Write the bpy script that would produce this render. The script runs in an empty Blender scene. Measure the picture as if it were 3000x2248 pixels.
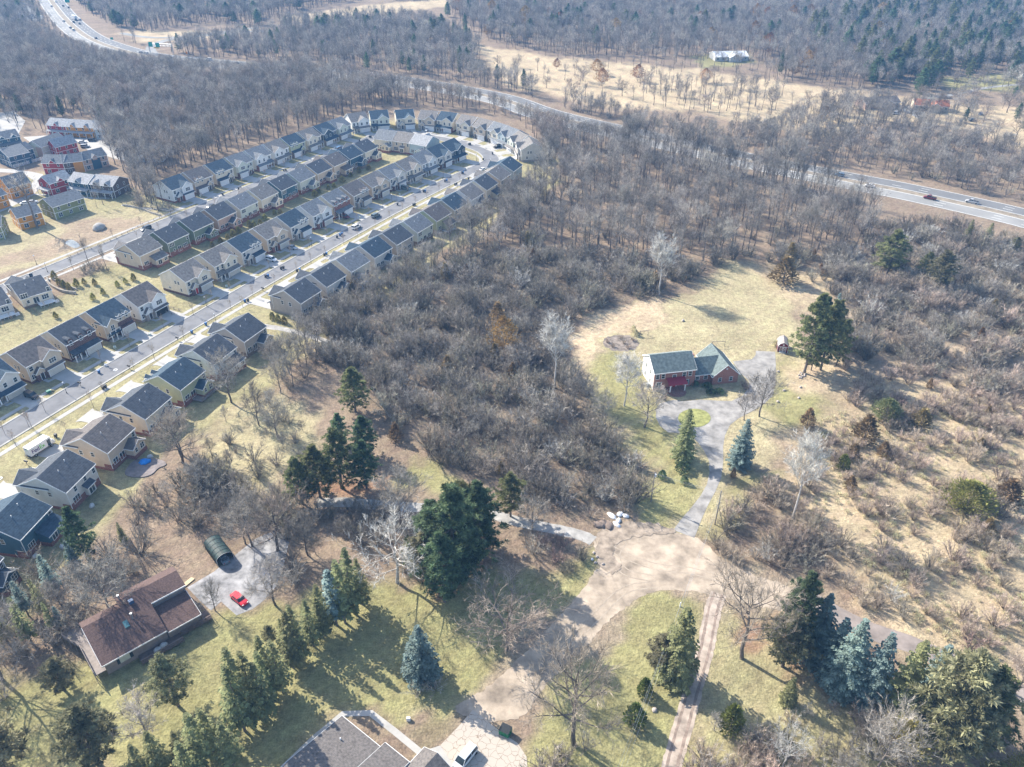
import bpy, math, random
import numpy as np
from mathutils import Vector, Matrix
R = math.radians
rnd = random.Random(7)
C = bpy.context.scene.collection
# ---------------------------------------------------------------- camera and survey helpers
F = 2282.0; PIT = R(34); H = 130.0
def G(x, y, z=0.0):
    """ground point (metres) seen at a position of the 3000 px wide survey photo"""
    dx = (x-1500)/F; dv = (y-1124)/F
    fy = math.cos(PIT)-dv*math.sin(PIT); fz = -math.sin(PIT)-dv*math.cos(PIT)
    t = (z-H)/fz
    return (dx*t, fy*t)
def proj(X, Y, Z=0.0):
    d = Y*math.cos(PIT)-(Z-H)*math.sin(PIT); u = Y*math.sin(PIT)+(Z-H)*math.cos(PIT)
    return (1500+F*X/d, 1124-F*u/d)
K = 3000/2212.0
def V(x, y, z=0.0): return G(x*K, y*K, z)
def Z1(x, y): return G(x/2.4578, 300+y/2.4578)
def Z2(x, y): return G(800+x/2.4578, 250+y/2.4578)
def Z3(x, y): return G(x/2.4578, 800+y/2.4578)
def Z4(x, y): return G(x/2.078, 1450+y/2.078)
def Zb(x, y): return G(1850+x/5.5275, 980+y/5.5275)
def height_at(bx, by, ty):
    """height of an upright thing from its foot and top rows (2212 px survey coordinates)"""
    X, Y = V(bx, by); lo, hi = 0.0, 60.0
    for _ in range(40):
        m = (lo+hi)/2
        if proj(X, Y, m)[1] > ty*K: lo = m
        else: hi = m
    return lo
def rot2(x, y, a): c, s = math.cos(a), math.sin(a); return (x*c-y*s, x*s+y*c)

# ---------------------------------------------------------------- object helpers
def tag(o, label=None, cat=None, group=None, kind=None):
    if label: o['label'] = label
    if cat: o['category'] = cat
    if group: o['group'] = group
    if kind: o['kind'] = kind
    return o
def empty(name, loc, rz=0.0, label=None, cat=None, group=None):
    o = bpy.data.objects.new(name, None); C.objects.link(o)
    o.location = (loc[0], loc[1], loc[2] if len(loc) > 2 else 0.0); o.rotation_euler = (0, 0, rz)
    o.empty_display_size = 0.5
    return tag(o, label, cat, group)
class MB:
    def __init__(s): s.v = []; s.f = []; s.m = []
    def poly(s, pts, mi=0):
        n = len(s.v); s.v += [tuple(p) for p in pts]; s.f.append(tuple(range(n, n+len(pts)))); s.m.append(mi)
    def box(s, x0, x1, y0, y1, z0, z1, mi=0, mtx=None):
        p = [(x0,y0,z0),(x1,y0,z0),(x1,y1,z0),(x0,y1,z0),(x0,y0,z1),(x1,y0,z1),(x1,y1,z1),(x0,y1,z1)]
        if mtx is not None: p = [tuple(mtx @ Vector(q)) for q in p]
        n = len(s.v); s.v += p
        for f in ((3,2,1,0),(4,5,6,7),(0,1,5,4),(1,2,6,5),(2,3,7,6),(3,0,4,7)):
            s.f.append(tuple(n+i for i in f)); s.m.append(mi)
        return s
    def prism(s, prof, a0, a1, axis='x', mi=0):
        """closed profile of (u, z) pairs swept from a0 to a1 along axis; u is the other ground axis"""
        P = lambda a, u, z: (a, u, z) if axis == 'x' else (u, a, z)
        n = len(s.v); k = len(prof)
        s.v += [P(a0, u, z) for u, z in prof]+[P(a1, u, z) for u, z in prof]
        for i in range(k):
            j = (i+1) % k
            s.f.append((n+i, n+j, n+k+j, n+k+i)); s.m.append(mi)
        s.f.append(tuple(n+i for i in reversed(range(k)))); s.m.append(mi)
        s.f.append(tuple(n+k+i for i in range(k))); s.m.append(mi)
        return s
    def slab(s, pts, z0, z1, mi=0):
        n = len(s.v); k = len(pts)
        s.v += [(x, y, z0) for x, y in pts]+[(x, y, z1) for x, y in pts]
        for i in range(k):
            j = (i+1) % k
            s.f.append((n+i, n+j, n+k+j, n+k+i)); s.m.append(mi)
        s.f.append(tuple(n+i for i in reversed(range(k)))); s.m.append(mi)
        s.f.append(tuple(n+k+i for i in range(k))); s.m.append(mi)
        return s
    def tube(s, path, rad, n=6, mi=0, cap=True):
        base = len(s.v); L = len(path)
        for i, p in enumerate(path):
            p = Vector(p)
            d = (Vector(path[min(i+1, L-1)])-Vector(path[max(i-1, 0)]))
            d = d.normalized() if d.length > 1e-6 else Vector((0, 0, 1))
            u = d.orthogonal().normalized(); w = d.cross(u)
            if i == 0: u0 = u
            else:
                u = (u0-d*u0.dot(d)); u = u.normalized() if u.length > 1e-6 else d.orthogonal().normalized(); w = d.cross(u); u0 = u
            r = rad[i] if isinstance(rad, (list, tuple)) else rad
            for k in range(n):
                a = 2*math.pi*k/n
                s.v.append(tuple(p+u*(r*math.cos(a))+w*(r*math.sin(a))))
        for i in range(L-1):
            for k in range(n):
                a = base+i*n+k; b = base+i*n+(k+1) % n
                s.f.append((a, b, b+n, a+n)); s.m.append(mi)
        if cap:
            s.f.append(tuple(base+k for k in reversed(range(n)))); s.m.append(mi)
            s.f.append(tuple(base+(L-1)*n+k for k in range(n))); s.m.append(mi)
        return s
    def dome(s, cx, cy, z0, rx, ry, h, n=10, rings=4, jit=0.0, mi=0):
        base = len(s.v)
        for i in range(rings):
            t = i/rings*math.pi/2
            for k in range(n):
                a = 2*math.pi*k/n; q = 1+(rnd.random()-.5)*jit
                s.v.append((cx+rx*math.cos(t)*math.cos(a)*q, cy+ry*math.cos(t)*math.sin(a)*q, z0+h*math.sin(t)*(1+(rnd.random()-.5)*jit)))
        s.v.append((cx, cy, z0+h)); top = len(s.v)-1
        for i in range(rings-1):
            for k in range(n):
                a = base+i*n+k; b = base+i*n+(k+1) % n
                s.f.append((a, b, b+n, a+n)); s.m.append(mi)
        for k in range(n):
            s.f.append((base+(rings-1)*n+k, base+(rings-1)*n+(k+1) % n, top)); s.m.append(mi)
        s.f.append(tuple(base+k for k in reversed(range(n)))); s.m.append(mi)
        return s
    def flipx(s, W):
        s.v = [(W-x, y, z) for x, y, z in s.v]; s.f = [tuple(reversed(f)) for f in s.f]; return s
    def mesh(s, name, mats, smooth=False):
        me = bpy.data.meshes.new(name); me.from_pydata(s.v, [], s.f)
        for m in (mats if isinstance(mats, (list, tuple)) else [mats]): me.materials.append(m)
        if any(s.m): me.polygons.foreach_set('material_index', s.m)
        if smooth: me.polygons.foreach_set('use_smooth', [True]*len(s.f))
        me.update(); return me
    def build(s, name, mats, parent=None, smooth=False):
        o = bpy.data.objects.new(name, s.mesh(name, mats, smooth)); C.objects.link(o)
        if parent is not None: o.parent = parent
        return o
def copy_tree(o, parent=None):
    c = o.copy(); C.objects.link(c)
    if parent is not None: c.parent = parent
    for ch in o.children: copy_tree(ch, c)
    return c

# ---------------------------------------------------------------- materials
MATS = {}
def mat(name, col, rough=0.85, var=0.12, scale=3.0, metal=0.0, bump=0.0, bscale=None, spec=0.3, col2=None, detail=4.0, hue=0.0, trans=0.0, perobj=0.0, coord='Object', emis=None):
    """principled surface whose base colour wanders with noise; perobj shifts it per object"""
    if name in MATS: return MATS[name]
    m = bpy.data.materials.new(name); m.use_nodes = True; nt = m.node_tree; N = nt.nodes; L = nt.links
    b = N['Principled BSDF']; b.inputs['Roughness'].default_value = rough; b.inputs['Metallic'].default_value = metal
    b.inputs['Specular IOR Level'].default_value = spec
    tc = N.new('ShaderNodeTexCoord'); no = N.new('ShaderNodeTexNoise'); no.inputs['Scale'].default_value = scale
    no.inputs['Detail'].default_value = detail; no.inputs['Roughness'].default_value = 0.62
    L.new(tc.outputs[coord], no.inputs['Vector'])
    mx = N.new('ShaderNodeMix'); mx.data_type = 'RGBA'
    c2 = col2 if col2 else tuple(max(0, c*(1-2*var)) for c in col)
    c1 = col if col2 else tuple(min(1, c*(1+2*var)) for c in col)
    mx.inputs['A'].default_value = (*c2, 1); mx.inputs['B'].default_value = (*c1, 1)
    mr = N.new('ShaderNodeMapRange'); mr.inputs['From Min'].default_value = 0.3; mr.inputs['From Max'].default_value = 0.7
    L.new(no.outputs['Fac'], mr.inputs['Value']); L.new(mr.outputs['Result'], mx.inputs['Factor'])
    out = mx.outputs['Result']
    if perobj:
        oi = N.new('ShaderNodeObjectInfo'); hs = N.new('ShaderNodeHueSaturation')
        m1 = N.new('ShaderNodeMapRange'); m1.inputs['To Min'].default_value = 1-perobj; m1.inputs['To Max'].default_value = 1+perobj
        L.new(oi.outputs['Random'], m1.inputs['Value']); L.new(m1.outputs['Result'], hs.inputs['Value'])
        if hue:
            m2 = N.new('ShaderNodeMath'); m2.operation = 'MULTIPLY'; m2.inputs[1].default_value = 7.31
            m3 = N.new('ShaderNodeMath'); m3.operation = 'FRACT'
            m4 = N.new('ShaderNodeMapRange'); m4.inputs['To Min'].default_value = 0.5-hue; m4.inputs['To Max'].default_value = 0.5+hue
            L.new(oi.outputs['Random'], m2.inputs[0]); L.new(m2.outputs[0], m3.inputs[0]); L.new(m3.outputs[0], m4.inputs['Value']); L.new(m4.outputs['Result'], hs.inputs['Hue'])
        L.new(out, hs.inputs['Color']); out = hs.outputs['Color']
    L.new(out, b.inputs['Base Color'])
    if bump:
        n2 = N.new('ShaderNodeTexNoise'); n2.inputs['Scale'].default_value = bscale or scale*4; n2.inputs['Detail'].default_value = 6
        L.new(tc.outputs[coord], n2.inputs['Vector'])
        bp = N.new('ShaderNodeBump'); bp.inputs['Strength'].default_value = bump; bp.inputs['Distance'].default_value = 0.05
        L.new(n2.outputs['Fac'], bp.inputs['Height']); L.new(bp.outputs['Normal'], b.inputs['Normal'])
    if trans:
        ad = N.new('ShaderNodeMixShader'); ad.inputs[0].default_value = trans
        tr = N.new('ShaderNodeBsdfTranslucent'); L.new(out, tr.inputs['Color'])
        L.new(b.outputs[0], ad.inputs[1]); L.new(tr.outputs[0], ad.inputs[2]); L.new(ad.outputs[0], N['Material Output'].inputs['Surface'])
    MATS[name] = m; return m
def lined(name, col, period, axis='z', depth=0.25, var=0.08, rough=0.8, width=0.12, scale=1.2, spec=0.3):
    """siding, shingle courses, seams: thin dark joints repeating along one object axis, over a noisy colour"""
    if name in MATS: return MATS[name]
    m = mat(name, col, rough, var, scale, spec=spec); nt = m.node_tree; N = nt.nodes; L = nt.links
    b = N['Principled BSDF']; src = b.inputs['Base Color'].links[0].from_socket
    tc = [n for n in N if n.type == 'TEX_COORD'][0]
    sx = N.new('ShaderNodeSeparateXYZ'); L.new(tc.outputs['Object'], sx.inputs[0])
    d = N.new('ShaderNodeMath'); d.operation = 'DIVIDE'; d.inputs[1].default_value = period; L.new(sx.outputs['XYZ'.index(axis.upper())], d.inputs[0])
    fr = N.new('ShaderNodeMath'); fr.operation = 'FRACT'; L.new(d.outputs[0], fr.inputs[0])
    lt = N.new('ShaderNodeMath'); lt.operation = 'LESS_THAN'; lt.inputs[1].default_value = width; L.new(fr.outputs[0], lt.inputs[0])
    mu = N.new('ShaderNodeMath'); mu.operation = 'MULTIPLY'; mu.inputs[1].default_value = depth; L.new(lt.outputs[0], mu.inputs[0])
    mx = N.new('ShaderNodeMix'); mx.data_type = 'RGBA'; mx.blend_type = 'MULTIPLY'; mx.inputs['B'].default_value = (0.2, 0.2, 0.2, 1)
    L.new(mu.outputs[0], mx.inputs['Factor']); L.new(src, mx.inputs['A']); L.new(mx.outputs['Result'], b.inputs['Base Color'])
    return m
def brickmat(name, col, mortar=(0.42, 0.38, 0.34)):
    if name in MATS: return MATS[name]
    m = bpy.data.materials.new(name); m.use_nodes = True; N = m.node_tree.nodes; L = m.node_tree.links
    b = N['Principled BSDF']; b.inputs['Roughness'].default_value = 0.9; b.inputs['Specular IOR Level'].default_value = 0.2
    tc = N.new('ShaderNodeTexCoord'); ma = N.new('ShaderNodeMapping'); ma.inputs['Rotation'].default_value = (R(90), 0, R(20))
    L.new(tc.outputs['Object'], ma.inputs[0])
    br = N.new('ShaderNodeTexBrick'); br.inputs['Scale'].default_value = 3.2; br.inputs['Mortar Size'].default_value = 0.012
    br.inputs['Color1'].default_value = (*[c*1.15 for c in col], 1); br.inputs['Color2'].default_value = (*[c*0.75 for c in col], 1); br.inputs['Mortar'].default_value = (*mortar, 1)
    L.new(ma.outputs[0], br.inputs['Vector']); L.new(br.outputs['Color'], b.inputs['Base Color'])
    MATS[name] = m; return m
WALLS = {'tan': (.60,.49,.37), 'cream': (.74,.65,.51), 'grey': (.52,.52,.51), 'taupe': (.46,.40,.34), 'sage': (.46,.48,.31), 'greige': (.64,.60,.54),
         'white': (.80,.79,.76), 'navy': (.045,.075,.105), 'teal': (.06,.13,.17), 'green': (.17,.22,.17), 'palegreen': (.60,.62,.53), 'lightgrey': (.70,.71,.70),
         'red': (.36,.05,.06), 'orange': (.62,.28,.05), 'olive': (.26,.27,.13), 'blue': (.05,.11,.16), 'brown': (.13,.10,.09), 'paleblue': (.42,.49,.50), 'pink': (.52,.36,.28)}
ROOFS = {'charcoal': (.085,.095,.11), 'slate': (.055,.085,.115), 'brownroof': (.15,.135,.128), 'warm': (.21,.195,.18), 'greyroof': (.19,.20,.21), 'lightroof': (.36,.36,.36), 'greenroof': (.15,.185,.18), 'redbrown': (.10,.055,.045)}
BASES = {'redbrick': (.24,.085,.065), 'darkbrick': (.12,.055,.05), 'brownbrick': (.20,.15,.12), 'stone': (.36,.31,.27)}
M = {}
for k, c in WALLS.items(): M['w_'+k] = lined('siding '+k, c, 0.16, 'z', 0.35, 0.05, 0.75, 0.13, 0.6)
for k, c in ROOFS.items(): M['r_'+k] = lined('shingle '+k, c, 0.24, 'z', 0.3, 0.17, 0.9, 0.18, 1.3, spec=0.18)
for k, c in BASES.items(): M['b_'+k] = brickmat('brick '+k, c)
M['trim'] = mat('white trim', (.78,.78,.76), 0.6, 0.04, 2)
M['trimgrey'] = mat('weathered trim', (.45,.42,.38), 0.8, 0.1, 2)
M['glass'] = mat('window glass', (.035,.05,.06), 0.08, 0.3, 0.7, spec=0.6)
M['garage'] = lined('garage door', (.62,.58,.50), 0.53, 'z', 0.35, 0.04, 0.6, 0.07)
M['garagewhite'] = lined('white garage door', (.78,.78,.77), 0.53, 'z', 0.3, 0.03, 0.6, 0.07)
M['darkopen'] = mat('dark interior', (.03,.028,.026), 0.95, 0.2, 1)
M['reddoor'] = mat('red door paint', (.45,.03,.025), 0.5, 0.05, 2)
M['darkdoor'] = mat('dark door paint', (.05,.05,.055), 0.5, 0.1, 2)
M['concrete'] = mat('concrete', (.42,.405,.375), 0.9, 0.07, 0.35, bump=0.1)
M['kerb'] = mat('kerb concrete', (.40,.39,.36), 0.9, 0.08, 0.5)
M['asphalt'] = mat('street asphalt', (.19,.19,.195), 0.92, 0.10, 0.25, bump=0.1, bscale=8, coord='Object')
M['asphaltpale'] = mat('freeway pavement', (.27,.265,.25), 0.92, 0.10, 0.06)
M['asphaltfree'] = mat('freeway asphalt', (.17,.17,.168), 0.92, 0.10, 0.06)
M['gravelgrey'] = mat('grey gravel', (.36,.345,.32), 0.95, 0.16, 0.5, bump=0.3, bscale=9)
M['dirt'] = mat('packed dirt', (.385,.315,.24), 0.97, 0.26, 0.22, bump=0.4, bscale=4, detail=9)
M['dirtdark'] = mat('damp dirt', (.25,.195,.16), 0.97, 0.2, 0.3, bump=0.4, bscale=4)
M['grass'] = mat('verge grass', (.30,.25,.13), 0.97, 0.22, 0.6, bump=0.4, bscale=6, coord='Object')
M['mark'] = mat('white road paint', (.75,.75,.72), 0.8, 0.06, 1)
M['yellowmark'] = mat('yellow road paint', (.6,.45,.10), 0.8, 0.06, 1)
M['metal'] = mat('galvanised metal', (.45,.47,.48), 0.45, 0.08, 2, metal=0.6)
M['pipe'] = mat('pale vent pipe', (.70,.70,.70), 0.5, 0.05, 2)
M['black'] = mat('black plastic', (.02,.02,.022), 0.55, 0.2, 2)
M['rubber'] = mat('tyre rubber', (.018,.018,.018), 0.9, 0.2, 2)
M['binblue'] = mat('blue bin plastic', (.03,.13,.33), 0.5, 0.1, 2)
M['bindark'] = mat('dark bin plastic', (.035,.04,.05), 0.6, 0.1, 2)
M['wood'] = lined('deck boards', (.20,.15,.125), 0.14, 'y', 0.4, 0.12, 0.85, 0.12)
M['woodgrey'] = lined('grey deck boards', (.30,.26,.235), 0.14, 'y', 0.4, 0.12, 0.85, 0.12)
M['pole'] = mat('pole timber', (.27,.235,.20), 0.9, 0.15, 2)
M['bark'] = mat('grey bark', (.165,.14,.122), 0.95, 0.25, 2.5, perobj=0.25)
M['paleb'] = mat('pale bark', (.55,.51,.46), 0.9, 0.2, 1.2)
M['stone'] = mat('field stone', (.42,.37,.33), 0.95, 0.2, 1.5)
M['whitestuff'] = mat('white sheeting', (.78,.78,.78), 0.7, 0.1, 3)
HAZE, SKY, SUN, EXPO = 0.00022, 0.15, 5.0, 1.02
# ---------------------------------------------------------------- house rows, surveyed corner by corner and smoothed
def fitrow(pts, slots, deg=3):
    g = np.array([G(*p) for p in pts]); px = np.polyfit(slots, g[:, 0], deg); py = np.polyfit(slots, g[:, 1], deg)
    dx = np.polyder(px); dy = np.polyder(py)
    def at(s):
        p = (float(np.polyval(px, s)), float(np.polyval(py, s))); a = math.atan2(np.polyval(dy, s), np.polyval(dx, s)); return p, a
    return at
_R1 = [(67,1637),(216,1496),(367,1389),(460,1280),(530,1190),(619,1120),(716,1044),(888,942),(967,885),(1032,848),(1105,795),(1172,757),(1231,723),(1284,689),(1333,657),(1376,625),(1420,597),(1467,568),(1508,538)]
S1 = [0,1,2,3,4,5,6,8,9,10,11,12,13,14,15,16,17,18,19]
row1 = fitrow(_R1, S1, 3)
_R2 = [(105,1131),(204,1059),(311,998),(415,943),(563,873),(647,828),(712,785),(789,745),(860,708),(920,675),(979,642),(1040,613),(1097,588),(1146,561),(1190,541),(1240,518),(1284,498),(1323,480)]
S2 = [0,1,2,3,4.5,5.5,6.5,7.5,8.5,9.5,10.5,11.5,12.5,13.5,14.5,15.5,16.5,17.5]
row2 = fitrow(_R2, S2, 3)
_R3 = [(421,794),(507,756),(570,721),(641,686),(718,652),(773,623),(833,595),(887,571),(932,549),(981,527),(1032,502),(1073,480)]
S3 = list(range(12)); row3 = fitrow(_R3, S3, 2)
_R4 = [(515,597),(574,570),(641,546),(703,525),(753,503),(803,483),(858,464),(906,443),(951,427),(993,411)]
S4 = list(range(10)); row4 = fitrow(_R4, S4, 2)
def off(row, s, d):
    (x, y), a = row(s); return (x+d*math.sin(a), y-d*math.cos(a))
def smooth(pts, n=6):
    P = [Vector((*p, 0)) for p in pts]; P = [P[0]*2-P[1]]+P+[P[-1]*2-P[-2]]; out = []
    for i in range(1, len(P)-2):
        for k in range(n):
            t = k/n; a, b, c, d = P[i-1], P[i], P[i+1], P[i+2]
            q = 0.5*((2*b)+(c-a)*t+(2*a-5*b+4*c-d)*t*t+(3*b-a-3*c+d)*t**3); out.append((q.x, q.y))
    out.append(tuple(P[-2][:2])); return out
def offset_path(path, d):
    out = []
    for i, p in enumerate(path):
        a = path[max(i-1, 0)]; b = path[min(i+1, len(path)-1)]
        t = Vector((b[0]-a[0], b[1]-a[1])).normalized(); out.append((p[0]+t.y*d, p[1]-t.x*d))
    return out
def strip(name, path, w, z, m, h=None, kind='structure', uneven=0.0):
    """ribbon of width w lying at z (a kerb when h is given)"""
    L = offset_path(path, -w/2); Rr = offset_path(path, w/2)
    if uneven:
        L = [(x+rnd.uniform(-uneven, uneven), y+rnd.uniform(-uneven, uneven)) for x, y in L]; Rr = [(x+rnd.uniform(-uneven, uneven), y+rnd.uniform(-uneven, uneven)) for x, y in Rr]
    b = MB(); n = len(path)
    b.v = [(x, y, z) for x, y in L]+[(x, y, z) for x, y in Rr]
    b.f = [(i, n+i, n+i+1, i+1) for i in range(n-1)]
    if h:
        b.v += [(x, y, z-h) for x, y in L]+[(x, y, z-h) for x, y in Rr]
        b.f += [(2*n+i, i, i+1, 2*n+i+1) for i in range(n-1)]+[(n+i, 3*n+i, 3*n+i+1, n+i+1) for i in range(n-1)]
    b.m = [0]*len(b.f)
    return tag(b.build(name, m), kind=kind)
def sheet(name, pts, z, m, kind='structure'):
    b = MB(); a = sum(pts[i][0]*pts[(i+1) % len(pts)][1]-pts[(i+1) % len(pts)][0]*pts[i][1] for i in range(len(pts)))
    b.poly([(x, y, z) for x, y in (pts if a > 0 else pts[::-1])]); return tag(b.build(name, m), kind=kind)
def closed(pts, n=5):
    q = pts[-2:]+pts+pts[:2]; s = smooth(q, n); return s[2*n:-2*n-1] if False else s[n*2:n*(2+len(pts))]

ST1 = [off(row2, s, 14.7) for s in np.arange(-3.0, 16.3, 0.5)]
LOOP = [G(*p) for p in [(1431,478),(1436,459),(1415,441),(1372,425),(1329,413.5),(1288,403.5),(1227,392),(1166,388),(1112,396)]]
ST2 = [off(row4, s, 14.9) for s in np.arange(8.6, -13.2, -0.6)]
STREET = smooth(ST1[:-1], 2)+smooth([ST1[-1]]+LOOP+[ST2[0]], 6)[:-1]+smooth(ST2, 2)
FW = [(2700,585),(2450,523),(2212,459),(1981,408),(1850,383),(1700,354),(1600,334),(1500,312),(1380,285),(1256,258),(1181,238),(1106,212),(1000,190),(900,174),(770,157),(660,147),(550,139),(400,126),(330,117),(272,103),(215,82),(172,52),(140,18),(122,-8),(110,-40)]
FREE_A = smooth([V(*p) for p in FW], 5)
FREE_B = offset_path(FREE_A, -14.5)
RAMP = smooth([V(*p) for p in [(330,116),(326,103),(345,92),(378,84),(430,77),(490,68),(560,60)]], 6)
RAMP2 = smooth([V(*p) for p in [(262,72),(300,79),(345,82),(400,80)]], 6)

# ---------------------------------------------------------------- ground sheet with its land cover
def ppoly(P, poly):
    x, y = P[:, 0], P[:, 1]; n = len(poly); ins = np.zeros(len(P), bool); d = np.full(len(P), 1e9)
    for i in range(n):
        x0, y0 = poly[i]; x1, y1 = poly[(i+1) % n]
        c = ((y0 > y) != (y1 > y)); xi = (x1-x0)*(y-y0)/((y1-y0) if abs(y1-y0) > 1e-9 else 1e-9)+x0
        ins ^= c & (x < xi)
        ex, ey = x1-x0, y1-y0; t = np.clip(((x-x0)*ex+(y-y0)*ey)/(ex*ex+ey*ey+1e-9), 0, 1)
        d = np.minimum(d, np.hypot(x-x0-t*ex, y-y0-t*ey))
    return np.where(ins, d, -d)
def VV(pts): return [V(*p) for p in pts]
def inpoly(x, y, poly): return ppoly(np.array([[x, y]]), poly)[0] > 0
def rowband(row, s0, s1, d0, d1, step=1.0):
    ss = np.arange(s0, s1+.01, step); return [off(row, s, d0) for s in ss]+[off(row, s, d1) for s in ss[::-1]]
LITTER = (.25,.19,.135); TAN = (.37,.318,.19); GREENTAN = (.272,.25,.118); GOLD = (.45,.355,.235); MEADOW = (.40,.318,.205); SUBD = (.31,.275,.15); DARKF = (.21,.165,.12); REED = (.33,.255,.175); FARTAN = (.46,.365,.235); REDLEAF = (.25,.155,.10)
_dz = VV([(1275,1180),(1288,1150),(1345,1138),(1445,1142),(1510,1155),(1570,1200),(1640,1240),(1760,1290),(1700,1330),(1560,1298),(1480,1283),(1405,1288),(1358,1318),(1270,1408),(1170,1505),(1140,1555),(970,1540),(1060,1470),(1180,1350),(1276,1240)])
ZONES = [
 (DARKF, 6, VV([(640,690),(800,600),(950,560),(1130,545),(1400,600),(1440,640),(1340,650),(1240,690),(1225,780),(1270,850),(1390,1000),(1390,1090),(1300,1130),(1100,1060),(860,960),(730,800)])),
 (FARTAN, 8, VV([(1020,95),(1200,125),(1500,150),(1740,185),(1900,205),(2260,240),(2260,345),(2050,270),(1900,265),(1780,300),(1500,240),(1330,235),(1100,185)])),
 (FARTAN, 6, VV([(600,40),(800,10),(1000,-5),(1010,8),(800,35),(640,50)])),
 (FARTAN, 6, VV([(560,62),(400,68),(260,68),(300,92),(340,90),(420,88)])),
 (GREENTAN, 6, VV([(1500,118),(1600,112),(1640,135),(1520,150)])), (GREENTAN, 6, VV([(2020,170),(2260,150),(2260,200),(2050,195)])),
 (SUBD, 5, rowband(row2, -5, 19, -46, 62)), (SUBD, 5, rowband(row4, -2.5, 10.5, -20, 40)),
 (SUBD, 6, [G(*p) for p in [(1000,420),(1060,360),(1200,350),(1400,370),(1560,420),(1640,470),(1560,540),(1480,560),(1300,560),(1150,560)]]),
 (SUBD, 4, rowband(row1, -1.5, 20, -4, 9)),
 (TAN, 5, [Z1(*p) for p in [(-200,900),(300,860),(700,760),(870,740),(1200,740),(1250,800),(900,960),(600,1070),(200,1200),(-200,1290)]]),
 (REED, 4, [Z1(*p) for p in [(-100,1130),(200,1060),(430,960),(560,850),(800,800),(1000,830),(1030,900),(800,960),(560,1050),(300,1130),(0,1200)]]),
 (SUBD, 4, [Z1(*p) for p in [(300,500),(600,480),(950,640),(1000,760),(300,850),(0,900),(-100,600)]]),
 (TAN, 5, VV([(1285,780),(1310,700),(1360,650),(1440,690),(1480,640),(1560,572),(1650,568),(1720,640),(1740,740),(1800,840),(1770,890),(1690,960),(1610,1020),(1570,1060),(1530,1160),(1490,1165),(1395,1110),(1400,1010),(1330,960),(1300,880),(1272,840)])),
 (GREENTAN, 5, VV([(1290,790),(1310,750),(1400,770),(1390,860),(1470,900),(1460,1000),(1530,1010),(1500,1100),(1440,1110),(1390,1090),(1400,1010),(1310,880)])),
 (GREENTAN, 4, VV([(1680,770),(1720,800),(1790,850),(1730,920),(1660,900)])),
 (GREENTAN, 3, VV([(1490,1110),(1450,1155),(1400,1130),(1420,1060),(1500,1030),(1525,1040)])),
 (GOLD, 2.5, VV([(1232,725),(1265,690),(1335,655),(1400,652),(1443,658),(1440,690),(1405,712),(1330,725),(1290,745),(1278,790),(1250,830),(1235,790)])),
 (MEADOW, 8, VV([(1700,1000),(1780,880),(1850,800),(1980,800),(2260,880),(2260,1560),(2150,1500),(2000,1420),(1900,1330),(1800,1190),(1690,1080)])),
 ((.35,.275,.195), 9, VV([(1800,560),(1950,520),(2260,560),(2260,880),(2000,820),(1820,780)])),
 (MEADOW, 8, VV([(1640,560),(1720,580),(1800,600),(1790,700),(1720,660)])),
 (GREENTAN, 5, VV([(-80,1440),(60,1440),(220,1430),(420,1350),(470,1310),(620,1330),(700,1280),(860,1230),(940,1260),(1180,1240),(1290,1190),(1300,1240),(1200,1350),(1060,1500),(980,1560),(760,1540),(600,1700),(-80,1700)])),
 (GREENTAN, 4, VV([(1390,1282),(1480,1277),(1530,1290),(1520,1360),(1490,1500),(1440,1700),(1100,1700),(1180,1600),(1250,1440),(1310,1350)])),
 (SUBD, 6, VV([(1530,1310),(1640,1300),(1720,1450),(1900,1560),(2060,1620),(2060,1700),(1470,1700),(1500,1500)])),
 (GREENTAN, 5, VV([(1580,1060),(1640,1010),(1700,1010),(1600,1080),(1550,1150),(1530,1140)])),
 (TAN, 5, VV([(480,880),(560,850),(700,900),(720,960),(640,1010),(560,1060),(450,1030),(440,950)])),
 (GREENTAN, 4, VV([(860,1000),(960,1010),(1060,1080),(1080,1110),(900,1080),(840,1060)])),
 (REDLEAF, 3, VV([(630,1050),(740,1020),(830,1030),(800,1070),(650,1090)])), (REDLEAF, 3, VV([(900,1230),(960,1180),(1060,1170),(1070,1230),(960,1290),(900,1280)])),
 (REDLEAF, 3, VV([(1660,1350),(1740,1370),(1760,1440),(1690,1440)])), (REDLEAF, 4, VV([(1590,1310),(1650,1320),(1650,1420),(1600,1400)])),
 (GOLD, 6, VV([(1690,800),(1780,760),(1830,700),(1830,800),(1790,850),(1720,830)])),
 ((.46,.33,.21), 5, VV([(1960,1560),(2080,1560),(2130,1640),(2060,1690),(1940,1640)])),
 ((.30,.24,.17), 3, _dz),
]
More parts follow.
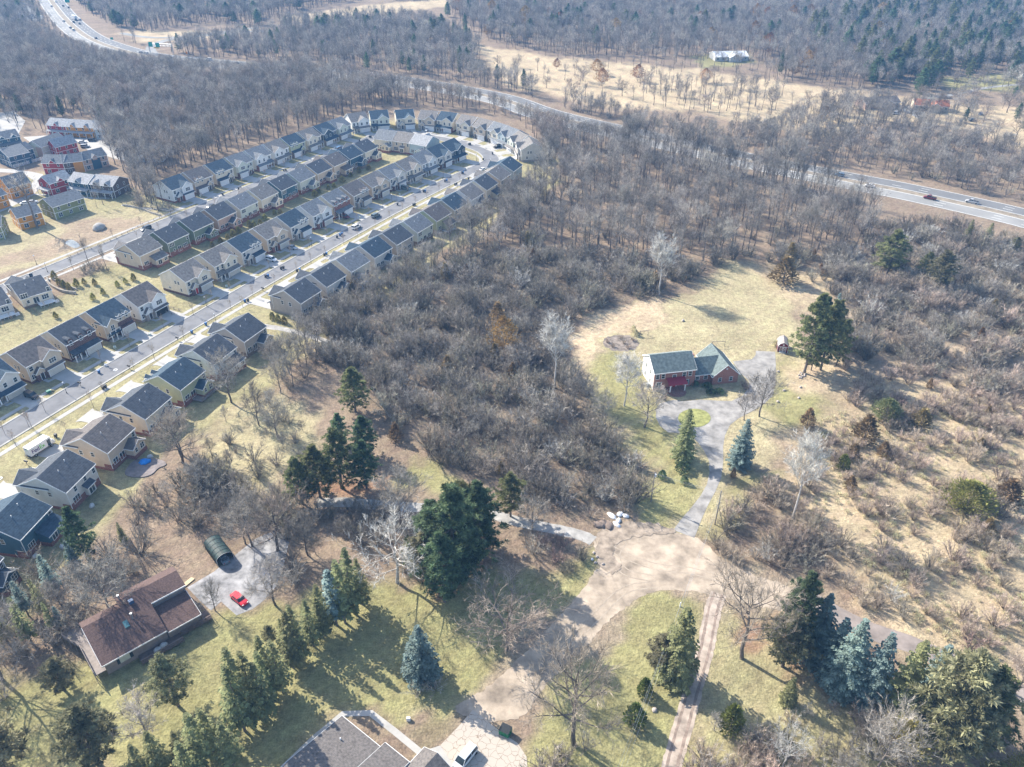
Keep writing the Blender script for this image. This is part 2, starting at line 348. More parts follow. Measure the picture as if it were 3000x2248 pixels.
def build_ground():
    ys = [-900, -300, -60, 20, 50]; y = 66.0
    while y < 1000: ys.append(y); y += 1.0 if y < 250 else (1.5 if y < 420 else 4.0)
    ys += [1100, 1300, 1700, 2500, 4500]
    xs = []; x = 0.0
    while x < 640: xs.append(x); x += 1.1 if x < 135 else (2.2 if x < 230 else 7)
    xs += [750, 1000, 1800, 3500]; xs = [-q for q in xs[:0:-1]]+xs
    X, Y = np.meshgrid(np.array(xs), np.array(ys)); P = np.stack([X.ravel(), Y.ravel()], 1)
    rs = np.random.RandomState(3); wx = np.zeros(len(P)); wy = np.zeros(len(P)); low = np.zeros(len(P)); mid = np.zeros(len(P))
    for lam, amp in ((38, 1.6), (17, 1.0), (8, .8), (4, .5)):
        for k in range(3):
            a = rs.rand()*6.28; f = 6.28/lam*(0.7+.6*rs.rand()); ph = rs.rand(3)*6.28; ar = P[:, 0]*math.cos(a)+P[:, 1]*math.sin(a)
            wx += amp*np.sin(f*ar+ph[0]); wy += amp*np.sin(f*ar+ph[1]); (low if lam > 10 else mid).__iadd__(np.sin(f*ar+ph[2])/6)
    Q = P+np.stack([wx, wy], 1)*0.8
    col = np.tile(np.array(LITTER), (len(P), 1))
    for c, fe, poly in ZONES:
        pa = np.array(poly); sel = np.where((Q[:, 0] > pa[:, 0].min()-fe) & (Q[:, 0] < pa[:, 0].max()+fe) & (Q[:, 1] > pa[:, 1].min()-fe) & (Q[:, 1] < pa[:, 1].max()+fe))[0]
        if not len(sel): continue
        w = np.clip(ppoly(Q[sel], poly)/fe+.5, 0, 1)[:, None]; col[sel] = col[sel]*(1-w)+np.array(c)*w
    col *= (1+.16*low+.10*mid)[:, None]; col[:, 1] *= 1+.05*mid
    nx, ny = len(xs), len(ys); idx = np.arange(nx*ny).reshape(ny, nx)
    f = np.stack([idx[:-1, :-1], idx[:-1, 1:], idx[1:, 1:], idx[1:, :-1]], -1).reshape(-1, 4)
    me = bpy.data.meshes.new('ground'); me.from_pydata(np.column_stack([P, np.zeros(len(P))]).tolist(), [], f.tolist())
    at = me.color_attributes.new('cover', 'FLOAT_COLOR', 'POINT'); at.data.foreach_set('color', np.column_stack([col, np.ones(len(P))]).astype(np.float32).ravel())
    m = bpy.data.materials.new('land cover'); m.use_nodes = True; N = m.node_tree.nodes; L = m.node_tree.links; b = N['Principled BSDF']
    b.inputs['Roughness'].default_value = 0.97; b.inputs['Specular IOR Level'].default_value = 0.12
    at = N.new('ShaderNodeAttribute'); at.attribute_name = 'cover'; tc = N.new('ShaderNodeTexCoord'); src = at.outputs['Color']
    for sc, lo, hi, de in ((0.09, .80, 1.18, 5), (0.75, .62, 1.36, 9), (3.1, .7, 1.3, 3)):
        no = N.new('ShaderNodeTexNoise'); no.inputs['Scale'].default_value = sc; no.inputs['Detail'].default_value = de; no.inputs['Roughness'].default_value = .66; L.new(tc.outputs['Object'], no.inputs['Vector'])
        mr = N.new('ShaderNodeMapRange'); mr.inputs['From Min'].default_value = .28; mr.inputs['From Max'].default_value = .72; mr.inputs['To Min'].default_value = lo; mr.inputs['To Max'].default_value = hi; L.new(no.outputs['Fac'], mr.inputs['Value'])
        mu = N.new('ShaderNodeVectorMath'); mu.operation = 'SCALE'; L.new(src, mu.inputs[0]); L.new(mr.outputs['Result'], mu.inputs['Scale']); src = mu.outputs[0]
    L.new(src, b.inputs['Base Color'])
    bn = N.new('ShaderNodeTexNoise'); bn.inputs['Scale'].default_value = 1.6; bn.inputs['Detail'].default_value = 8; L.new(tc.outputs['Object'], bn.inputs['Vector'])
    bp = N.new('ShaderNodeBump'); bp.inputs['Strength'].default_value = .7; bp.inputs['Distance'].default_value = .35; L.new(bn.outputs['Fac'], bp.inputs['Height']); L.new(bp.outputs['Normal'], b.inputs['Normal'])
    me.materials.append(m); o = bpy.data.objects.new('ground', me); C.objects.link(o); tag(o, kind='structure')
build_ground()

# ---------------------------------------------------------------- streets, freeway, lanes
strip('street', STREET, 7.5, 0.03, M['asphalt'])
for sgn in (-1, 1):
    strip('kerb', offset_path(STREET, sgn*4.0), 0.6, 0.13, M['kerb'], 0.13)
SW_L = [off(row2, s, 7.6) for s in np.arange(-3, 17.2, 0.5)]
strip('sidewalk', SW_L, 1.5, 0.05, M['concrete'])
SW_R = [off(row2, s, 21.8) for s in np.arange(-3, 17.5, 0.5)]
strip('sidewalk', SW_R, 1.5, 0.05, M['concrete'])
SW_4 = [off(row4, s, 7.8) for s in np.arange(-12.5, 9, 0.5)]
strip('sidewalk', SW_4, 1.5, 0.05, M['concrete'])
SW_3 = [off(row4, s, 22.0) for s in np.arange(-12.5, 9, 0.5)]
strip('sidewalk', SW_3, 1.5, 0.05, M['concrete'])
strip('sidewalk', smooth([G(*p) for p in [(1346,497),(1392,483),(1408,470),(1395,455),(1350,438)]], 5), 1.5, 0.05, M['concrete'])
strip('sidewalk', smooth([G(*p) for p in [(1500,492),(1478,466),(1440,440),(1385,418),(1320,405),(1250,392)]], 5), 1.5, 0.05, M['concrete'])
strip('path', smooth([off(row2, 3.72, d) for d in (-22, -10, 0, 7)], 4), 1.6, 0.045, M['concrete'])
# freeway: two carriageways, shoulders, edge and lane lines, median barrier
strip('road_shoulder', offset_path(FREE_A, -7.25), 25, 0.05, mat('verge gravel', (.27,.225,.165), .95, .2, .3))
strip('freeway', FREE_A, 10.0, 0.10, M['asphaltfree']); strip('freeway', FREE_B, 10.0, 0.10, M['asphaltpale'])
for pth in (FREE_A, FREE_B):
    for d in (-4.6, 4.6): strip('road_marking', offset_path(pth, d), 0.35, 0.125, M['mark'])
lanes = MB()
for pth in (FREE_A, FREE_B):
    for d in (-1.6, 1.6):
        q = offset_path(pth, d); acc = 0.0
        for i in range(len(q)-1):
            a = Vector((*q[i], .125)); b = Vector((*q[i+1], .125)); ln = (b-a).length; t = (b-a)/ln; nrm = Vector((-t.y, t.x, 0))*.14; s = -acc
            while s < ln:
                if s >= 0 and s+4 < ln: lanes.poly([a+t*s+nrm, a+t*s-nrm, a+t*(s+4)-nrm, a+t*(s+4)+nrm][::-1])
                s += 12
            acc = (ln-s+12) % 12 if False else (ln+acc) % 12
tag(lanes.build('road_marking', M['mark']), kind='structure')
strip('road', RAMP, 7.5, 0.16, M['asphaltpale']); strip('road', RAMP2, 6.0, 0.14, M['asphaltpale'])
strip('road', smooth([V(*p) for p in [(375,87),(420,80),(500,71),(560,68),(600,72)]], 4), 8, 0.12, M['asphaltpale'])
# dirt turnaround and its road
DIRT = VV([(1283,1178),(1288,1160),(1300,1148),(1345,1146),(1400,1140),(1445,1150),(1500,1160),(1560,1205),(1625,1240),(1690,1262),(1745,1300),(1700,1320),(1640,1310),(1560,1292),(1480,1276),(1405,1281),(1352,1312),(1305,1352),(1262,1402),(1215,1445),(1165,1500),(1130,1545),(1060,1560),(985,1535),(1010,1510),(1060,1480),(1120,1425),(1185,1355),(1240,1295),(1282,1240),(1298,1215)])
sheet('dirt_road', [(x+rnd.uniform(-.3, .3), y+rnd.uniform(-.3, .3)) for x, y in closed(DIRT, 9)], 0.02, M['dirt'])
tr = MB()
for q in ([(1310,1180),(1360,1205),(1420,1225),(1500,1235),(1600,1265)], [(1420,1262),(1350,1275),(1290,1330),(1220,1400)], [(1345,1170),(1330,1200),(1350,1235),(1410,1250)]):
    pth = smooth(VV(q), 6); tz = getattr(tr, 'tz', .024)
    for w0 in (-.9, .9):
        c = offset_path(pth, w0); a = offset_path(c, -.14); b = offset_path(c, .14); tz += .004; tr.tz = tz
        for i in range(len(c)-1): tr.poly([(*a[i], tz), (*b[i], tz), (*b[i+1], tz), (*a[i+1], tz)])
tag(tr.build('tyre_tracks', mat('tyre track dirt', (.375,.313,.243), .97, .1, .8)), kind='structure')
sheet('damp_ground', (lambda q: [(x+rnd.uniform(-.45, .45), y+rnd.uniform(-.45, .45)) for x, y in q])(closed(VV([(1290,1168),(1305,1140),(1350,1128),(1420,1132),(1460,1150),(1400,1156),(1345,1168),(1325,1195),(1340,1225),(1318,1240),(1292,1215)]), 8)), 0.09, mat('damp track dirt', (.30,.245,.19), .97, .25, .5, bump=.4))
z3b = lambda x, y: G(1600+x/2.0775, 1450+y/2.0775)
TRACK = smooth([z3b(*p) for p in [(1050,600),(1015,700),(990,830),(962,960),(900,1170),(850,1350),(795,1540),(760,1680),(720,1850)]], 6)
strip('dirt_road', TRACK, 3.4, 0.025, mat('two track gravel', (.40,.33,.27), .97, .2, .4), uneven=.12)
for d in (-.85, .85): strip('wheel_rut', offset_path(TRACK, d), .5, 0.033, mat('rut dirt', (.27,.21,.17), .97, .2, .8), uneven=.08)
zr = lambda x, y: G(2200+x/2.375, 1550+y/2.375)
LANE_R = smooth([zr(*p) for p in [(300,420),(470,520),(640,620),(850,715),(1100,800),(1400,930),(1650,1045),(1900,1150),(2150,1270)]], 5)
strip('road', LANE_R, 4.6, 0.03, mat('worn brown asphalt', (.26,.22,.195), .95, .15, .3), uneven=.1)
# brick house drive with round island
zh = lambda x, y: G(1600+x/1.842, 700+y/1.842)
DRIVE = [zh(*p) for p in [(686,1572),(730,1512),(785,1448),(835,1385),(868,1325),(882,1260),(878,1195),(850,1140),(815,1095),(790,1062),(740,1050),(660,1045),(615,1012),(592,965),(592,920),(615,888),(690,868),(740,878),(840,868),(930,874),(1000,876),(1060,846),(1098,800),(1092,762),(1045,722),(1008,662),(1110,650),(1130,628),(1132,605),(1236,610),(1240,700),(1236,790),(1222,848),(1175,892),(1105,935),(1040,968),(992,1005),(965,1060),(955,1120),(956,1200),(945,1290),(915,1360),(872,1440),(838,1515),(800,1615)]]
sheet('driveway', DRIVE, 0.03, mat('weathered driveway asphalt', (.30,.285,.265), .95, .22, .3, bump=.3, detail=8))
ISL = [zh(800+math.cos(a)*88, 968+math.sin(a)*50) for a in np.linspace(6.28, 0, 28, endpoint=False)]
tag(MB().slab(ISL[::-1], 0, .08).build('grass_island', mat('island grass', (.27,.275,.10), .97, .2, .7, bump=.4)), kind='structure')
zc = lambda x, y: G(700+x/2.072, 900+y/2.072)
strip('lane', smooth([zc(*p) for p in [(470,1190),(640,1185),(800,1198),(1000,1212),(1150,1222),(1350,1235),(1540,1262),(1700,1305),(1900,1345),(2072,1385),(2150,1420)]], 5), 3.3, 0.03, M['gravelgrey'], uneven=.1)
strip('path', smooth([G(*p) for p in [(690,950),(735,951),(820,963),(900,982),(960,1003)]], 5), 2.6, 0.03, M['gravelgrey'], uneven=.15)
strip('path', smooth([Z1(*p) for p in [(880,740),(1000,760),(1150,770),(1270,770),(1340,740)]], 5), 1.8, 0.03, M['gravelgrey'])
PAVE = [Z4(*p) for p in [(1140,565),(1300,470),(1460,345),(1560,265),(1680,215),(1760,290),(1730,420),(1680,560),(1610,640),(1540,695),(1440,735),(1345,650),(1285,705),(1220,650)]]
sheet('driveway', PAVE, 0.03, mat('aged driveway asphalt', (.29,.285,.285), .95, .3, .35, bump=.3, detail=8))
zp = lambda x, y: G(820+x/2.989, 2020+y/2.989)
strip('path', [zp(*p) for p in [(20,700),(300,430),(555,215),(795,208),(1000,365),(1250,570),(1330,640)]], 1.25, 0.045, M['concrete'])
sheet('path', [zp(*p) for p in [(1285,530),(1405,492),(1440,545),(1520,650),(1500,720),(1380,640)]], 0.03, M['concrete'])
# crazy paving of pale flags
fl = bpy.data.materials.new('crazy paving'); fl.use_nodes = True; N = fl.node_tree.nodes; L = fl.node_tree.links
tc = N.new('ShaderNodeTexCoord'); no = N.new('ShaderNodeTexNoise'); no.inputs['Scale'].default_value = .8; L.new(tc.outputs['Object'], no.inputs['Vector'])
va = N.new('ShaderNodeVectorMath'); va.operation = 'ADD'; L.new(tc.outputs['Object'], va.inputs[0]); L.new(no.outputs['Color'], va.inputs[1])
vo = N.new('ShaderNodeTexVoronoi'); vo.feature = 'DISTANCE_TO_EDGE'; vo.inputs['Scale'].default_value = .72; L.new(va.outputs[0], vo.inputs['Vector'])
lt = N.new('ShaderNodeMath'); lt.operation = 'LESS_THAN'; lt.inputs[1].default_value = .022; L.new(vo.outputs['Distance'], lt.inputs[0])
mx = N.new('ShaderNodeMix'); mx.data_type = 'RGBA'; mx.inputs['A'].default_value = (.45,.40,.335,1); mx.inputs['B'].default_value = (.26,.20,.15,1); L.new(lt.outputs[0], mx.inputs['Factor']); L.new(mx.outputs['Result'], N['Principled BSDF'].inputs['Base Color']); N['Principled BSDF'].inputs['Roughness'].default_value = .9
sheet('patio', [zp(*p) for p in [(1690,180),(1930,370),(2080,470),(2160,590),(2170,720),(1560,720),(1440,545),(1405,490),(1560,330)]], 0.045, fl)
# parking courts and lanes among the coloured town houses
zt = lambda x, y: G(x/4.422, 330+y/4.422)
M['court'] = mat('bleached court', (.42,.405,.375), .92, .08, .2)
sheet('parking_court', [zt(*p) for p in [(300,320),(700,290),(850,320),(1050,330),(1330,330),(1500,450),(1700,480),(1800,680),(1720,660),(1500,600),(1150,500),(1000,370),(400,390)]], 0.03, M['court'])
sheet('parking_court', [zt(*p) for p in [(-60,720),(200,740),(420,770),(560,800),(530,900),(500,1000),(420,1080),(100,1250),(-100,1330),(-100,1200),(300,1060),(440,880),(300,790),(-60,770)]], 0.03, M['court'])
strip('path', smooth([zt(*p) for p in [(420,1060),(600,1070),(900,1090),(1200,1110),(1420,1110)]], 4), 1.6, .045, M['concrete'])
sheet('parking_court', [V(*p) for p in [(-60,250),(30,240),(55,262),(40,290),(-60,310)]], .03, M['court'])
sheet('pond', [zt(*p) for p in [(1650,90),(1850,75),(1950,110),(1900,160),(1750,150)]], .03, mat('pale pond', (.42,.48,.53), .25, .05, .2))
sheet('basin_water', closed([Z1(*p) for p in [(470,1010),(520,990),(575,1030),(540,1050),(490,1030)]], 4), .03, mat('pale shallow water', (.30,.32,.30), .3, .15, .8))
# ---------------------------------------------------------------- houses
_win = {}
def window_mesh(w, h, kind, part):
    k = (w, h, kind, part)
    if k in _win: return _win[k]
    b = MB(); t = .10
    if part in ('frame', 'both'):
        b.box(-w/2-t, w/2+t, -.07, 0, h, h+t); b.box(-w/2-t, w/2+t, -.08, 0, -t, 0)
        b.box(-w/2-t, -w/2, -.07, 0, 0, h); b.box(w/2, w/2+t, -.07, 0, 0, h)
        n = {'single': 1, 'double': 2, 'triple': 3, 'slider': 2}[kind]
        for i in range(1, n): b.box(-w/2+w*i/n-.05, -w/2+w*i/n+.05, -.07, 0, 0, h)
        if kind != 'slider': b.box(-w/2, w/2, -.06, 0, h/2-.03, h/2+.03)
    if part in ('pane', 'both'): b.box(-w/2, w/2, -.03, -.005, 0, h, 1 if part == 'both' else 0)
    _win[k] = b.mesh('window_'+kind, [M['trim'], M['glass']] if part == 'both' else [M['trim'] if part == 'frame' else M['glass']]); return _win[k]
def add_window(par, x, y, z, rz, w, h, kind='single', sub=True, name='window'):
    o = bpy.data.objects.new(name, window_mesh(w, h, kind, 'frame' if sub else 'both')); C.objects.link(o); o.parent = par; o.location = (x, y, z); o.rotation_euler = (0, 0, rz)
    if sub:
        p = bpy.data.objects.new('pane', window_mesh(w, h, kind, 'pane')); C.objects.link(p); p.parent = o
def gable(x0, x1, y0, y1, ze, zr, axis='x', ov=.35, ov2=.3, th=.2, roof=None, trim=None, a_end=True, b_end=True):
    """gable roof slabs over a box, ridge along axis, with white rake boards and gutters"""
    lo, hi = (y0, y1) if axis == 'x' else (x0, x1); a0, a1 = (x0, x1) if axis == 'x' else (y0, y1)
    m = (lo+hi)/2; sl = (zr-ze)/(m-lo); zl = ze-sl*ov
    a0 -= ov2 if a_end else 0; a1 += ov2 if b_end else 0
    top = [(lo-ov, zl), (m, zr), (hi+ov, zl)]
    roof.prism([(lo-ov, zl+.02), (m, zr+.02), (m, zr+.02+th), (lo-ov, zl+.02+th)], a0, a1, axis); roof.prism([(m, zr+.02), (hi+ov, zl+.02), (hi+ov, zl+.02+th), (m, zr+.02+th)], a0, a1, axis)
    if trim is not None:
        for e, s in ((a0, -1), (a1, 1)):
            if (s < 0 and not a_end) or (s > 0 and not b_end): continue
            q0, q1 = (e-.05, e-.002) if s < 0 else (e+.002, e+.05)
            trim.prism([(lo-ov, zl-.06), (m, zr-.06), (m, zr+.24), (lo-ov, zl+.24)], q0, q1, axis); trim.prism([(m, zr-.06), (hi+ov, zl-.06), (hi+ov, zl+.24), (m, zr+.24)], q0, q1, axis)
        for u, s in ((lo-ov, -1), (hi+ov, 1)):
            u0, u1 = (u-.10, u-.002) if s < 0 else (u+.002, u+.10)
            trim.prism([(u0, zl), (u1, zl), (u1, zl+.2), (u0, zl+.2)], a0, a1, axis)
def house(origin, ang, W, D, wall, roof, base, style, flip, label, group, rear=None, detail=True, E=6.1, RZ=9.4, door='darkdoor', gdoor='garage', deck=None, walkout=False, views='front', openg=False):
    root = empty('house', origin, ang, label, 'house', group)
    w, r, tr, bs = MB(), MB(), MB(), MB()
    mir = (lambda x: W-x) if flip else (lambda x: x)
    ms = lambda b: b.flipx(W) if flip else b
    BH = .85
    w.prism([(0, BH), (D, BH), (D, E), (D/2, RZ), (0, E)], 0, W, 'x')
    bs.box(-.04, W+.04, -.04, D+.04, 0, BH)
    if walkout: bs.box(-.04, W+.04, D*.82, D+.05, BH-.002, 2.0)
    gable(0, W, 0, D, E, RZ, 'x', roof=r, trim=tr)
    for x in (0, W):
        for y in (0, D): tr.box(x-.06, x+.06, y-.06, y+.06, BH, E-.25)
    GX = W-5.9; FY = -1.5
    sl = (RZ-E)/(D/2)
    wins = []
    gtop = 2.45
    if style in ('A', 'D', 'E'):
        fw = w if style != 'D' else bs
        if style == 'A':      # two storey bay with a gable above the garage
            zr = E+2.95*.68; w.prism([(GX, 2.9), (W-.01, 2.9), (W-.01, E-.02), ((GX+W)/2, zr-.02), (GX, E-.02)], FY+.25, 2.5, 'y')
            gable(GX, W, FY+.25, zr, E, zr, 'y', roof=r, trim=tr, b_end=False, ov=.3); r.v = r.v
            r.prism([(FY-.55, 2.72), (FY+.24, 3.3), (FY+.24, 3.12), (FY-.55, 2.54)], GX-.15, W+.15, 'x'); tr.box(GX-.15, W+.15, FY-.6, FY-.552, 2.5, 2.76)
            wins += [((GX+W)/2, FY+.25, 4.0, 'f', 2.2, 1.45, 'triple')]
        elif style == 'D':    # all brick front with round headed dormers
            bs.box(.0, W, -.10, .6, BH, E-.1)
            for cx in (1.6, 5.2, 8.4):
                prof = [(cx-.85, E-.6)]+[(cx-.85*math.cos(a), E+.75+.75*math.sin(a)) for a in np.linspace(0, math.pi, 9)]+[(cx+.85, E-.6)]
                bs.prism(prof[::-1], -.12, .35, 'y'); r.prism([(u, z+.14) for u, z in prof[1:-1]][::-1]+[(u, z+.02) for u, z in prof[1:-1]], -.2, 2.6, 'y')
                wins.append((cx, -.12, E-.75, 'f', .95, 1.45, 'single'))
            r.prism([(FY-.5, 2.72), (-.1, 3.6), (-.1, 3.42), (FY-.5, 2.54)], GX-.15, W+.15, 'x'); tr.box(GX-.15, W+.15, FY-.55, FY-.502, 2.5, 2.76)
        else:                  # two small dormers over the garage
            for cx in (GX+1.7, GX+4.2):
                zr = E+1.25; w.prism([(cx-.75, E-1.2), (cx+.75, E-1.2), (cx+.75, E+.55), (cx, zr), (cx-.75, E+.55)], -.25, 2.2, 'y')
                gable(cx-.75, cx+.75, -.25, 2.2, E+.55, zr, 'y', roof=r, trim=tr, b_end=False, ov=.15, ov2=.15, th=.12); wins.append((cx, -.25, E-.95, 'f', .85, 1.3, 'single'))
            r.prism([(FY-.5, 2.72), (0, 3.55), (0, 3.37), (FY-.5, 2.54)], GX-.15, W+.15, 'x'); tr.box(GX-.15, W+.15, FY-.55, FY-.502, 2.5, 2.76)
    if style == 'B':          # broad second storey gable, full porch roof
        zr = E+2.1; w.prism([(GX-.6, 2.9), (W-.01, 2.9), (W-.01, E-.02), ((GX-.6+W)/2, zr-.02), (GX-.6, E-.02)], FY+.55, 2.5, 'y')
        gable(GX-.6, W, FY+.55, 4.2, E, zr, 'y', roof=r, trim=tr, b_end=False, ov=.3)
        r.prism([(FY-1.2, 2.70), (FY+.54, 3.45), (FY+.54, 3.27), (FY-1.2, 2.52)], GX-.75, W+.15, 'x'); tr.box(GX-.75, W+.15, FY-1.25, FY-1.202, 2.48, 2.74)
        wins += [(GX+1.2, FY+.55, 4.0, 'f', 1.0, 1.4, 'single'), (W-1.5, FY+.55, 4.0, 'f', 1.0, 1.4, 'single')]
    # garage box below
    gm = bs if base in ('redbrick', 'darkbrick', 'brownbrick', 'stone') else w
    gm.box(GX-.02, W+.03, FY, .3, .0, 2.95)
    g = MB(); g.box(GX+.5, W-.5, FY-.05, FY-.012, .1, gtop); tr.box(GX+.35, W-.35, FY-.075, FY-.014, gtop+.002, gtop+.17); tr.box(GX+.35, GX+.498, FY-.07, FY-.014, .1, gtop); tr.box(W-.498, W-.35, FY-.07, FY-.014, .1, gtop)
    ms(g).build('garage_door', M['darkopen'] if openg else M[gdoor], root)
    # entrance side
    ex = GX-1.35
    if style in ('A', 'E'):
        # entry gable
        w.prism([(GX-3.0, BH), (GX-.02, BH), (GX-.02, 3.0), (GX-1.5, 4.3), (GX-3.0, 3.0)], -.9, .3, 'y'); gable(GX-3.0, GX-.02, -.9, 2.0, 3.0, 4.35, 'y', roof=r, trim=tr, b_end=False, ov=.25)
        if base != 'none': bs.box(GX-3.02, GX, -.93, .1, 0, 2.2)
        dy = -.95
        wins += [(1.1, 0, 1.3, 'f', 1.1, 1.5, 'double'), (1.2, 0, 4.0, 'f', 1.1, 1.4, 'single')]
    else:
        po = MB(); po.box(.3, GX-.05, -2.0, -.06, 0, .3)
        for cx in (.5, GX*.52, GX-.3): tr.box(cx-.13, cx+.13, -1.95, -1.69, .3, 2.75)
        tr.box(.25, GX, -2.02, -1.62, 2.752, 2.95)
        r.prism([(-2.3, 2.86), (0, 3.75), (0, 3.57), (-2.3, 2.68)], .1, GX-.03, 'x')
        ms(po).build('porch', M['concrete'], root); dy = -.02 if style != 'D' else -.14
        wins += [(1.3, dy, 1.2, 'f', 1.5, 1.5, 'double')]+([(1.3, 0, 4.0, 'f', 1.0, 1.4, 'single'), (3.6, 0, 4.0, 'f', 1.0, 1.4, 'single')] if style == 'B' else [])
    if style == 'C':          # balcony bay with two storey columns
        zr = E+1.9; w.prism([(.02, 2.9), (GX-.4, 2.9), (GX-.4, E-.02), (GX/2-.2, zr-.02), (.02, E-.02)], -1.3, 2, 'y'); gable(0, GX-.4, -1.6, 3.9, E, zr, 'y', roof=r, trim=tr, b_end=False, ov=.25)
        for cx in (.3, GX*.5, GX-.5): tr.box(cx-.1, cx+.1, -1.98, -1.8, 2.952, 3.9)
        tr.box(.2, GX-.3, -1.98, -1.8, 3.9, 4.0); wins += [(GX/2-.2, -1.3, 3.4, 'f', 1.2, 2.0, 'double')]
        for cx in (GX+1.7, GX+4.2):
            zr2 = E+1.2; w.prism([(cx-.7, E-1.2), (cx+.7, E-1.2), (cx+.7, E+.5), (cx, zr2), (cx-.7, E+.5)], -.25, 2.2, 'y')
            gable(cx-.7, cx+.7, -.25, 2.2, E+.5, zr2, 'y', roof=r, trim=tr, b_end=False, ov=.15, ov2=.15, th=.12); wins.append((cx, -.25, E-.95, 'f', .8, 1.3, 'single'))
        bs.box(GX, W, -.08, .2, 2.951, 4.4)
    d = MB(); d.box(ex-.5, ex+.5, dy-.06, dy-.01, .32, 2.4); tr.box(ex-.64, ex-.502, dy-.07, dy-.012, .32, 2.5); tr.box(ex+.502, ex+.64, dy-.07, dy-.012, .32, 2.5)
    ms(d).build('door', M[door], root)
    # sides and rear
    if views == 'front': wins += [(0, D*.30, 4.1, 's', .75, 1.2, 'single'), (0, D*.42, 4.1, 's', .75, 1.2, 'single'), (0, D*.25, 1.5, 's', .75, 1.2, 'single'), (0, D*.7, 1.5, 's', 1.1, .7, 'double')]
    if views == 'rear':
        wins += [(W, D*.35, 3.9, 'n', .9, 1.3, 'single'), (W, D*.62, 3.9, 'n', .9, 1.3, 'single'), (.8, D, 4.1, 'r', .9, 1.35, 'single')]
        if rear == 'bump':
            x0, x1 = .3, 5.0; w.prism([(x0, BH), (x1, BH), (x1, 3.3), ((x0+x1)/2, 4.7), (x0, 3.3)], D-.3, D+2.6, 'y'); gable(x0, x1, D-.3, D+2.6, 3.3, 4.75, 'y', roof=r, trim=tr, a_end=False, ov=.25); bs.box(x0-.03, x1+.03, D, D+2.64, 0, 1.25)
            wins += [(1.6, D+2.6, 1.7, 'r', 1.3, 1.5, 'double'), (3.9, D+2.6, 1.9, 'r', .8, 1.2, 'single'), (6.2, D, 1.0, 'r', 1.7, 2.05, 'slider'), (8.7, D, 1.5, 'r', 1.6, 1.6, 'double')]
        elif rear == 'leanto':
            x0, x1 = .3, 6.2; w.prism([(D-.1, BH), (D+2.8, BH), (D+2.8, 3.1), (D-.1, 4.4)], x0, x1, 'x'); r.prism([(D-.1, 4.6), (D+3.15, 3.15), (D+3.15, 3.0), (D-.1, 4.45)][::-1], x0-.25, x1+.25, 'x'); tr.box(x0-.25, x1+.25, D+3.152, D+3.22, 2.95, 3.2); bs.box(x0-.03, x1+.03, D, D+2.84, 0, 1.2)
            wins += [(1.6, D+2.8, 1.6, 'r', 1.3, 1.4, 'double'), (4.4, D+2.8, 1.0, 'r', 1.6, 2.0, 'slider'), (8.3, D, 1.5, 'r', 1.9, 1.6, 'triple')]
        elif rear == 'portico':
            x0, x1 = 2.8, 5.4; w.box(x0, x1, D, D+1.1, BH, 3.3); r.prism([(D, 4.1), (D+1.5, 3.3), (D+1.5, 3.15), (D, 3.95)][::-1], x0-.25, x1+.25, 'x'); tr.box(x0-.25, x1+.25, D+1.502, D+1.56, 3.1, 3.34)
            wins += [(4.1, D+1.1, 1.0, 'r', 1.8, 2.05, 'slider'), (8.2, D, 1.4, 'r', 2.2, 1.7, 'triple'), (4.0, D, 4.3, 'r', .9, 1.2, 'single'), (7.6, D, 4.1, 'r', .9, 1.35, 'single')]
        else:
            wins += [(2.4, D, 1.5, 'r', 2.1, 1.6, 'triple'), (5.4, D, 1.0, 'r', 1.7, 2.05, 'slider'), (8.0, D, 1.7, 'r', .8, 1.1, 'single'), (8.6, D, 4.0, 'r', 2.1, 1.5, 'triple')]
        for px, py in ((W*.3, D*.62), (W*.62, D*.68)):
            z = RZ-(py-D/2)*sl; ms(MB().tube([(px, py, z-.1), (px, py, z+.75)], .10, 7)).build('vent_pipe', M['pipe'], root)
    ms(w).build('wall', M['w_'+wall], root); ms(r).build('roof', M['r_'+roof], root); ms(tr).build('trim', M['trim'], root)
    ms(bs).build('brick_base', M['b_'+(base if base != 'none' else 'stone')], root)
    for x, y, z, f, ww, hh, kd in wins:
        rz = {'f': 0, 'r': math.pi, 's': -math.pi/2, 'n': math.pi/2}[f]
        if flip and f in 'sn': rz = -rz
        add_window(root, mir(x), y, z, rz, ww, hh, kd, detail)
    if deck:
        k = MB(); x0, x1, dp, dh = deck; k.box(x0, x1, D+.06, D+dp, dh-.2, dh)
        for px in np.arange(x0+.1, x1, 1.2): k.box(px-.05, px+.05, D+dp-.12, D+dp-.02, 0, dh+.95)
        k.box(x0, x1, D+dp-.10, D+dp-.04, dh+.95, dh+1.03); k.box(x0, x0+.08, D+.1, D+dp-.13, dh+.95, dh+1.03); k.box(x1-.08, x1, D+.1, D+dp-.13, dh+.95, dh+1.03)
        for i in range(4): k.box(x0-1.2, x0-.01, D+dp-.45-i*.3, D+dp-.16-i*.3, 0, dh*(i+1)/5)
        ms(k).build('deck', M['woodgrey'] if dh < .8 else M['trim'], root)
    # driveway: a slab of its own on the ground
    return root
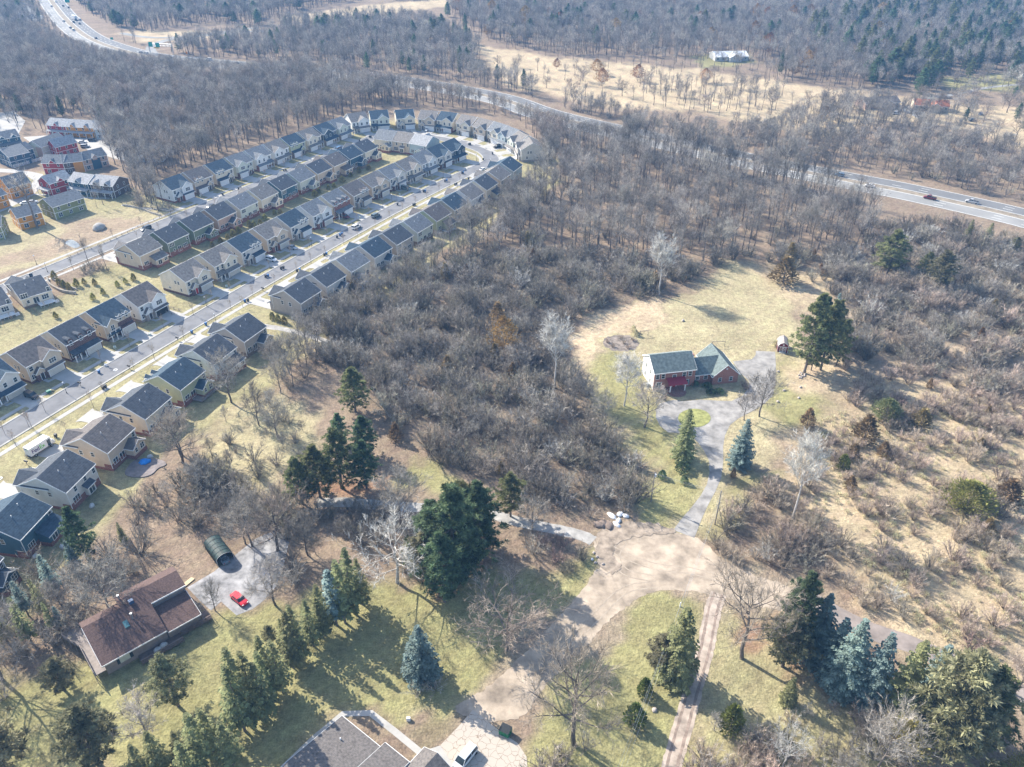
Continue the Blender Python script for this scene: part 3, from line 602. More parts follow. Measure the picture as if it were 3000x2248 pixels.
def drive(origin, ang, W, flip, L, name='driveway'):
    x0, x1 = W-5.6, W-.3
    if flip: x0, x1 = W-x1, W-x0
    P = []
    for x, y in ((x0, -1.6), (x0, -L+1.2), (x0-.7, -L), (x1+.7, -L), (x1, -L+1.2), (x1, -1.6)):
        u, v = rot2(x, y, ang); P.append((origin[0]+u, origin[1]+v))
    sheet(name, P, 0.065, M['concrete'])
    y = -4.6; P = []
    fx = W-7.3 if not flip else 7.3
    for x, y in ((fx-.5, -.4), (fx-.5, -3.4), (x0 if not flip else x1, -3.6), (x0 if not flip else x1, -2.6), (fx+.5*(1 if not flip else -1), -2.3), (fx+.5*(1 if not flip else -1), -.4)):
        u, v = rot2(x, y, ang); P.append((origin[0]+u, origin[1]+v))
    sheet('path', P, 0.045, M['concrete'])
HOUSES = {}
HW, HD = 10.4, 12.6
def place_front(row, s, wall, roof, base, style, flip, label, group, key, **k):
    p, a = row(s); k.setdefault('detail', True); HOUSES[key] = (p, a, flip)
    house(p, a, HW, HD, wall, roof, base, style, flip, label, group, views='front', **k); drive(p, a, HW, flip, 10.9)
def place_rear(row, s, wall, roof, base, style, flip, label, group, key, rear='bump', L=12.0, **k):
    p, a = row(s); a2 = a+math.pi; u = rot2(HW, HD, a2); o = (p[0]-u[0], p[1]-u[1]); HOUSES[key] = (o, a2, flip)
    house(o, a2, HW, HD, wall, roof, base, style, flip, label, group, views='rear', rear=rear, walkout=True, **k); drive(o, a2, HW, flip, L)
g1 = 'houses backing onto the brush along the main street'
T1 = [(-1,'navy','charcoal','redbrick','B',0,'bump','dark navy house at the frame edge below the teal one, mostly cut off'),
 (0,'teal','slate','redbrick','A',0,'leanto','dark teal house with long lean-to rear roof beside the tall spruce'),
 (1,'greige','charcoal','redbrick','A',0,'portico','greige house with small dark rear portico, beside the delivery truck'),
 (2,'tan','brownroof','redbrick','B',0,'bump','tan house with the bright blue tarp on its curved rear patio'),
 (3,'cream','charcoal','redbrick','A',0,'bump','cream house between the tan house with a blue tarp and the sage green one'),
 (4,'sage','slate','redbrick','E',0,'bump','sage green house with a dark rear deck and stairs'),
 (5,'lightgrey','charcoal','redbrick','A',0,'leanto','light grey house with a covered round hot tub on its rear deck'),
 (6,'taupe','charcoal','brownbrick','A',0,'bump','taupe house just before the gravel path to the brush'),
 (8,'taupe','charcoal','stone','B',0,'bump','taupe house just past the gravel path, with small conifers by its wall'),
 (9,'greige','charcoal','brownbrick','A',0,'bump','greige house with gabled rear wing, second past the gravel path'),
 (10,'cream','greyroof','redbrick','A',1,'bump','cream house with a white raised deck over a red brick walkout'),
 (11,'greige','slate','stone','A',0,'bump','pale house with dark slate roof, next after the one with a white raised deck'),
 (12,'taupe','charcoal','none','B',0,'flat','taupe house with charcoal roof and plain rear wall beside a grey roofed neighbour'),
 (13,'palegreen','greyroof','brownbrick','A',0,'flat','pale green house with grey roof and plain rear wall on a brown brick walkout'),
 (14,'sage','brownroof','stone','A',0,'leanto','green house with brown roof and shaded rear porch'),
 (15,'taupe','slate','stone','B',0,'flat','taupe house with dark slate roof behind a bare tree, across from the grey parked car'),
 (16,'white','warm','redbrick','A',0,'bump','white house with warm grey roof and small dark rear wing'),
 (17,'cream','charcoal','stone','A',0,'leanto','cream house with charcoal roof, third from the bend on the brush side'),
 (18,'tan','warm','stone','A',0,'flat','tan house with warm brown roof, second from the bend on the brush side'),
 (19,'paleblue','slate','stone','B',0,'flat','pale blue house with slate roof at the bend, half hidden by bare trees')]
for s, wl, rf, bs, st, fl_, re_, lb in T1:
    dk = {4: (.2, 7.2, 3.4, .7), 5: (5.2, 9.6, 3.0, .7), 10: (.4, 4.6, 5.2, 2.2), 14: (2, 7, 3.6, .8)}.get(s)
    place_rear(row1, s, wl, rf, bs, st, fl_, lb, g1, ('1', s), rear=re_, deck=dk, detail=s < 12)
g2 = 'houses with their garages facing the main street'
T2 = [(-1,'greige','slate','stone','B',0,'greige house with broad dark porch roof, a black car in its drive',{}),
 (0,'tan','brownroof','darkbrick','A',0,'tan house with dark brick front and brown gabled bay beside the street lamp',{}),
 (1,'cream','charcoal','darkbrick','D',0,'cream house with dark brick front and three arched dormers',{'door':'darkdoor'}),
 (2,'tan','slate','darkbrick','C',0,'tan house with white columned balcony above its porch',{}),
 (3,'white','brownroof','stone','A',0,'white house with its garage standing open',{'openg':True}),
 (4.5,'cream','warm','darkbrick','A',0,'cream house with a dark brick front and bright red front door',{'door':'reddoor'}),
 (5.5,'cream','warm','stone','B',0,'cream house with white porch columns, next above the one with a red door',{}),
 (6.5,'greige','slate','stone','E',0,'greige house with two white dormers and a white parked car in its drive',{'gdoor':'garagewhite'}),
 (7.5,'tan','warm','redbrick','A',0,'tan house with red brick arched entry and a silver car in its drive',{}),
 (8.5,'greige','slate','stone','E',0,'greige house with slate roof and two dormers, below the light grey house',{'gdoor':'garagewhite'}),
 (9.5,'lightgrey','greyroof','redbrick','A',0,'light grey house with brick garage front below the all red brick house',{}),
 (10.5,'cream','greyroof','redbrick','D',0,'red brick fronted house with a red car in its drive',{'gdoor':'garagewhite'}),
 (11.5,'taupe','brownroof','stone','E',0,'taupe house with two white dormers, next above the red brick front',{}),
 (12.5,'tan','warm','darkbrick','A',0,'tan house with dark brick front, opposite the lamp in mid street',{}),
 (13.5,'greige','greyroof','darkbrick','A',0,'greige house with a green grey van in its drive',{'gdoor':'garagewhite'}),
 (14.5,'cream','warm','stone','B',0,'cream house with warm roof and columned porch, fourth from the bend',{}),
 (15.5,'lightgrey','greyroof','brownbrick','B',0,'light grey house with columned porch, third from the bend',{'gdoor':'garagewhite'}),
 (16.5,'greige','slate','darkbrick','A',0,'greige house with slate roof, second from the bend',{'gdoor':'garagewhite'}),
 (17.5,'navy','slate','redbrick','B',0,'dark fronted house at the end of the row by the bend',{'gdoor':'garagewhite'})]
for s, wl, rf, bs, st, fl_, lb, kk in T2: place_front(row2, s, wl, rf, bs, st, fl_, lb, g2, ('2', s), detail=s < 10, **kk)
g3 = 'houses showing their backs between the two streets'
T3 = [(0,'tan','warm','redbrick','A',0,'leanto','tan house with red brick base at the near end of the middle row'),
 (1,'green','charcoal','redbrick','A',0,'flat','dark green house with plain rear wall, second in the middle row'),
 (2,'green','charcoal','redbrick','B',0,'bump','dark green house with a gabled rear wing, third in the middle row'),
 (3,'pink','charcoal','redbrick','A',0,'bump','dusty pink house next to the dark green one with a wing'),
 (4,'palegreen','greyroof','redbrick','A',0,'flat','large pale green house with grey roof and a low rear patio'),
 (5,'cream','warm','redbrick','A',0,'bump','cream house with a small dark rear roof beside the blue house'),
 (6,'teal','charcoal','redbrick','B',0,'flat','teal blue house with charcoal roof in the middle row'),
 (7,'palegreen','greyroof','redbrick','A',0,'bump','pale green house just past the teal blue house'),
 (8,'tan','charcoal','redbrick','A',0,'bump','tan house with brick base, fourth from the far end of the middle row'),
 (9,'tan','brownroof','brownbrick','B',0,'leanto','tan house with brown roof and long rear lean-to'),
 (10,'blue','slate','brownbrick','A',0,'bump','deep blue house with slate roof near the far end of the middle row'),
 (11,'cream','charcoal','redbrick','A',0,'bump','cream house ending the middle row, beside the open lawn')]
for s, wl, rf, bs, st, fl_, re_, lb in T3: place_rear(row3, s, wl, rf, bs, st, fl_, lb, g3, ('3', s), rear=re_, detail=s < 5, L=12.5)
g4 = 'houses backing onto the tall wood along the second street'
T4 = [(0,'lightgrey','slate','redbrick','A',0,'pale grey house with tall brick base at the near end of the wood side row'),
 (1,'tan','brownroof','brownbrick','E',1,'tan house with gabled stone porch, second in the wood side row'),
 (2,'cream','slate','brownbrick','E',1,'cream house with slate roof, two dormers and a stone wing'),
 (3,'palegreen','greyroof','darkbrick','A',1,'pale green house with brick garage in the wood side row'),
 (4,'white','greyroof','redbrick','B',1,'white house with blue grey porch roof and brick garage'),
 (5,'white','warm','stone','B',1,'white house with warm roof, next below the green house'),
 (6,'sage','slate','brownbrick','E',1,'green house with slate roof and two white dormers'),
 (7,'cream','warm','stone','B',1,'cream house between the green and the dark navy houses'),
 (8,'navy','slate','stone','B',1,'dark navy house with columned porch in the wood side row'),
 (9,'palegreen','greyroof','stone','B',1,'pale green house at the far end of the straight wood side row')]
for s, wl, rf, bs, st, fl_, lb in T4: place_front(row4, s, wl, rf, bs, st, fl_, lb, g4, ('4', s), detail=False, gdoor='garagewhite')
g5 = 'houses around the bend'
T5 = [((1034,391),(1078,384),'white','warm','none','B',0,'bright white house with blue grey porch roof at the start of the bend'),
 ((1090,382.5),(1144,378.5),'palegreen','slate','none','B',0,'pale green house standing alone with lawn either side at the bend'),
 ((1165,380),(1215,376.5),'cream','slate','stone','A',0,'cream house with slate roof, right of the free standing pale green one'),
 ((1227,379.5),(1271,383),'tan','warm','stone','A',0,'tan house with a white car in its drive at the bend'),
 ((1281,383),(1325,389),'cream','slate','redbrick','B',0,'cream house with grey porch at the middle of the bend'),
 ((1338,392),(1376,400),'cream','warm','stone','A',0,'cream house with a dark triangular dormer roof, fifth from the brush end of the bend'),
 ((1386,402.5),(1418,411),'tan','warm','brownbrick','A',0,'tan house with brown brick entry, fourth from the brush end of the bend'),
 ((1428,413.5),(1456,423),'cream','greyroof','brownbrick','A',0,'cream house with grey roof and brown entry, third from the brush end of the bend'),
 ((1462,426),(1487,436),'paleblue','greyroof','none','B',1,'pale blue house with white columned porch and a dark car in its drive'),
 ((1491,440),(1511,452),'palegreen','warm','stone','B',1,'pale house with warm roof, last but one of the bend before the brush'),
 ((1517,457),(1527,475),'greige','warm','stone','A',1,'greige house with broad grey roof at the very end of the bend, against the brush')]
for fl5, fr5, wl, rf, bs, st, fl_, lb in T5:
    a, b = G(*fl5), G(*fr5); ang = math.atan2(b[1]-a[1], b[0]-a[0]); HOUSES[('5', fl5)] = (a, ang, fl_)
    house(a, ang, 10.2, 12, wl, rf, bs, st, fl_, lb, g5, views='front', detail=False, gdoor='garagewhite'); drive(a, ang, 10.2, fl_, 10)
g6 = 'houses on the island inside the bend'
for (rl, rr, wl, rf, re_, lb) in [((1099,440),(1147,446),'cream','greyroof','bump','cream house with brick based rear wing on the lawn inside the bend'),
        ((1151,446),(1197,453),'tan','warm','portico','tan house in the middle of the three inside the bend'), ((1202,454),(1246,462),'paleblue','lightroof','bump','pale blue house with light roof, beside the dark fronted row end')]:
    l, r_ = G(*rl), G(*rr); a2 = math.atan2(l[1]-r_[1], l[0]-r_[0]); u = rot2(HW, HD, a2); o = (l[0]-u[0], l[1]-u[1]); HOUSES[('6', rl)] = (o, a2, 0)
    house(o, a2, HW, HD, wl, rf, 'redbrick', 'A', 0, lb, g6, views='rear', rear=re_, detail=False); drive(o, a2, HW, 0, 11)
LOWA = R(45.5); _lf = Z3(105, 287)
# two low houses at the left edge
for (nl, a_, wl, lb, key) in [(Z3(180,262), LOWA, 'cream', 'cream low house with broad charcoal roof and rear deck beside the curved retaining wall', 'a'), ((_lf[0]-9.6*math.cos(LOWA), _lf[1]-9.6*math.sin(LOWA)), LOWA, 'greige', 'low house cut off by the frame edge, left of the cream low house', 'b')]:
    a2 = a_+math.pi; u = rot2(9.8, 15.4, a2); o = (nl[0]-u[0], nl[1]-u[1]); HOUSES[('7', key)] = (o, a2, 0)
    house(o, a2, 9.8, 15.4, wl, 'charcoal', 'brownbrick', 'A', 0, lb, 'low houses at the left edge', views='rear', rear='flat', E=3.9, RZ=7.0, deck=(.5, 5.5, 3, .8))

# ---------------------------------------------------------------- coloured town houses
def town(nl, nr, D, wall, roof, label, ends=True, E=5.6, RZ=8.3, second=None, porch=False, ridge='x', dormers=0):
    """block with its facing wall from nl to nr"""
    a = math.atan2(nr[1]-nl[1], nr[0]-nl[0]); W = math.dist(nl, nr); root = empty('town_house', nl, a, label, 'town house', 'coloured town houses')
    w, r, tr = MB(), MB(), MB()
    if ridge == 'x': w.prism([(0, 0), (D, 0), (D, E), (D/2, RZ), (0, E)], 0, W, 'x'); gable(0, W, 0, D, E, RZ, 'x', roof=r, trim=tr)
    else: w.prism([(0, 0), (W, 0), (W, E), (W/2, RZ), (0, E)], 0, D, 'y'); gable(0, W, 0, D, E, RZ, 'y', roof=r, trim=tr)
    tr.box(-.06, W+.06, -.06, -.005, 2.75, 2.95); tr.box(-.06, -.005, 0, D, 2.75, 2.95); tr.box(W+.005, W+.06, 0, D, 2.75, 2.95)
    for x in (0, W): tr.box(x-.09, x+.09, -.09, .09, 0, E-.3)
    n = max(2, int(W/3.6))
    for i in range(n):
        x = W*(i+.5)/n; add_window(root, x, 0, 3.9, 0, 1.0, 1.35, 'single', False); add_window(root, x, 0, .8, 0, 1.2 if i % 2 else 1.6, 1.6, 'double', False)
    for y in (D*.3, D*.7):
        for z in (.9, 3.9): add_window(root, W, y, z, math.pi/2, .9, 1.3, 'single', False); add_window(root, 0, y, z, -math.pi/2, .9, 1.3, 'single', False)
    for i in range(dormers):
        x = W*(i+.5)/dormers; w.prism([(x-1.1, E-1), (x+1.1, E-1), (x+1.1, E+.5), (x, E+1.5), (x-1.1, E+.5)], -.4, 3, 'y'); gable(x-1.1, x+1.1, -.4, 3, E+.5, E+1.55, 'y', roof=r, trim=tr, b_end=False, ov=.2, ov2=.2)
    if porch:
        r.prism([(-2.0, 2.75), (0, 3.4), (0, 3.2), (-2.0, 2.55)], 0, W, 'x')
        for x in np.linspace(.2, W-.2, n+1): tr.box(x-.1, x+.1, -1.9, -1.7, 0, 2.55)
    w.build('wall', M['w_'+wall], root); r.build('roof', M['r_'+roof], root); tr.build('trim', M['trim'], root)
    if second:
        for x0, x1, c in second:
            s = MB(); s.box(W*x0, W*x1, -.10, .05, 0, E-.25); s.build('facade_panel', M['w_'+c], root)
town(zt(645,290), zt(885,310), 9, 'red', 'lightroof', 'red town house with pale roof and white porch at the back of the court', porch=True, dormers=1)
town(zt(890,310), zt(1240,330), 9, 'orange', 'lightroof', 'orange town house with pale stepped roof behind the court', porch=True, dormers=2)
town(zt(1260,345), zt(1730,345), 10, 'paleblue', 'lightroof', 'long pale blue and brick red town house by the pale pond', dormers=2, second=[(.72,1,'red'),(.5,.71,'pink')])
town(zt(0,500), zt(300,440), 10, 'blue', 'greyroof', 'blue town house with white dormers at the far left', porch=True, dormers=2)
town(zt(-20,640), zt(160,720), 10, 'blue', 'greyroof', 'dark blue town house seen end on behind a white fence', ridge='y')
town(zt(165,700), zt(470,600), 9, 'blue', 'greyroof', 'dark blue town house with broad grey roof behind a white fence')
town(zt(390,560), zt(580,590), 16, 'palegreen', 'greyroof', 'pale green and pink town house left of the tall red one', ridge='y', second=[(.6,1,'pink')])
town(zt(760,590), zt(1030,520), 8, 'red', 'lightroof', 'tall red town house with pale gabled roof in the middle of the court', porch=False, RZ=8.8)
town(zt(590,800), zt(860,800), 9, 'red', 'greyroof', 'red end of the long multicoloured town house row', dormers=1)
town(zt(862,800), zt(1110,770), 9, 'brown', 'greyroof', 'brown and orange middle of the multicoloured town house row', second=[(.5,1,'orange')])
town(zt(1112,765), zt(1420,690), 9, 'pink', 'greyroof', 'dusty pink end of the multicoloured town house row, behind bare trees', dormers=1, second=[(.35,.7,'blue')])
town(zt(545,1040), zt(690,1080), 11, 'red', 'lightroof', 'red town house with pale roof, nearest on its lane', porch=True, ridge='y')
town(zt(695,1075), zt(960,1000), 9, 'red', 'lightroof', 'red town house wing with white windows beside the blue one', dormers=1)
town(zt(930,1040), zt(1180,1080), 10, 'blue', 'lightroof', 'blue town house with white porch between red and brown ones', porch=True, dormers=1)
town(zt(1215,1080), zt(1500,1110), 11, 'brown', 'lightroof', 'dark brown town house with white porch beside the wood', porch=True, dormers=2)
town(zt(735,1390), zt(1130,1260), 11, 'olive', 'greyroof', 'olive green town house overlooking the basin')
town(zt(285,1530), zt(590,1450), 10, 'orange', 'greyroof', 'orange town house beside the olive green one')
town(zt(165,1130), zt(440,1050), 9, 'orange', 'greyroof', 'tall orange town house behind the big bare tree', RZ=9.5)
town(zt(-90,1290), zt(140,1210), 9, 'orange', 'greyroof', 'orange town house cut off by the frame edge')
town(zt(-120,1660), zt(70,1640), 9, 'olive', 'greyroof', 'olive town house corner at the frame edge below the orange one')
town(zt(1800,640), zt(2110,640), 9, 'lightgrey', 'lightroof', 'pale stepped town house half hidden in the wood edge', dormers=2)
town(zt(1750,480), zt(2080,450), 9, 'white', 'lightroof', 'pale white roofed town house behind the trees by the pond')
# ---------------------------------------------------------------- red brick house with garage wing
def brick_house():
    o = (41.49, 189.09); a = R(10.85); root = empty('brick_house', o, a, 'red brick two storey house with green grey roof, red porch roof and garage wing', 'house')
    w, ws, r, tr = MB(), MB(), MB(), MB(); bk = brickmat('red house brick', (.36,.15,.115))
    w.box(0, 12.6, 0, .3, 0, 5.8); ws.prism([(.3, 0), (10.1, 0), (10.1, 5.8), (5.05, 8.85), (.3, 5.95)], .0, 12.6, 'x')
    gable(0, 12.6, 0, 10.1, 6.0, 9.0, 'x', roof=r, trim=tr, ov=.35, ov2=.25)
    w.prism([(1.0, 0), (9.6, 0), (9.6, 3.2), (5.3, 6.1), (1.0, 3.2)], 12.6, 20, 'x'); gable(12.6, 22, 1.0, 9.6, 3.25, 6.3, 'x', roof=r, trim=tr, a_end=False, b_end=False)
    w.prism([(18.3, 0), (26.2, 0), (26.2, 3.05), (22.25, 6.4), (18.3, 3.05)], -.55, 11.6, 'y'); gable(18.3, 26.2, -.55, 11.6, 3.1, 6.55, 'y', roof=r, trim=tr, ov=.45)
    w.build('wall', bk, root); ws.build('side_wall', M['w_white'], root)
    r.build('roof', M['r_greenroof'], root); tr.build('trim', M['trim'], root)
    for x in (1.0, 2.7, 6.2, 9.2, 11.0): add_window(root, x, 0, 3.9, 0, 1.0 if x != 6.2 else 1.1, 1.45 if x != 6.2 else .9, 'single')
    for x in (1.6, 10.0): add_window(root, x, 0, .9, 0, 1.5, 1.7, 'double')
    for x in (14.0, 16.6): add_window(root, x, 1.0, 1.4, 0, 1.1, 1.1, 'single')
    for x in (20.5, 24.0): add_window(root, x, -.55, .9, 0, .9, 1.3, 'single')
    for y, z in ((3.2, 3.9), (7, 3.9), (3, 1), (7.2, 1)): add_window(root, 0, y, z, -math.pi/2, .9, 1.3, 'single')
    po = MB(); po.box(3.9, 9.2, -2.6, -.02, 0, .55); po.slab([(6.5+2.2*math.cos(t), -2.6+1.5*math.sin(t)) for t in np.linspace(math.pi, 2*math.pi, 12)], 0, .36); po.slab([(6.5+2.7*math.cos(t), -2.6+2.1*math.sin(t)) for t in np.linspace(math.pi, 2*math.pi, 12)], 0, .18)
    po.build('porch', brickmat('porch brick', (.26,.13,.11)), root)
    pr = MB(); pr.prism([(-2.9, 3.1), (0, 3.95), (0, 3.8), (-2.9, 2.95)], 3.7, 9.4, 'x'); prf = pr.build('porch_roof', lined('red standing seam metal', (.30,.03,.05), .45, 'x', .5, .05, .45, .1), root)
    for x in (4.3, 8.8): cb = MB().tube([(x, -2.5, .55), (x, -2.5, 2.98)], .17, 10); cb.build('porch_column', M['trim'], root)
    MB().box(5.9, 6.9, -.08, -.01, .56, 2.65).build('door', M['reddoor'], root); MB().box(5.6, 5.88, -.07, -.01, .56, 2.65).box(6.92, 7.2, -.07, -.01, .56, 2.65).build('sidelight', M['trim'], root)
    for x in (9.0, 10.95): MB().box(x-.22, x+.18, -.07, -.01, .9, 2.6).build('shutter', M['w_teal'], root)
    MB().tube([(22.25, -.57, 5.2), (22.25, -.62, 5.2)], .28, 12).build('gable_vent', M['trim'], root)
    MB().box(12.9, 14.2, 5.6, 6.6, 5.5, 7.3).build('chimney', bk, root)
    MB().box(5.0, 8.8, 9.9, 12.6, 0, 3.2).build('rear_room', M['w_white'], root); MB().box(4.8, 9, 10, 12.9, 3.2, 3.4).build('rear_room_roof', M['r_lightroof'], root)
    MB().box(-1.1, -.3, 2.2, 3.1, 0, .9).build('cooling_unit', M['metal'], root)
brick_house()
# ---------------------------------------------------------------- red barn shed
def barn():
    l, r_ = G(2276.2, 1030.3), G(2307, 1033.9); W = math.dist(l, r_); a = math.atan2(r_[1]-l[1], r_[0]-l[0]); D = 4.6
    root = empty('garden_shed', l, a, 'small red barn shaped shed with white crossed double doors beside the driveway', 'shed')
    pr = [(0, 0), (W, 0), (W, 2.0), (W*.82, 2.9), (W/2, 3.4), (W*.18, 2.9), (0, 2.0)]
    MB().prism(pr, 0, D, 'y').build('wall', lined('red barn boards', (.20,.02,.03), .3, 'x', .4, .08, .8, .08), root)
    ro = MB(); top = [(-.15, 1.95), (W*.17, 2.96), (W/2, 3.5), (W*.83, 2.96), (W+.15, 1.95)]
    for i in range(4):
        (a0, z0), (a1, z1) = top[i], top[i+1]; ro.prism([(a0, z0), (a1, z1), (a1, z1+.1), (a0, z0+.1)], -.15, D+.15, 'y')
    ro.build('roof', lined('grey barn roof', (.33,.30,.28), .3, 'y', .3, .1, .9, .1), root)
    t = MB()
    for i in range(4):
        (a0, z0), (a1, z1) = top[i], top[i+1]; t.prism([(a0, z0-.05), (a1, z1-.05), (a1, z1+.1), (a0, z0+.1)], -.2, -.152, 'y')
    t.box(-.03, W+.03, -.06, -.01, 1.9, 2.02)
    for x in (0, W): t.box(x-.06, x+.06, -.07, -.01, 0, 1.9)
    t.box(W/2-.22, W/2+.22, -.06, -.01, 2.3, 2.85); t.build('trim', M['trim'], root)
    for s in (-1, 1):
        d = MB(); x0, x1 = (W/2-.98, W/2-.02) if s < 0 else (W/2+.02, W/2+.98)
        d.box(x0, x0+.13, -.07, -.01, .1, 1.85); d.box(x1-.13, x1, -.07, -.01, .1, 1.85); d.box(x0, x1, -.07, -.01, .1, .24); d.box(x0, x1, -.07, -.01, 1.72, 1.85)
        for q in (0, 1):
            p0, p1 = (Vector((x0+.13, -.045, .24)), Vector((x1-.13, -.045, 1.72))) if q else (Vector((x1-.13, -.04, .24)), Vector((x0+.13, -.04, 1.72)))
            d.tube([p0, p1], .05, 4)
        d.build('door', M['trim'], root)
    MB().box(W/2-1, W/2+1, -.9, -.1, 0, .12).build('ramp', M['concrete'], root)
barn()
# ---------------------------------------------------------------- brown roofed house with decks
def brown_house():
    root = empty('house', (-77.21, 91.74), R(41.95), 'brown shingled house with wooden decks, skylight and blue ridge vent box by the spruce row', 'house')
    rf = lined('brown shingle', (.12,.078,.068), .24, 'y', .3, .2, .9, .16, 3.5); sl = .28; ZE = 3.6
    zz_ = lambda y: ZE+sl*y
    r, w, tr = MB(), MB(), MB()
    def plane(x0, x1, y0, y1, base=0.0): r.prism([(y0, zz_(y0)+base), (y1, zz_(y1)+base), (y1, zz_(y1)+base+.22), (y0, zz_(y0)+base+.22)], x0, x1, 'x')
    plane(0, 12.4, 0, 9.2); plane(7.3, 12.4, 9.2, 10.9); plane(12.4, 19.5, 6.9, 10.9)
    rr = lambda x0, x1, y0, y1, dz: r.prism([(y0, zz_(y0)+.0), (y1, zz_(y0)-dz), (y1, zz_(y0)-dz+.22), (y0, zz_(y0)+.22)], x0, x1, 'x')
    rr(0, 7.3, 9.2, 12.0, 1.1); rr(7.3, 19.5, 10.9, 13.9, 1.2)
    r.prism([(0, 3.0), (6.75, 4.3), (6.75, 4.5), (0, 3.2)], 12.5, 19.2, 'x')
    r.build('roof', rf, root)
    w.prism([(.9, 0), (11.5, 0), (11.5, 5.3), (9.2, 6.05), (.9, 3.75)], .5, 12.3, 'x'); w.prism([(7.2, 0), (13.4, 0), (13.4, 5.6), (10.9, 6.5), (7.2, 5.5)], 7.4, 19.3, 'x'); w.prism([(.8, 0), (7.2, 0), (7.2, 4.3), (.8, 3.1)], 12.5, 19.1, 'x')
    w.build('wall', lined('grey brown siding', (.33,.27,.24), .2, 'z', .3, .08), root)
    tr.box(0, 12.4, -.08, -.005, 3.55, 3.85); tr.box(12.5, 19.2, -.08, -.005, 2.95, 3.22); tr.box(12.4, 19.5, 6.80, 6.895, 5.45, 5.77); tr.prism([(0, 3.58), (9.2, 6.16), (9.2, 6.42), (0, 3.84)], -.07, -.004, 'x'); tr.prism([(0, 2.98), (6.75, 4.28), (6.75, 4.52), (0, 3.22)], 19.204, 19.28, 'x')
    tr.build('trim', M['trim'], root)
    sk = MB(); y0 = 4.6; sk.prism([(y0, zz_(y0)+.2), (y0+1.5, zz_(y0+1.5)+.2), (y0+1.5, zz_(y0+1.5)+.42), (y0, zz_(y0)+.42)], 6.4, 7.3, 'x'); sk.build('skylight', mat('skylight glass', (.12,.24,.25), .15, .1, 1), root)
    MB().box(9.0, 9.9, 8.7, 9.5, zz_(9)+.2, zz_(9)+.95).build('ridge_vent_box', mat('blue flashing', (.05,.10,.2), .4, .1, 2), root)
    for x, y, h in ((8.3, 5.8, 1.5), (7.9, 11.2, 1.2)): f = MB().tube([(x, y, zz_(min(y, 10))), (x, y, zz_(min(y, 10))+h)], .16, 10).tube([(x, y, zz_(min(y, 10))+h), (x, y, zz_(min(y, 10))+h+.3)], .27, 10); f.build('flue', M['metal'], root)
    MB().box(2.6, 5.6, .82, .895, 1.2, 2.7).build('window', M['glass'], root); MB().box(3.1, 5.0, .78, .818, 1.25, 2.65).build('blind', mat('cream blind', (.6,.6,.5), .8, .05, 2), root)
    dk = MB(); dk.box(6.2, 14.4, -1.6, .78, .45, .65); dk.box(14.4, 20.9, -.1, .68, .45, .65); dk.box(19.4, 20.9, .68, 2.8, .45, .65)
    for a0, a1, y in ((6.2, 14.4, -1.6), (14.4, 20.9, -.1)):
        for x in np.arange(a0, a1+.1, 1.37): dk.box(x-.05, x+.05, y-.05, y+.05, 0, 1.6)
        for z in (.95, 1.25, 1.6): dk.box(a0, a1, y-.09, y-.052, z-.05, z+.05)
        dk.box(a0, a1, y-.12, y+.12, 1.66, 1.71)
    dk.box(20.85, 20.95, 0, 2.7, 1.6, 1.7); dk.build('front_deck', M['wood'], root)
    sd = MB(); sd.slab([(-1.6, .3), (.45, .3), (.45, 12.2), (-.4, 15.2), (-3.4, 13.6), (-1.6, 9.0)], 2.0, 2.2); pts = [(-1.6, .3), (-1.6, 9.0), (-3.4, 13.6), (-.4, 15.2), (.45, 12.4)]
    for i in range(4):
        p, q = Vector((*pts[i], 0)), Vector((*pts[i+1], 0)); n = max(2, int((q-p).length/1.5))
        for k in range(n+1): c = p.lerp(q, k/n); sd.box(c.x-.06, c.x+.06, c.y-.06, c.y+.06, 0, 3.2)
        for z in (2.55, 2.85, 3.2): sd.tube([p+Vector((0, 0, z)), q+Vector((0, 0, z))], .06, 4)
    sd.build('side_deck', M['woodgrey'], root)
    for x, y in ((9.6, -.5), (10.9, -.2)): t = MB().dome(x, y, .65, .85, .65, .8, 12, 3); o = t.build('covered_seat', mat('pale furniture cover', (.55,.55,.52), .7, .1, 2), root, True)
brown_house()
def plank_stack():
    p = G(150+1775/4.422, 1620+385/4.422); b = MB()
    for i in range(5): b.box(-1.3, 1.3+.1*(i % 2), -.5+i*.2, -.32+i*.2, .02, .2)
    o = b.build('plank_stack', mat('fresh lumber', (.62,.5,.32), .8, .1, 2)); o.location = (*p, 0); o.rotation_euler = (0, 0, R(60)); tag(o, 'short stack of pale new planks beside the brown roofed house', 'planks')
plank_stack()
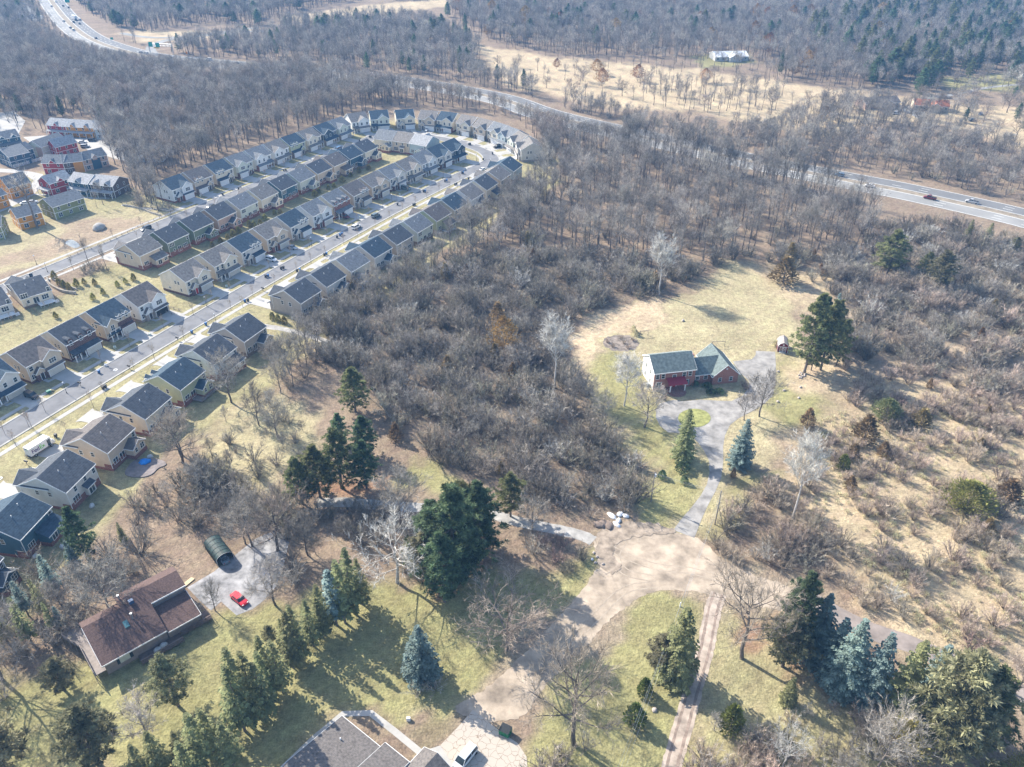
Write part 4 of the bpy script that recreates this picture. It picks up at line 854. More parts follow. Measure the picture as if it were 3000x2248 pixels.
# ---------------------------------------------------------------- low house at the lower frame edge
def low_house():
    A = G(820+545/2.989, 2020+238/2.989, 3.0); B = G(820+880/2.989, 2020+510/2.989, 3.0); d1 = Vector((B[0]-A[0], B[1]-A[1], 0)); a = math.atan2(d1.y, d1.x); W = d1.length
    root = empty('house', A, a, 'low house with broad dark grey shingle roof at the bottom edge, tree shadows across it', 'house')
    r, w, tr = MB(), MB(), MB(); rf = lined('dark grey shingle', (.15,.135,.125), .28, 'y', .25, .2, .9, .14, 2.4)
    gable(0, W, -24, 0, 3.0, 4.7, 'x', roof=r, trim=tr, ov=.02, ov2=.02); w.prism([(-23.4, 0), (-.6, 0), (-.6, 3.0), (-12, 4.6), (-23.4, 3.0)], .5, W-.5, 'x')
    gable(W+.02, W+5.8, -24, 1.1, 2.9, 4.75, 'x', roof=r, trim=tr, ov=.02, ov2=0); w.prism([(-23, 0), (.5, 0), (.5, 2.9), (-11.2, 4.6), (-23, 2.9)], W+.1, W+5.3, 'x')
    gable(W+5.9, W+12.1, -8, 4.7, 2.7, 4.2, 'y', roof=r, trim=tr, ov=.02, ov2=.02); w.prism([(W+6.3, 0), (W+11.7, 0), (W+11.7, 2.7), (W+9, 4.0), (W+6.3, 2.7)], -7.6, 4.3, 'y')
    w.build('wall', M['w_greige'], root); r.build('roof', rf, root); tr.build('trim', M['trim'], root)
    MB().tube([(W*.36, -3.4, 3.4), (W*.36, -3.4, 4.2)], .12, 8).build('vent_pipe', M['pipe'], root)
low_house()
# ---------------------------------------------------------------- vehicles
def paint(name, c): return mat('paint '+name, c, .28, .03, 1, spec=.6)
def loft(b, st, mi=0):
    """st: stations of (x, half width, z0, z1, shoulder inset) joined into one closed skin"""
    base = len(b.v)
    for x, hw, z0, z1, ins in st:
        b.v += [(x, -hw*.92, z0), (x, -hw, z0+(z1-z0)*.35), (x, -hw, z0+(z1-z0)*.75), (x, -hw+ins, z1), (x, hw-ins, z1), (x, hw, z0+(z1-z0)*.75), (x, hw, z0+(z1-z0)*.35), (x, hw*.92, z0)]
    for i in range(len(st)-1):
        for k in range(8):
            a, c = base+i*8+k, base+i*8+(k+1) % 8
            b.f.append((a, c, c+8, a+8)); b.m.append(mi)
    b.f.append(tuple(base+k for k in reversed(range(8)))); b.m.append(mi); e = base+(len(st)-1)*8; b.f.append(tuple(e+k for k in range(8))); b.m.append(mi)
def vehicle(p, ang, kind, colname, col, label, cat='car', group=None, parts=True):
    root = empty('parked_car' if group != 'traffic on the freeway' else 'car', p, ang, label, cat, group)
    L, Wd, hb, ht = {'sedan': (4.6, .9, .95, 1.45), 'suv': (4.8, .96, 1.05, 1.75), 'van': (5.1, 1.0, 1.1, 1.85), 'pickup': (5.6, 1.0, 1.1, 1.85), 'coupe': (4.4, .9, .9, 1.35)}[kind]
    b = MB(); h = L/2; pm = paint(colname, col)
    loft(b, [(-h, Wd*.78, .42, hb*.82, .08), (-h+.25, Wd*.95, .28, hb*.96, .1), (-h+1.0, Wd, .25, hb, .08), (.3, Wd, .25, hb, .08), (h-1.3, Wd, .25, hb*.98, .1), (h-.35, Wd*.94, .28, hb*.84, .14), (h, Wd*.74, .4, hb*.66, .1)])
    c0, c1, c2, c3 = {'sedan': (-h+.7, -h+1.35, .45, 1.15), 'coupe': (-h+.8, -h+1.6, .3, 1.05), 'suv': (-h+.12, -h+.45, .6, 1.25), 'van': (-h+.1, -h+.35, .95, 1.75), 'pickup': (-.55, -.3, .8, 1.5)}[kind]
    wt = Wd*.8
    gl = MB()
    def cab(bb, grow, z0, z1, mi=0):
        q = [(c0, Wd*.93), (c3, Wd*.93), (c2, wt), (c1, wt)]
        bb.v += [(c0-grow, -Wd*.93-grow, z0), (c3+grow, -Wd*.93-grow, z0), (c3+grow, Wd*.93+grow, z0), (c0-grow, Wd*.93+grow, z0), (c1-grow, -wt-grow, z1), (c2+grow, -wt-grow, z1), (c2+grow, wt+grow, z1), (c1-grow, wt+grow, z1)]
        n = len(bb.v)-8
        for f in ((0,1,5,4), (1,2,6,5), (2,3,7,6), (3,0,4,7), (4,5,6,7), (3,2,1,0)): bb.f.append(tuple(n+i for i in f)); bb.m.append(mi)
    cab(gl, 0, hb-.06, ht-.08)
    # painted roof and pillars over the glass house
    rl = Wd*.8; b.prism([(-rl, ht-.1), (rl, ht-.1), (rl*.93, ht), (-rl*.93, ht)], c1-.03, c2+.03, 'x')
    for s in (-1, 1):
        for (xa, za, xb) in ((c0, hb-.06, c1), (c3, hb-.06, c2), ((c1+c2)/2, hb-.06, (c1+c2)/2)): b.tube([(xa, s*Wd*.93, za), (xb, s*wt, ht-.07)], .05, 4)
    if kind == 'pickup': b.box(-h+.12, -.7, -Wd+.05, -Wd+.15, hb-.02, hb+.04); b.box(-h+.12, -.7, Wd-.15, Wd-.05, hb-.02, hb+.04); bed = MB().box(-h+.2, -.68, -Wd+.16, Wd-.16, hb+.005, hb+.03); bed.build('bed', M['black'], root)
    b.build('body', pm, root); gl.build('windows', M['glass'], root)
    if parts:
        for s in (-1, 1):
            for x in (-h+.85, h-.9):
                MB().tube([(x, s*(Wd-.2), .34), (x, s*(Wd+.03), .34)], .34, 14).build('wheel', M['rubber'], root)
            MB().box(h-.28, h-.03, s*Wd*.62-.16, s*Wd*.62+.16, .58, .72).build('headlight', mat('lamp lens', (.7,.72,.7), .15, .05, 1), root)
            MB().box(-h-.01, -h+.08, s*Wd*.62-.14, s*Wd*.62+.14, .66, .82).build('tail_light', mat('red lamp lens', (.3,.01,.01), .3, .05, 1), root)
    else:
        for s in (-1, 1):
            for x in (-h+.85, h-.9): MB().tube([(x, s*(Wd-.2), .34), (x, s*(Wd+.03), .34)], .34, 10).build('wheel', M['rubber'], root)
    return root
def street_ang(p):
    i = min(range(len(STREET)-1), key=lambda i: (STREET[i][0]-p[0])**2+(STREET[i][1]-p[1])**2); a, b = STREET[i], STREET[i+1]; return math.atan2(b[1]-a[1], b[0]-a[0])
o3 = lambda x, y: (x/2.4578, 800+y/2.4578)
CARS = [((94,1164),'drive','suv','black',(.012,.013,.016),'black car parked in the drive below the first street lamp'),
 ((219,1296),'drive','sedan','steel blue',(.10,.16,.25),'steel blue car tucked in a drive beside the tan house with a blue tarp'),
 ((429,674),'street','suv','dark blue',(.03,.05,.07),'dark blue car parked on the upper street beside the basin fence'),
 ((796,764),'drive','suv','white',(.75,.75,.74),'white car parked before the garage of the house with two dormers'),
 ((857,729),'drive','sedan','silver',(.42,.43,.44),'silver car parked in the drive of the house with red brick arch'),
 ((1010,639),'drive','suv','dark red',(.16,.015,.02),'dark red car parked in front of the red brick house'),
 ((1101,636),'street','suv','slate grey',(.10,.14,.16),'slate grey car stopped in the middle of the main street'),
 ((1044,669),'street','suv','white',(.75,.75,.74),'white car parked along the kerb of the main street'),
 ((1190,556),'drive','van','green grey',(.14,.18,.17),'green grey van in the drive of a greige house'),
 ((1253,383.5),'drive','sedan','white',(.72,.72,.72),'white car parked in the drive at the top of the bend'),
 ((1457,433),'drive','suv','black',(.02,.02,.025),'black car in a drive where the bend turns to the brush'),
 ((990,441),'street','van','blue',(.10,.2,.32),'pale blue van parked on the upper street near the bend'),
 ((1415,500),'street','sedan','white',(.72,.72,.72),'white car on the main street just below the bend'),
 ((620,548+60),'street','sedan','dark navy',(.03,.04,.06),'dark navy car on the upper street behind the cream house roof')]
for (px, al, kd, cn, cc, lb) in CARS:
    p = G(*px); a = street_ang(p)
    if al == 'drive':
        h_ = min(HOUSES.values(), key=lambda q: math.dist(q[0], p)); a = h_[1]-math.pi/2
    vehicle((*p, .075), a, kd, cn, cc, lb, group='cars parked among the houses')
for (x, y, an, kd, cn, cc, lb) in [(1070,395,.2,'sedan','white',(.7,.7,.7),'white car nearest the tall red town house in the court'),(1110,452,.2,'suv','silver',(.42,.43,.44),'silver car below the white one in the town house court'),(1205,372,.1,'suv','slate',(.05,.06,.07),'dark car in front of the orange town house'),(1425,410,.3,'suv','dark blue',(.03,.05,.07),'dark blue car at the court edge under bare trees'),
        (1545,490,.4,'sedan','white',(.7,.7,.7),'white car at the wood side end of the court'),(335,1190,.4,'sedan','white',(.7,.7,.7),'white car parked by the orange town house'),(425,1175,.4,'sedan','silver',(.42,.43,.44),'silver car parked next to the white one by the olive town house'),(885,340,.2,'sedan','slate',(.05,.06,.07),'dark car at the back of the court beside the red town house')]:
    vehicle((*zt(x, y), .04), an, kd, cn, cc, lb, group='cars in the town house court', parts=False)
vehicle((*G(550+1010/6.632, 1550+1395/6.632), .04), math.atan2(*[G(550+1130/6.632, 1550+1480/6.632)[i]-G(550+930/6.632, 1550+1310/6.632)[i] for i in (1, 0)]), 'sedan', 'bright red', (.62,.02,.035), 'bright red car on the worn drive by the brown roofed house')
vehicle((*zp(1625, 612), .06), math.atan2(*[zp(1560, 690)[i]-zp(1690, 530)[i] for i in (1, 0)]), 'van', 'pale silver', (.55,.60,.64), 'pale silver van parked on the crazy paved patio')
def traffic():
    PT = [(2551,543,'white',(.7,.7,.7),'sedan'),(2724,583,'dark red',(.14,.02,.03),'pickup'),(2842,600,'silver',(.42,.43,.44),'pickup'),(2456,519,'blue',(.08,.16,.3),'suv'),(192,64,'silver',(.42,.43,.44),'sedan'),(205,68,'slate',(.05,.06,.07),'suv'),(224,61,'slate',(.05,.06,.07),'suv'),(239,71,'slate',(.05,.06,.07),'sedan'),(232,60,'white',(.7,.7,.7),'suv'),(205,83,'white',(.7,.7,.7),'sedan'),(212,83,'slate',(.05,.06,.07),'sedan'),(217,90,'white',(.7,.7,.7),'van'),(165,7,'white',(.7,.7,.7),'sedan'),(157,20,'silver',(.42,.43,.44),'sedan'),(190,19,'slate',(.05,.06,.07),'sedan'),(204,24,'slate',(.05,.06,.07),'sedan'),(286,114,'slate',(.05,.06,.07),'sedan'),(417,156,'slate',(.05,.06,.07),'sedan'),(427,160,'silver',(.42,.43,.44),'suv'),(509,170,'white',(.7,.7,.7),'sedan'),(563,175,'white',(.7,.7,.7),'sedan'),(610,178,'white',(.7,.7,.7),'suv'),(692,188,'slate',(.05,.06,.07),'sedan')]
    nm = {(2551,543): 'white car on the near stretch of freeway, behind the dark red pickup', (2724,583): 'dark red pickup on the freeway, between a white car and a silver pickup', (2842,600): 'silver pickup leading on the near stretch of freeway', (2456,519): 'blue car on the freeway beyond the tall wood'}
    for x, y, cn, cc, kd in PT:
        p = G(x, y); best = None
        for pth in (FREE_A, FREE_B):
            for i in range(len(pth)-1):
                d = math.dist(p, pth[i])
                if best is None or d < best[0]: best = (d, math.atan2(pth[i+1][1]-pth[i][1], pth[i+1][0]-pth[i][0]), pth[i], pth)
        a = best[1]; q = best[2]; # keep the car inside its lanes
        lat = (p[0]-q[0])*-math.sin(a)+(p[1]-q[1])*math.cos(a); lat2 = min((-3.7, 0, 3.7), key=lambda s: abs(s-lat)); lon = (p[0]-q[0])*math.cos(a)+(p[1]-q[1])*math.sin(a)
        p = (q[0]+math.cos(a)*lon-math.sin(a)*lat2, q[1]+math.sin(a)*lon+math.cos(a)*lat2)
        vehicle((*p, .13), a, kd, cn, cc, nm.get((x, y), '%s %s driving on the far curve of the freeway' % (cn, {'pickup': 'pickup', 'van': 'van'}.get(kd, 'car'))), cat='car', group='traffic on the freeway' if (x, y) not in nm else 'traffic on the freeway', parts=(x, y) in nm)
    p = G(218, 58); tr = empty('box_truck', (*p, .13), street_ang(p)*0+math.atan2(*[FREE_A[-20][i]-FREE_A[-30][i] for i in (1, 0)]), 'white box truck on the far curve of the freeway', 'truck')
    MB().box(-5, 2.6, -1.25, 1.25, .9, 3.9).build('cargo_box', paint('white', (.75,.75,.74)), tr); MB().box(2.7, 4.8, -1.1, 1.1, .6, 2.7).build('cab', paint('white', (.75,.75,.74)), tr)
traffic()
# ---------------------------------------------------------------- delivery truck
def delivery_truck():
    k = 5.5275; rr = G(530/k, 1200+805/k, 0); fr = G(815/k, 1200+590/k, 0); a = math.atan2(fr[1]-rr[1], fr[0]-rr[0]); a = street_ang(rr)
    root = empty('delivery_truck', (rr[0]-1.15*math.sin(a)*1, rr[1]+1.15*math.cos(a)*1, .03), a, 'white delivery step van with purple and green lettering on its side', 'delivery truck')
    wp = paint('truck white', (.78,.78,.78)); L, Wd = 6.0, 1.15
    b = MB(); b.box(0, L, -Wd, Wd, .75, 3.15); b.prism([(-Wd+.05, .6), (Wd-.05, .6), (Wd-.05, 2.9), (-Wd+.05, 2.9)], L, L+.25, 'x'); b.build('body', wp, root)
    c = MB(); loft(c, [(L+.25, 1.02, .5, 1.75, .1), (L+.9, 1.0, .5, 1.55, .12), (L+1.35, .85, .55, 1.2, .15)]); c.build('hood', wp, root)
    w = MB(); w.prism([(-.98, 1.75), (.98, 1.75), (.92, 2.8), (-.92, 2.8)], L+.252, L+.3, 'x'); w.build('windscreen', M['glass'], root)
    for s in (-1, 1): MB().box(L-1.0, L-.1, s*Wd-.02 if s > 0 else -Wd-.03, s*Wd+.03 if s > 0 else -Wd+.02, .8, 2.6).build('cab_door', M['glass'], root)
    MB().box(-.06, -.002, -Wd+.2, Wd-.2, .85, 2.5).build('rear_door', mat('truck rear door', (.6,.6,.6), .5, .05, 2), root)
    MB().box(-.3, -.0, -Wd, Wd, .45, .7).build('bumper', M['black'], root); MB().box(0, L+.3, -.8, .8, .45, .74).build('chassis', M['black'], root)
    for s in (-1, 1):
        for x in (1.2, L-.1):
            wh = MB().tube([(x, s*(Wd-.25), .42), (x, s*(Wd+.04), .42)], .42, 16).build('wheel', M['rubber'], root); MB().tube([(x, s*(Wd+.042), .42), (x, s*(Wd+.05), .42)], .22, 12).build('rim', M['metal'], wh)
        MB().tube([(L+.2, s*1.0, 2.0), (L+.4, s*1.45, 2.0), (L+.4, s*1.45, 2.5)], .05, 6).build('mirror', M['black'], root)
        MB().box(L+1.25, L+1.37, s*.55-.15, s*.55+.15, .8, 1.0).build('headlight', mat('lamp lens', (.7,.72,.7), .15, .05, 1), root)
    pu = mat('purple lettering', (.055,.02,.16), .5, .02, 1); gr = mat('green lettering', (.10,.50,.04), .5, .02, 1)
    def word(txt, m, x, y, z, size, rot):
        cu = bpy.data.curves.new('lettering', 'FONT'); cu.body = txt; cu.size = size; cu.extrude = .006; cu.offset = .012*size; cu.space_character = .92; cu.materials.append(m)
        oc = bpy.data.objects.new('lettering', cu); me = bpy.data.meshes.new_from_object(oc); bpy.data.objects.remove(oc); o = bpy.data.objects.new('lettering', me); C.objects.link(o); o.parent = root; o.location = (x, y, z); o.rotation_euler = rot; return o
    for s, rz, x0, x1 in ((-1, 0, .45, 2.72), (1, math.pi, 4.5, 2.23)):
        word('Fed', pu, x0, s*(Wd+.012), 1.35, 1.62, (R(90), 0, rz)); word('Ex', gr, x1, s*(Wd+.012), 1.35, 1.62, (R(90), 0, rz))
    word('Fed', pu, -.012, .85, 2.58, .58, (R(90), 0, R(-90))); word('Ex', gr, -.012, .05, 2.58, .58, (R(90), 0, R(-90)))
delivery_truck()
# ---------------------------------------------------------------- carport tent, dumpster, tarp, small things
def carport():
    z6 = lambda x, y, z=0: G(550+x/6.632, 1550+y/6.632, z); l, r_ = z6(595, 740), z6(850, 610); W = 3.7; a = math.atan2(r_[1]-l[1], r_[0]-l[0]); L = 7.0
    root = empty('carport_tent', l, a, 'dark green fabric carport tent with arched ribbed roof on the worn drive', 'carport')
    cov = MB(); n = 12; P = [(0, 0), (0, 1.7)]+[(W/2-W/2*math.cos(t), 1.7+1.15*math.sin(t)) for t in np.linspace(.15, math.pi-.15, n)]+[(W, 1.7), (W, 0)]
    for i in range(len(P)-1):
        (u0, z0), (u1, z1) = P[i], P[i+1]; cov.poly([(u0, 0, z0), (u1, 0, z1), (u1, L, z1), (u0, L, z0)]); cov.poly([(u0, L, z0-.03), (u1, L, z1-.03), (u1, 0, z1-.03), (u0, 0, z0-.03)])
    cov.poly([(x, L, z) for x, z in P][::-1]); cov.poly([(x, L-.03, z) for x, z in P])
    cov.build('cover', mat('dark green tarpaulin', (.02,.042,.038), .6, .4, 1.5, bump=.5, bscale=2.5, spec=.3), root)
    for y in np.linspace(.02, L, 6): MB().tube([(u, y, z+.02) for u, z in P], .035, 6).build('rib', mat('tent rib', (.03,.05,.048), .5, .1, 2) if y > .1 else M['pipe'], root)
    vehicle((*z6(690, 590), .04), a+math.pi/2, 'sedan', 'grey blue', (.2,.25,.28), 'grey blue car parked inside the dark green carport tent')
carport()
def dumpster():
    p = zp(1975, 385); a = math.atan2(*[zp(2010, 395)[i]-zp(1928, 355)[i] for i in (1, 0)]); root = empty('dumpster', p, a, 'green steel dumpster with ribbed black lid by the crazy paved patio', 'dumpster')
    g = mat('green dumpster paint', (.015,.16,.07), .45, .12, 2)
    MB().prism([(-.75, .12), (.75, .12), (.85, 1.15), (.75, 1.55), (-.75, 1.35)], -.95, .95, 'x').build('body', g, root)
    ld = MB(); ld.prism([(-.8, 1.37), (.8, 1.57), (.8, 1.62), (-.8, 1.42)], -1.0, 1.0, 'x')
    for x in np.linspace(-.85, .85, 9): ld.prism([(-.78, 1.42), (.78, 1.62), (.78, 1.67), (-.78, 1.47)], x-.04, x+.04, 'x')
    ld.build('lid', mat('dumpster lid', (.05,.055,.055), .6, .1, 2), root)
    for s in (-1, 1): MB().box(s*1.0-.06, s*1.0+.06, -.3, .3, .7, .85).build('lift_pocket', g, root)
dumpster()
def lump(name, p, rx, ry, h, m, label, cat, n=12, jit=.35, group=None):
    b = MB().dome(0, 0, 0, rx, ry, h, n, 4, jit); o = b.build(name, m, None, True); o.location = (*p, .05); o.rotation_euler = (0, 0, rnd.uniform(0, 3)); return tag(o, label, cat, group)
lump('tarp_cover', G(425, 1356), 1.6, 1.2, .95, mat('bright blue tarp', (.02,.26,.72), .45, .12, 2, bump=.5), 'bright blue tarp over patio furniture behind the tan house', 'tarp')
pt = closed([Z3(*p) for p in [(900,1450),(960,1360),(1060,1335),(1120,1340),(1185,1360),(1195,1385),(1140,1410),(1090,1455),(1000,1475)]], 4)
tag(MB().slab(pt if sum(pt[i][0]*pt[(i+1) % len(pt)][1]-pt[(i+1) % len(pt)][0]*pt[i][1] for i in range(len(pt))) > 0 else pt[::-1], 0, .22).build('patio', mat('stamped patio', (.22,.19,.18), .8, .15, .8)), kind='structure')
lump('gravel_heap', Z1(715, 910), 3.3, 2.6, 2.3, M['gravelgrey'], 'pale grey gravel heap in the dry basin', 'gravel heap', 16, .12)
for i, (x, y, a, b_) in enumerate([(400,130,1.5,.7),(450,120,1.1,.8),(485,132,.9,.7),(440,160,1.0,.6),(428,182,1.2,.6)]): lump('snow_heap', z3b(x, y), a, b_, .55, M['whitestuff'], 'dirty white snow heap at the edge of the dirt turnaround', 'snow', group='snow heaps by the turnaround')
for i, (x, y) in enumerate([(345,180),(380,190),(320,185)]): lump('earth_heap', z3b(x, y), 1.6, 1.1, .6, M['dirtdark'], 'dark earth heap beside the white snow heaps', 'earth heap', group='earth heaps')
for x, y in [(280,395),(290,355),(310,380),(300,415),(345,425)]: lump('stone', z3b(x, y), .45, .35, .35, M['stone'] if x != 280 else M['whitestuff'], 'loose stone on the rough ground left of the turnaround', 'stone', 7, .3, 'stones left of the turnaround')
for i in range(16):
    x, y = 1378+rnd.gauss(0, 14), 738+rnd.gauss(0, 9); lump('stone', zh(x, y), .35, .3, .4, M['stone'], 'stone in the round pile beside the pines', 'stone', 6, .3, 'stones of the pile by the pines')
for x, y in [(1372,802),(1283,820),(1363,860),(1250,880),(1252,718)]: lump('boulder', zh(x, y), .55, .4, .4, M['stone'], 'small boulder set in the lawn right of the drive', 'boulder', 8, .3, 'boulders on the lawn')
lump('boulder', z3b(660, 1312), .6, .5, .4, M['stone'], 'tan boulder on the lawn beside the two track lane', 'boulder')
lump('boulder', zh(738, 443), .7, .5, .5, M['stone'], 'single grey boulder on the wide dry lawn', 'boulder')
# dry pond bed behind the brick house with a rock rim
DP = closed([zh(*p) for p in [(305,545),(340,525),(420,522),(470,530),(500,560),(480,595),(420,608),(350,600),(315,575)]], 4)
sheet('pond_bed', [(x+rnd.uniform(-.5, .5), y+rnd.uniform(-.5, .5)) for x, y in DP], .03, mat('stony pond bed', (.22,.185,.155), .95, .3, .7, bump=.6))
for i in range(40):
    p = DP[int(i*len(DP)/40)]
    if proj(*p)[0] < 1800 and i % 3: continue; lump('rock', (p[0]+rnd.uniform(-.5, .5), p[1]+rnd.uniform(-.5, .5)), rnd.uniform(.4, .9), .5, rnd.uniform(.3, .7), mat('tan rim rock', (.42,.31,.23), .95, .25, 1.5), 'tan rock in the rim of the dry pond', 'rock', 6, .4, 'rocks round the dry pond')
def frame_swing():
    for (x0, y0, x1, y1, lb) in [(505,512,548,508,'low wooden arbor beam beside the dry pond'), (893,570,962,566,'wooden swing frame behind the garage wing')]:
        a, b_ = zh(x0, y0+14), zh(x1, y1+14); m_ = MB()
        for q in (a, b_): m_.tube([(*q, 0), (*q, 1.9)], .09, 6)
        m_.tube([(*a, 1.9), (*b_, 1.9)], .09, 6); tag(m_.build('garden_arbor', M['pole']), lb, 'arbor')
frame_swing()
# bins
BINS = [(291,1094,'b'),(563,977,'b'),(604,954,'b'),(303,1141,'k'),(310,1137,'k'),(165,1282,'k'),(718,886,'b'),(727,884,'k'),(779,814,'k'),(786,812,'b'),(824,790,'k'),(831,788,'k'),(871,797,'k'),(879,795,'b'),(951,750,'k'),(957,747,'b'),(988,698,'k'),(997,692,'b'),(1003,689,'b'),(1165,602,'k'),(1211,604,'k'),(1216,603,'k'),(1241,564,'k'),(1246,563,'b'),(1304,534,'k'),(1309,532,'b'),(1333,544,'k'),(1338,542,'k'),(1354,510,'k'),(1357,509,'b'),(1373,527,'k'),(1416,470,'k'),(1443,453,'k'),(1374,426,'k'),(1378,425,'k'),(1083,404,'k'),(1087,404,'k'),(1054,415,'k'),(700,556,'k'),(706,554,'k'),(653,573,'k'),(570,631,'k'),(580,626,'b'),(832,503,'k'),(838,502,'k')]
def make_bin(c):
    root = empty('wheeled_bin', (0, 0, 0)); m = M['binblue'] if c == 'b' else M['bindark']; b = MB()
    b.v = [(-.25,-.28,.1),(.25,-.28,.1),(.25,.24,.1),(-.25,.24,.1),(-.31,-.38,1.0),(.31,-.38,1.0),(.31,.34,1.0),(-.31,.34,1.0)]
    b.f = [(3,2,1,0),(4,5,6,7),(0,1,5,4),(1,2,6,5),(2,3,7,6),(3,0,4,7)]; b.m = [0]*6; b.build('bin_body', m, root)
    MB().prism([(-.42, 1.002), (.38, 1.002), (.36, 1.09), (-.36, 1.13)], -.33, .33, 'x').build('lid', m, root)
    for s in (-1, 1): MB().tube([(s*.24, .28, .13), (s*.33, .28, .13)], .13, 10).build('wheel', M['rubber'], root)
    return root
_b = {}
NEARB = {(291,1094): 'blue wheeled bin standing alone in the gutter below the white round manhole', (563,977): 'blue wheeled bin at the drive of the light grey house', (604,954): 'blue wheeled bin under the lamp by the gravel path', (165,1282): 'grey wheeled bin at the kerb ahead of the delivery truck'}
for x, y, c in BINS:
    if c not in _b: o = _b[c] = make_bin(c)
    else: o = copy_tree(_b[c])
    o.location = (*G(x, y), .05); o.rotation_euler = (0, 0, street_ang(G(x, y))+rnd.uniform(-.3, .3)+math.pi/2)
    tag(o, NEARB.get((x, y), ('blue' if c == 'b' else 'black')+' wheeled bin put out at the kerb among the house drives'), 'bin', 'blue bins at the kerb' if c == 'b' else 'black bins at the kerb')
# lamps
def make_lamp():
    root = empty('street_lamp', (0, 0, 0)); MB().tube([(0, 0, 0), (0, 0, .5), (0, 0, .52), (0, 0, 3.7)], [.13, .12, .07, .05], 8).build('post', M['black'], root)
    s = MB().dome(0, 0, 3.72, .26, .26, .3, 10, 4).dome(0, 0, 3.70, .2, .2, .05, 10, 2); s.build('globe', mat('lamp globe', (.85,.85,.82), .35, .03, 1), root, True); return root
LAMPS = [(196,1153,'black street lamp with white globe beside the tan house with dark brick front'),(634,949,'street lamp at the kerb by the gravel path'),(606,899,'street lamp below the house with the red door'),(914,722,'street lamp by the house with the red brick arch'),(1149,594,'street lamp opposite the parked van'),(1438,489,'street lamp on the outside of the bend'),(1396,472,'street lamp on the inside corner of the bend'),(140,798,'street lamp on the upper street, second from the frame edge'),(108,776,'street lamp on the upper street nearest the frame edge')]
l0 = None
for x, y, lb in LAMPS:
    l0, o = (make_lamp(),)*2 if l0 is None else (l0, copy_tree(l0)); o.location = (*G(x, y), .02); tag(o, lb, 'street lamp', 'street lamps')
# mailboxes, manholes, pedestals
def make_mail():
    root = empty('mailbox', (0, 0, 0)); MB().box(-.06, .06, -.06, .06, 0, 1.0).build('post', M['pole'], root)
    MB().prism([(-.55, 1.0), (.55, 1.0), (.55, 1.28), (-.55, 1.28)], -.22, .22, 'x').prism([(-.22, 1.28), (.22, 1.28), (.15, 1.4), (-.15, 1.4)], -.55, .55, 'y').build('box', M['black'], root); return root
m0 = None
for x, y, lb in [(236,1131,'black mailbox at the drive end beside the first street lamp'),(380,1082,'black mailbox by a young tree across from the balcony house'),(521,999,'black mailbox in front of the light grey house'),(771,853,'black mailbox across from the red door house'),(80,1362,'black mailbox just behind the delivery truck')]:
    m0, o = (make_mail(),)*2 if m0 is None else (m0, copy_tree(m0)); o.location = (*G(x, y), .05); o.rotation_euler = (0, 0, street_ang(G(x, y))); tag(o, lb, 'mailbox', 'mailboxes')
for (x, y, q) in [(338,1084,'by the brick house with arched dormers'),(0,1402,'at the frame edge')]:
    c = G(x, y); b = MB()
    for i in range(20):
        a0, a1 = 6.2832*i/20, 6.2832*(i+1)/20; b.poly([(c[0]+r_*math.cos(t), c[1]+r_*math.sin(t), .038) for r_, t in ((.35, a0), (.62, a0), (.62, a1), (.35, a1))])
    tag(b.build('manhole_ring', M['mark']), 'pale ring round a manhole in the street '+q, 'manhole')
UB = [(337,1020,'pale utility pedestal on the lawn beside the arched dormer house'),(440,983,'pale utility pedestal on the shaded lawn of the balcony house'),(664,841,'pale utility pedestal beside the red door house drive'),(1171,572,'pale utility pedestal by the van drive'),(588,576,'pale utility pedestal on the upper street lawn'),(1055,640,'pale utility pedestal near the red car'),(311,1073,'white bag heap on the verge by the manhole'),(1197,2110,'white well cap on the lawn above the walkway')]
for x, y, lb in UB:
    b = MB().prism([(-.3, 0), (.3, 0), (.3, .55), (.2, .75), (-.2, .75), (-.3, .55)], -.35, .35, 'x'); o = b.build('utility_pedestal', mat('pale pedestal', (.55,.6,.52), .6, .1, 2) if 'white' not in lb else M['whitestuff']); o.location = (*G(x, y), .02); tag(o, lb, 'pedestal')
def playset():
    root = empty('toy_playset', (*Z3(355, 862), .02), R(50), 'green plastic toy slide and table on the lawn under the first street lamp', 'playset'); g = mat('green toy plastic', (.03,.20,.15), .45, .1, 2)
    MB().box(-.7, .5, -.45, .45, .3, .8).build('tub', g, root); MB().prism([(.5, .75), (.62, .78), (1.5, .1), (1.4, .02)], -.25, .25, 'y').build('slide', mat('yellow toy plastic', (.5,.45,.2), .5, .05, 2), root)
    for x in (-.6, .4):
        for y in (-.38, .38): MB().box(x-.06, x+.06, y-.06, y+.06, 0, .3).build('leg', g, root)
playset()
# hot tub covers and grill covers behind houses
lump('hot_tub_cover', G(635, 1105), 1.2, 1.1, .5, mat('pale cover', (.5,.5,.52), .6, .08, 2), 'round covered hot tub on the deck behind the light grey house', 'hot tub', 14, .05).location.z = .7
for x, y, lb in [(270,1484,'grey covered grill behind the greige house with stairs'),(184,1604,'long pale furniture cover behind the dark teal house'),(105,1631,'round pale table cover behind the dark teal house'),(440,1340,'grey covered grill at the patio edge behind the tan house')]: lump('furniture_cover', G(x, y), .9, .6, .8, mat('pale furniture cover', (.55,.55,.52), .7, .1, 2), lb, 'furniture cover', 10, .15)
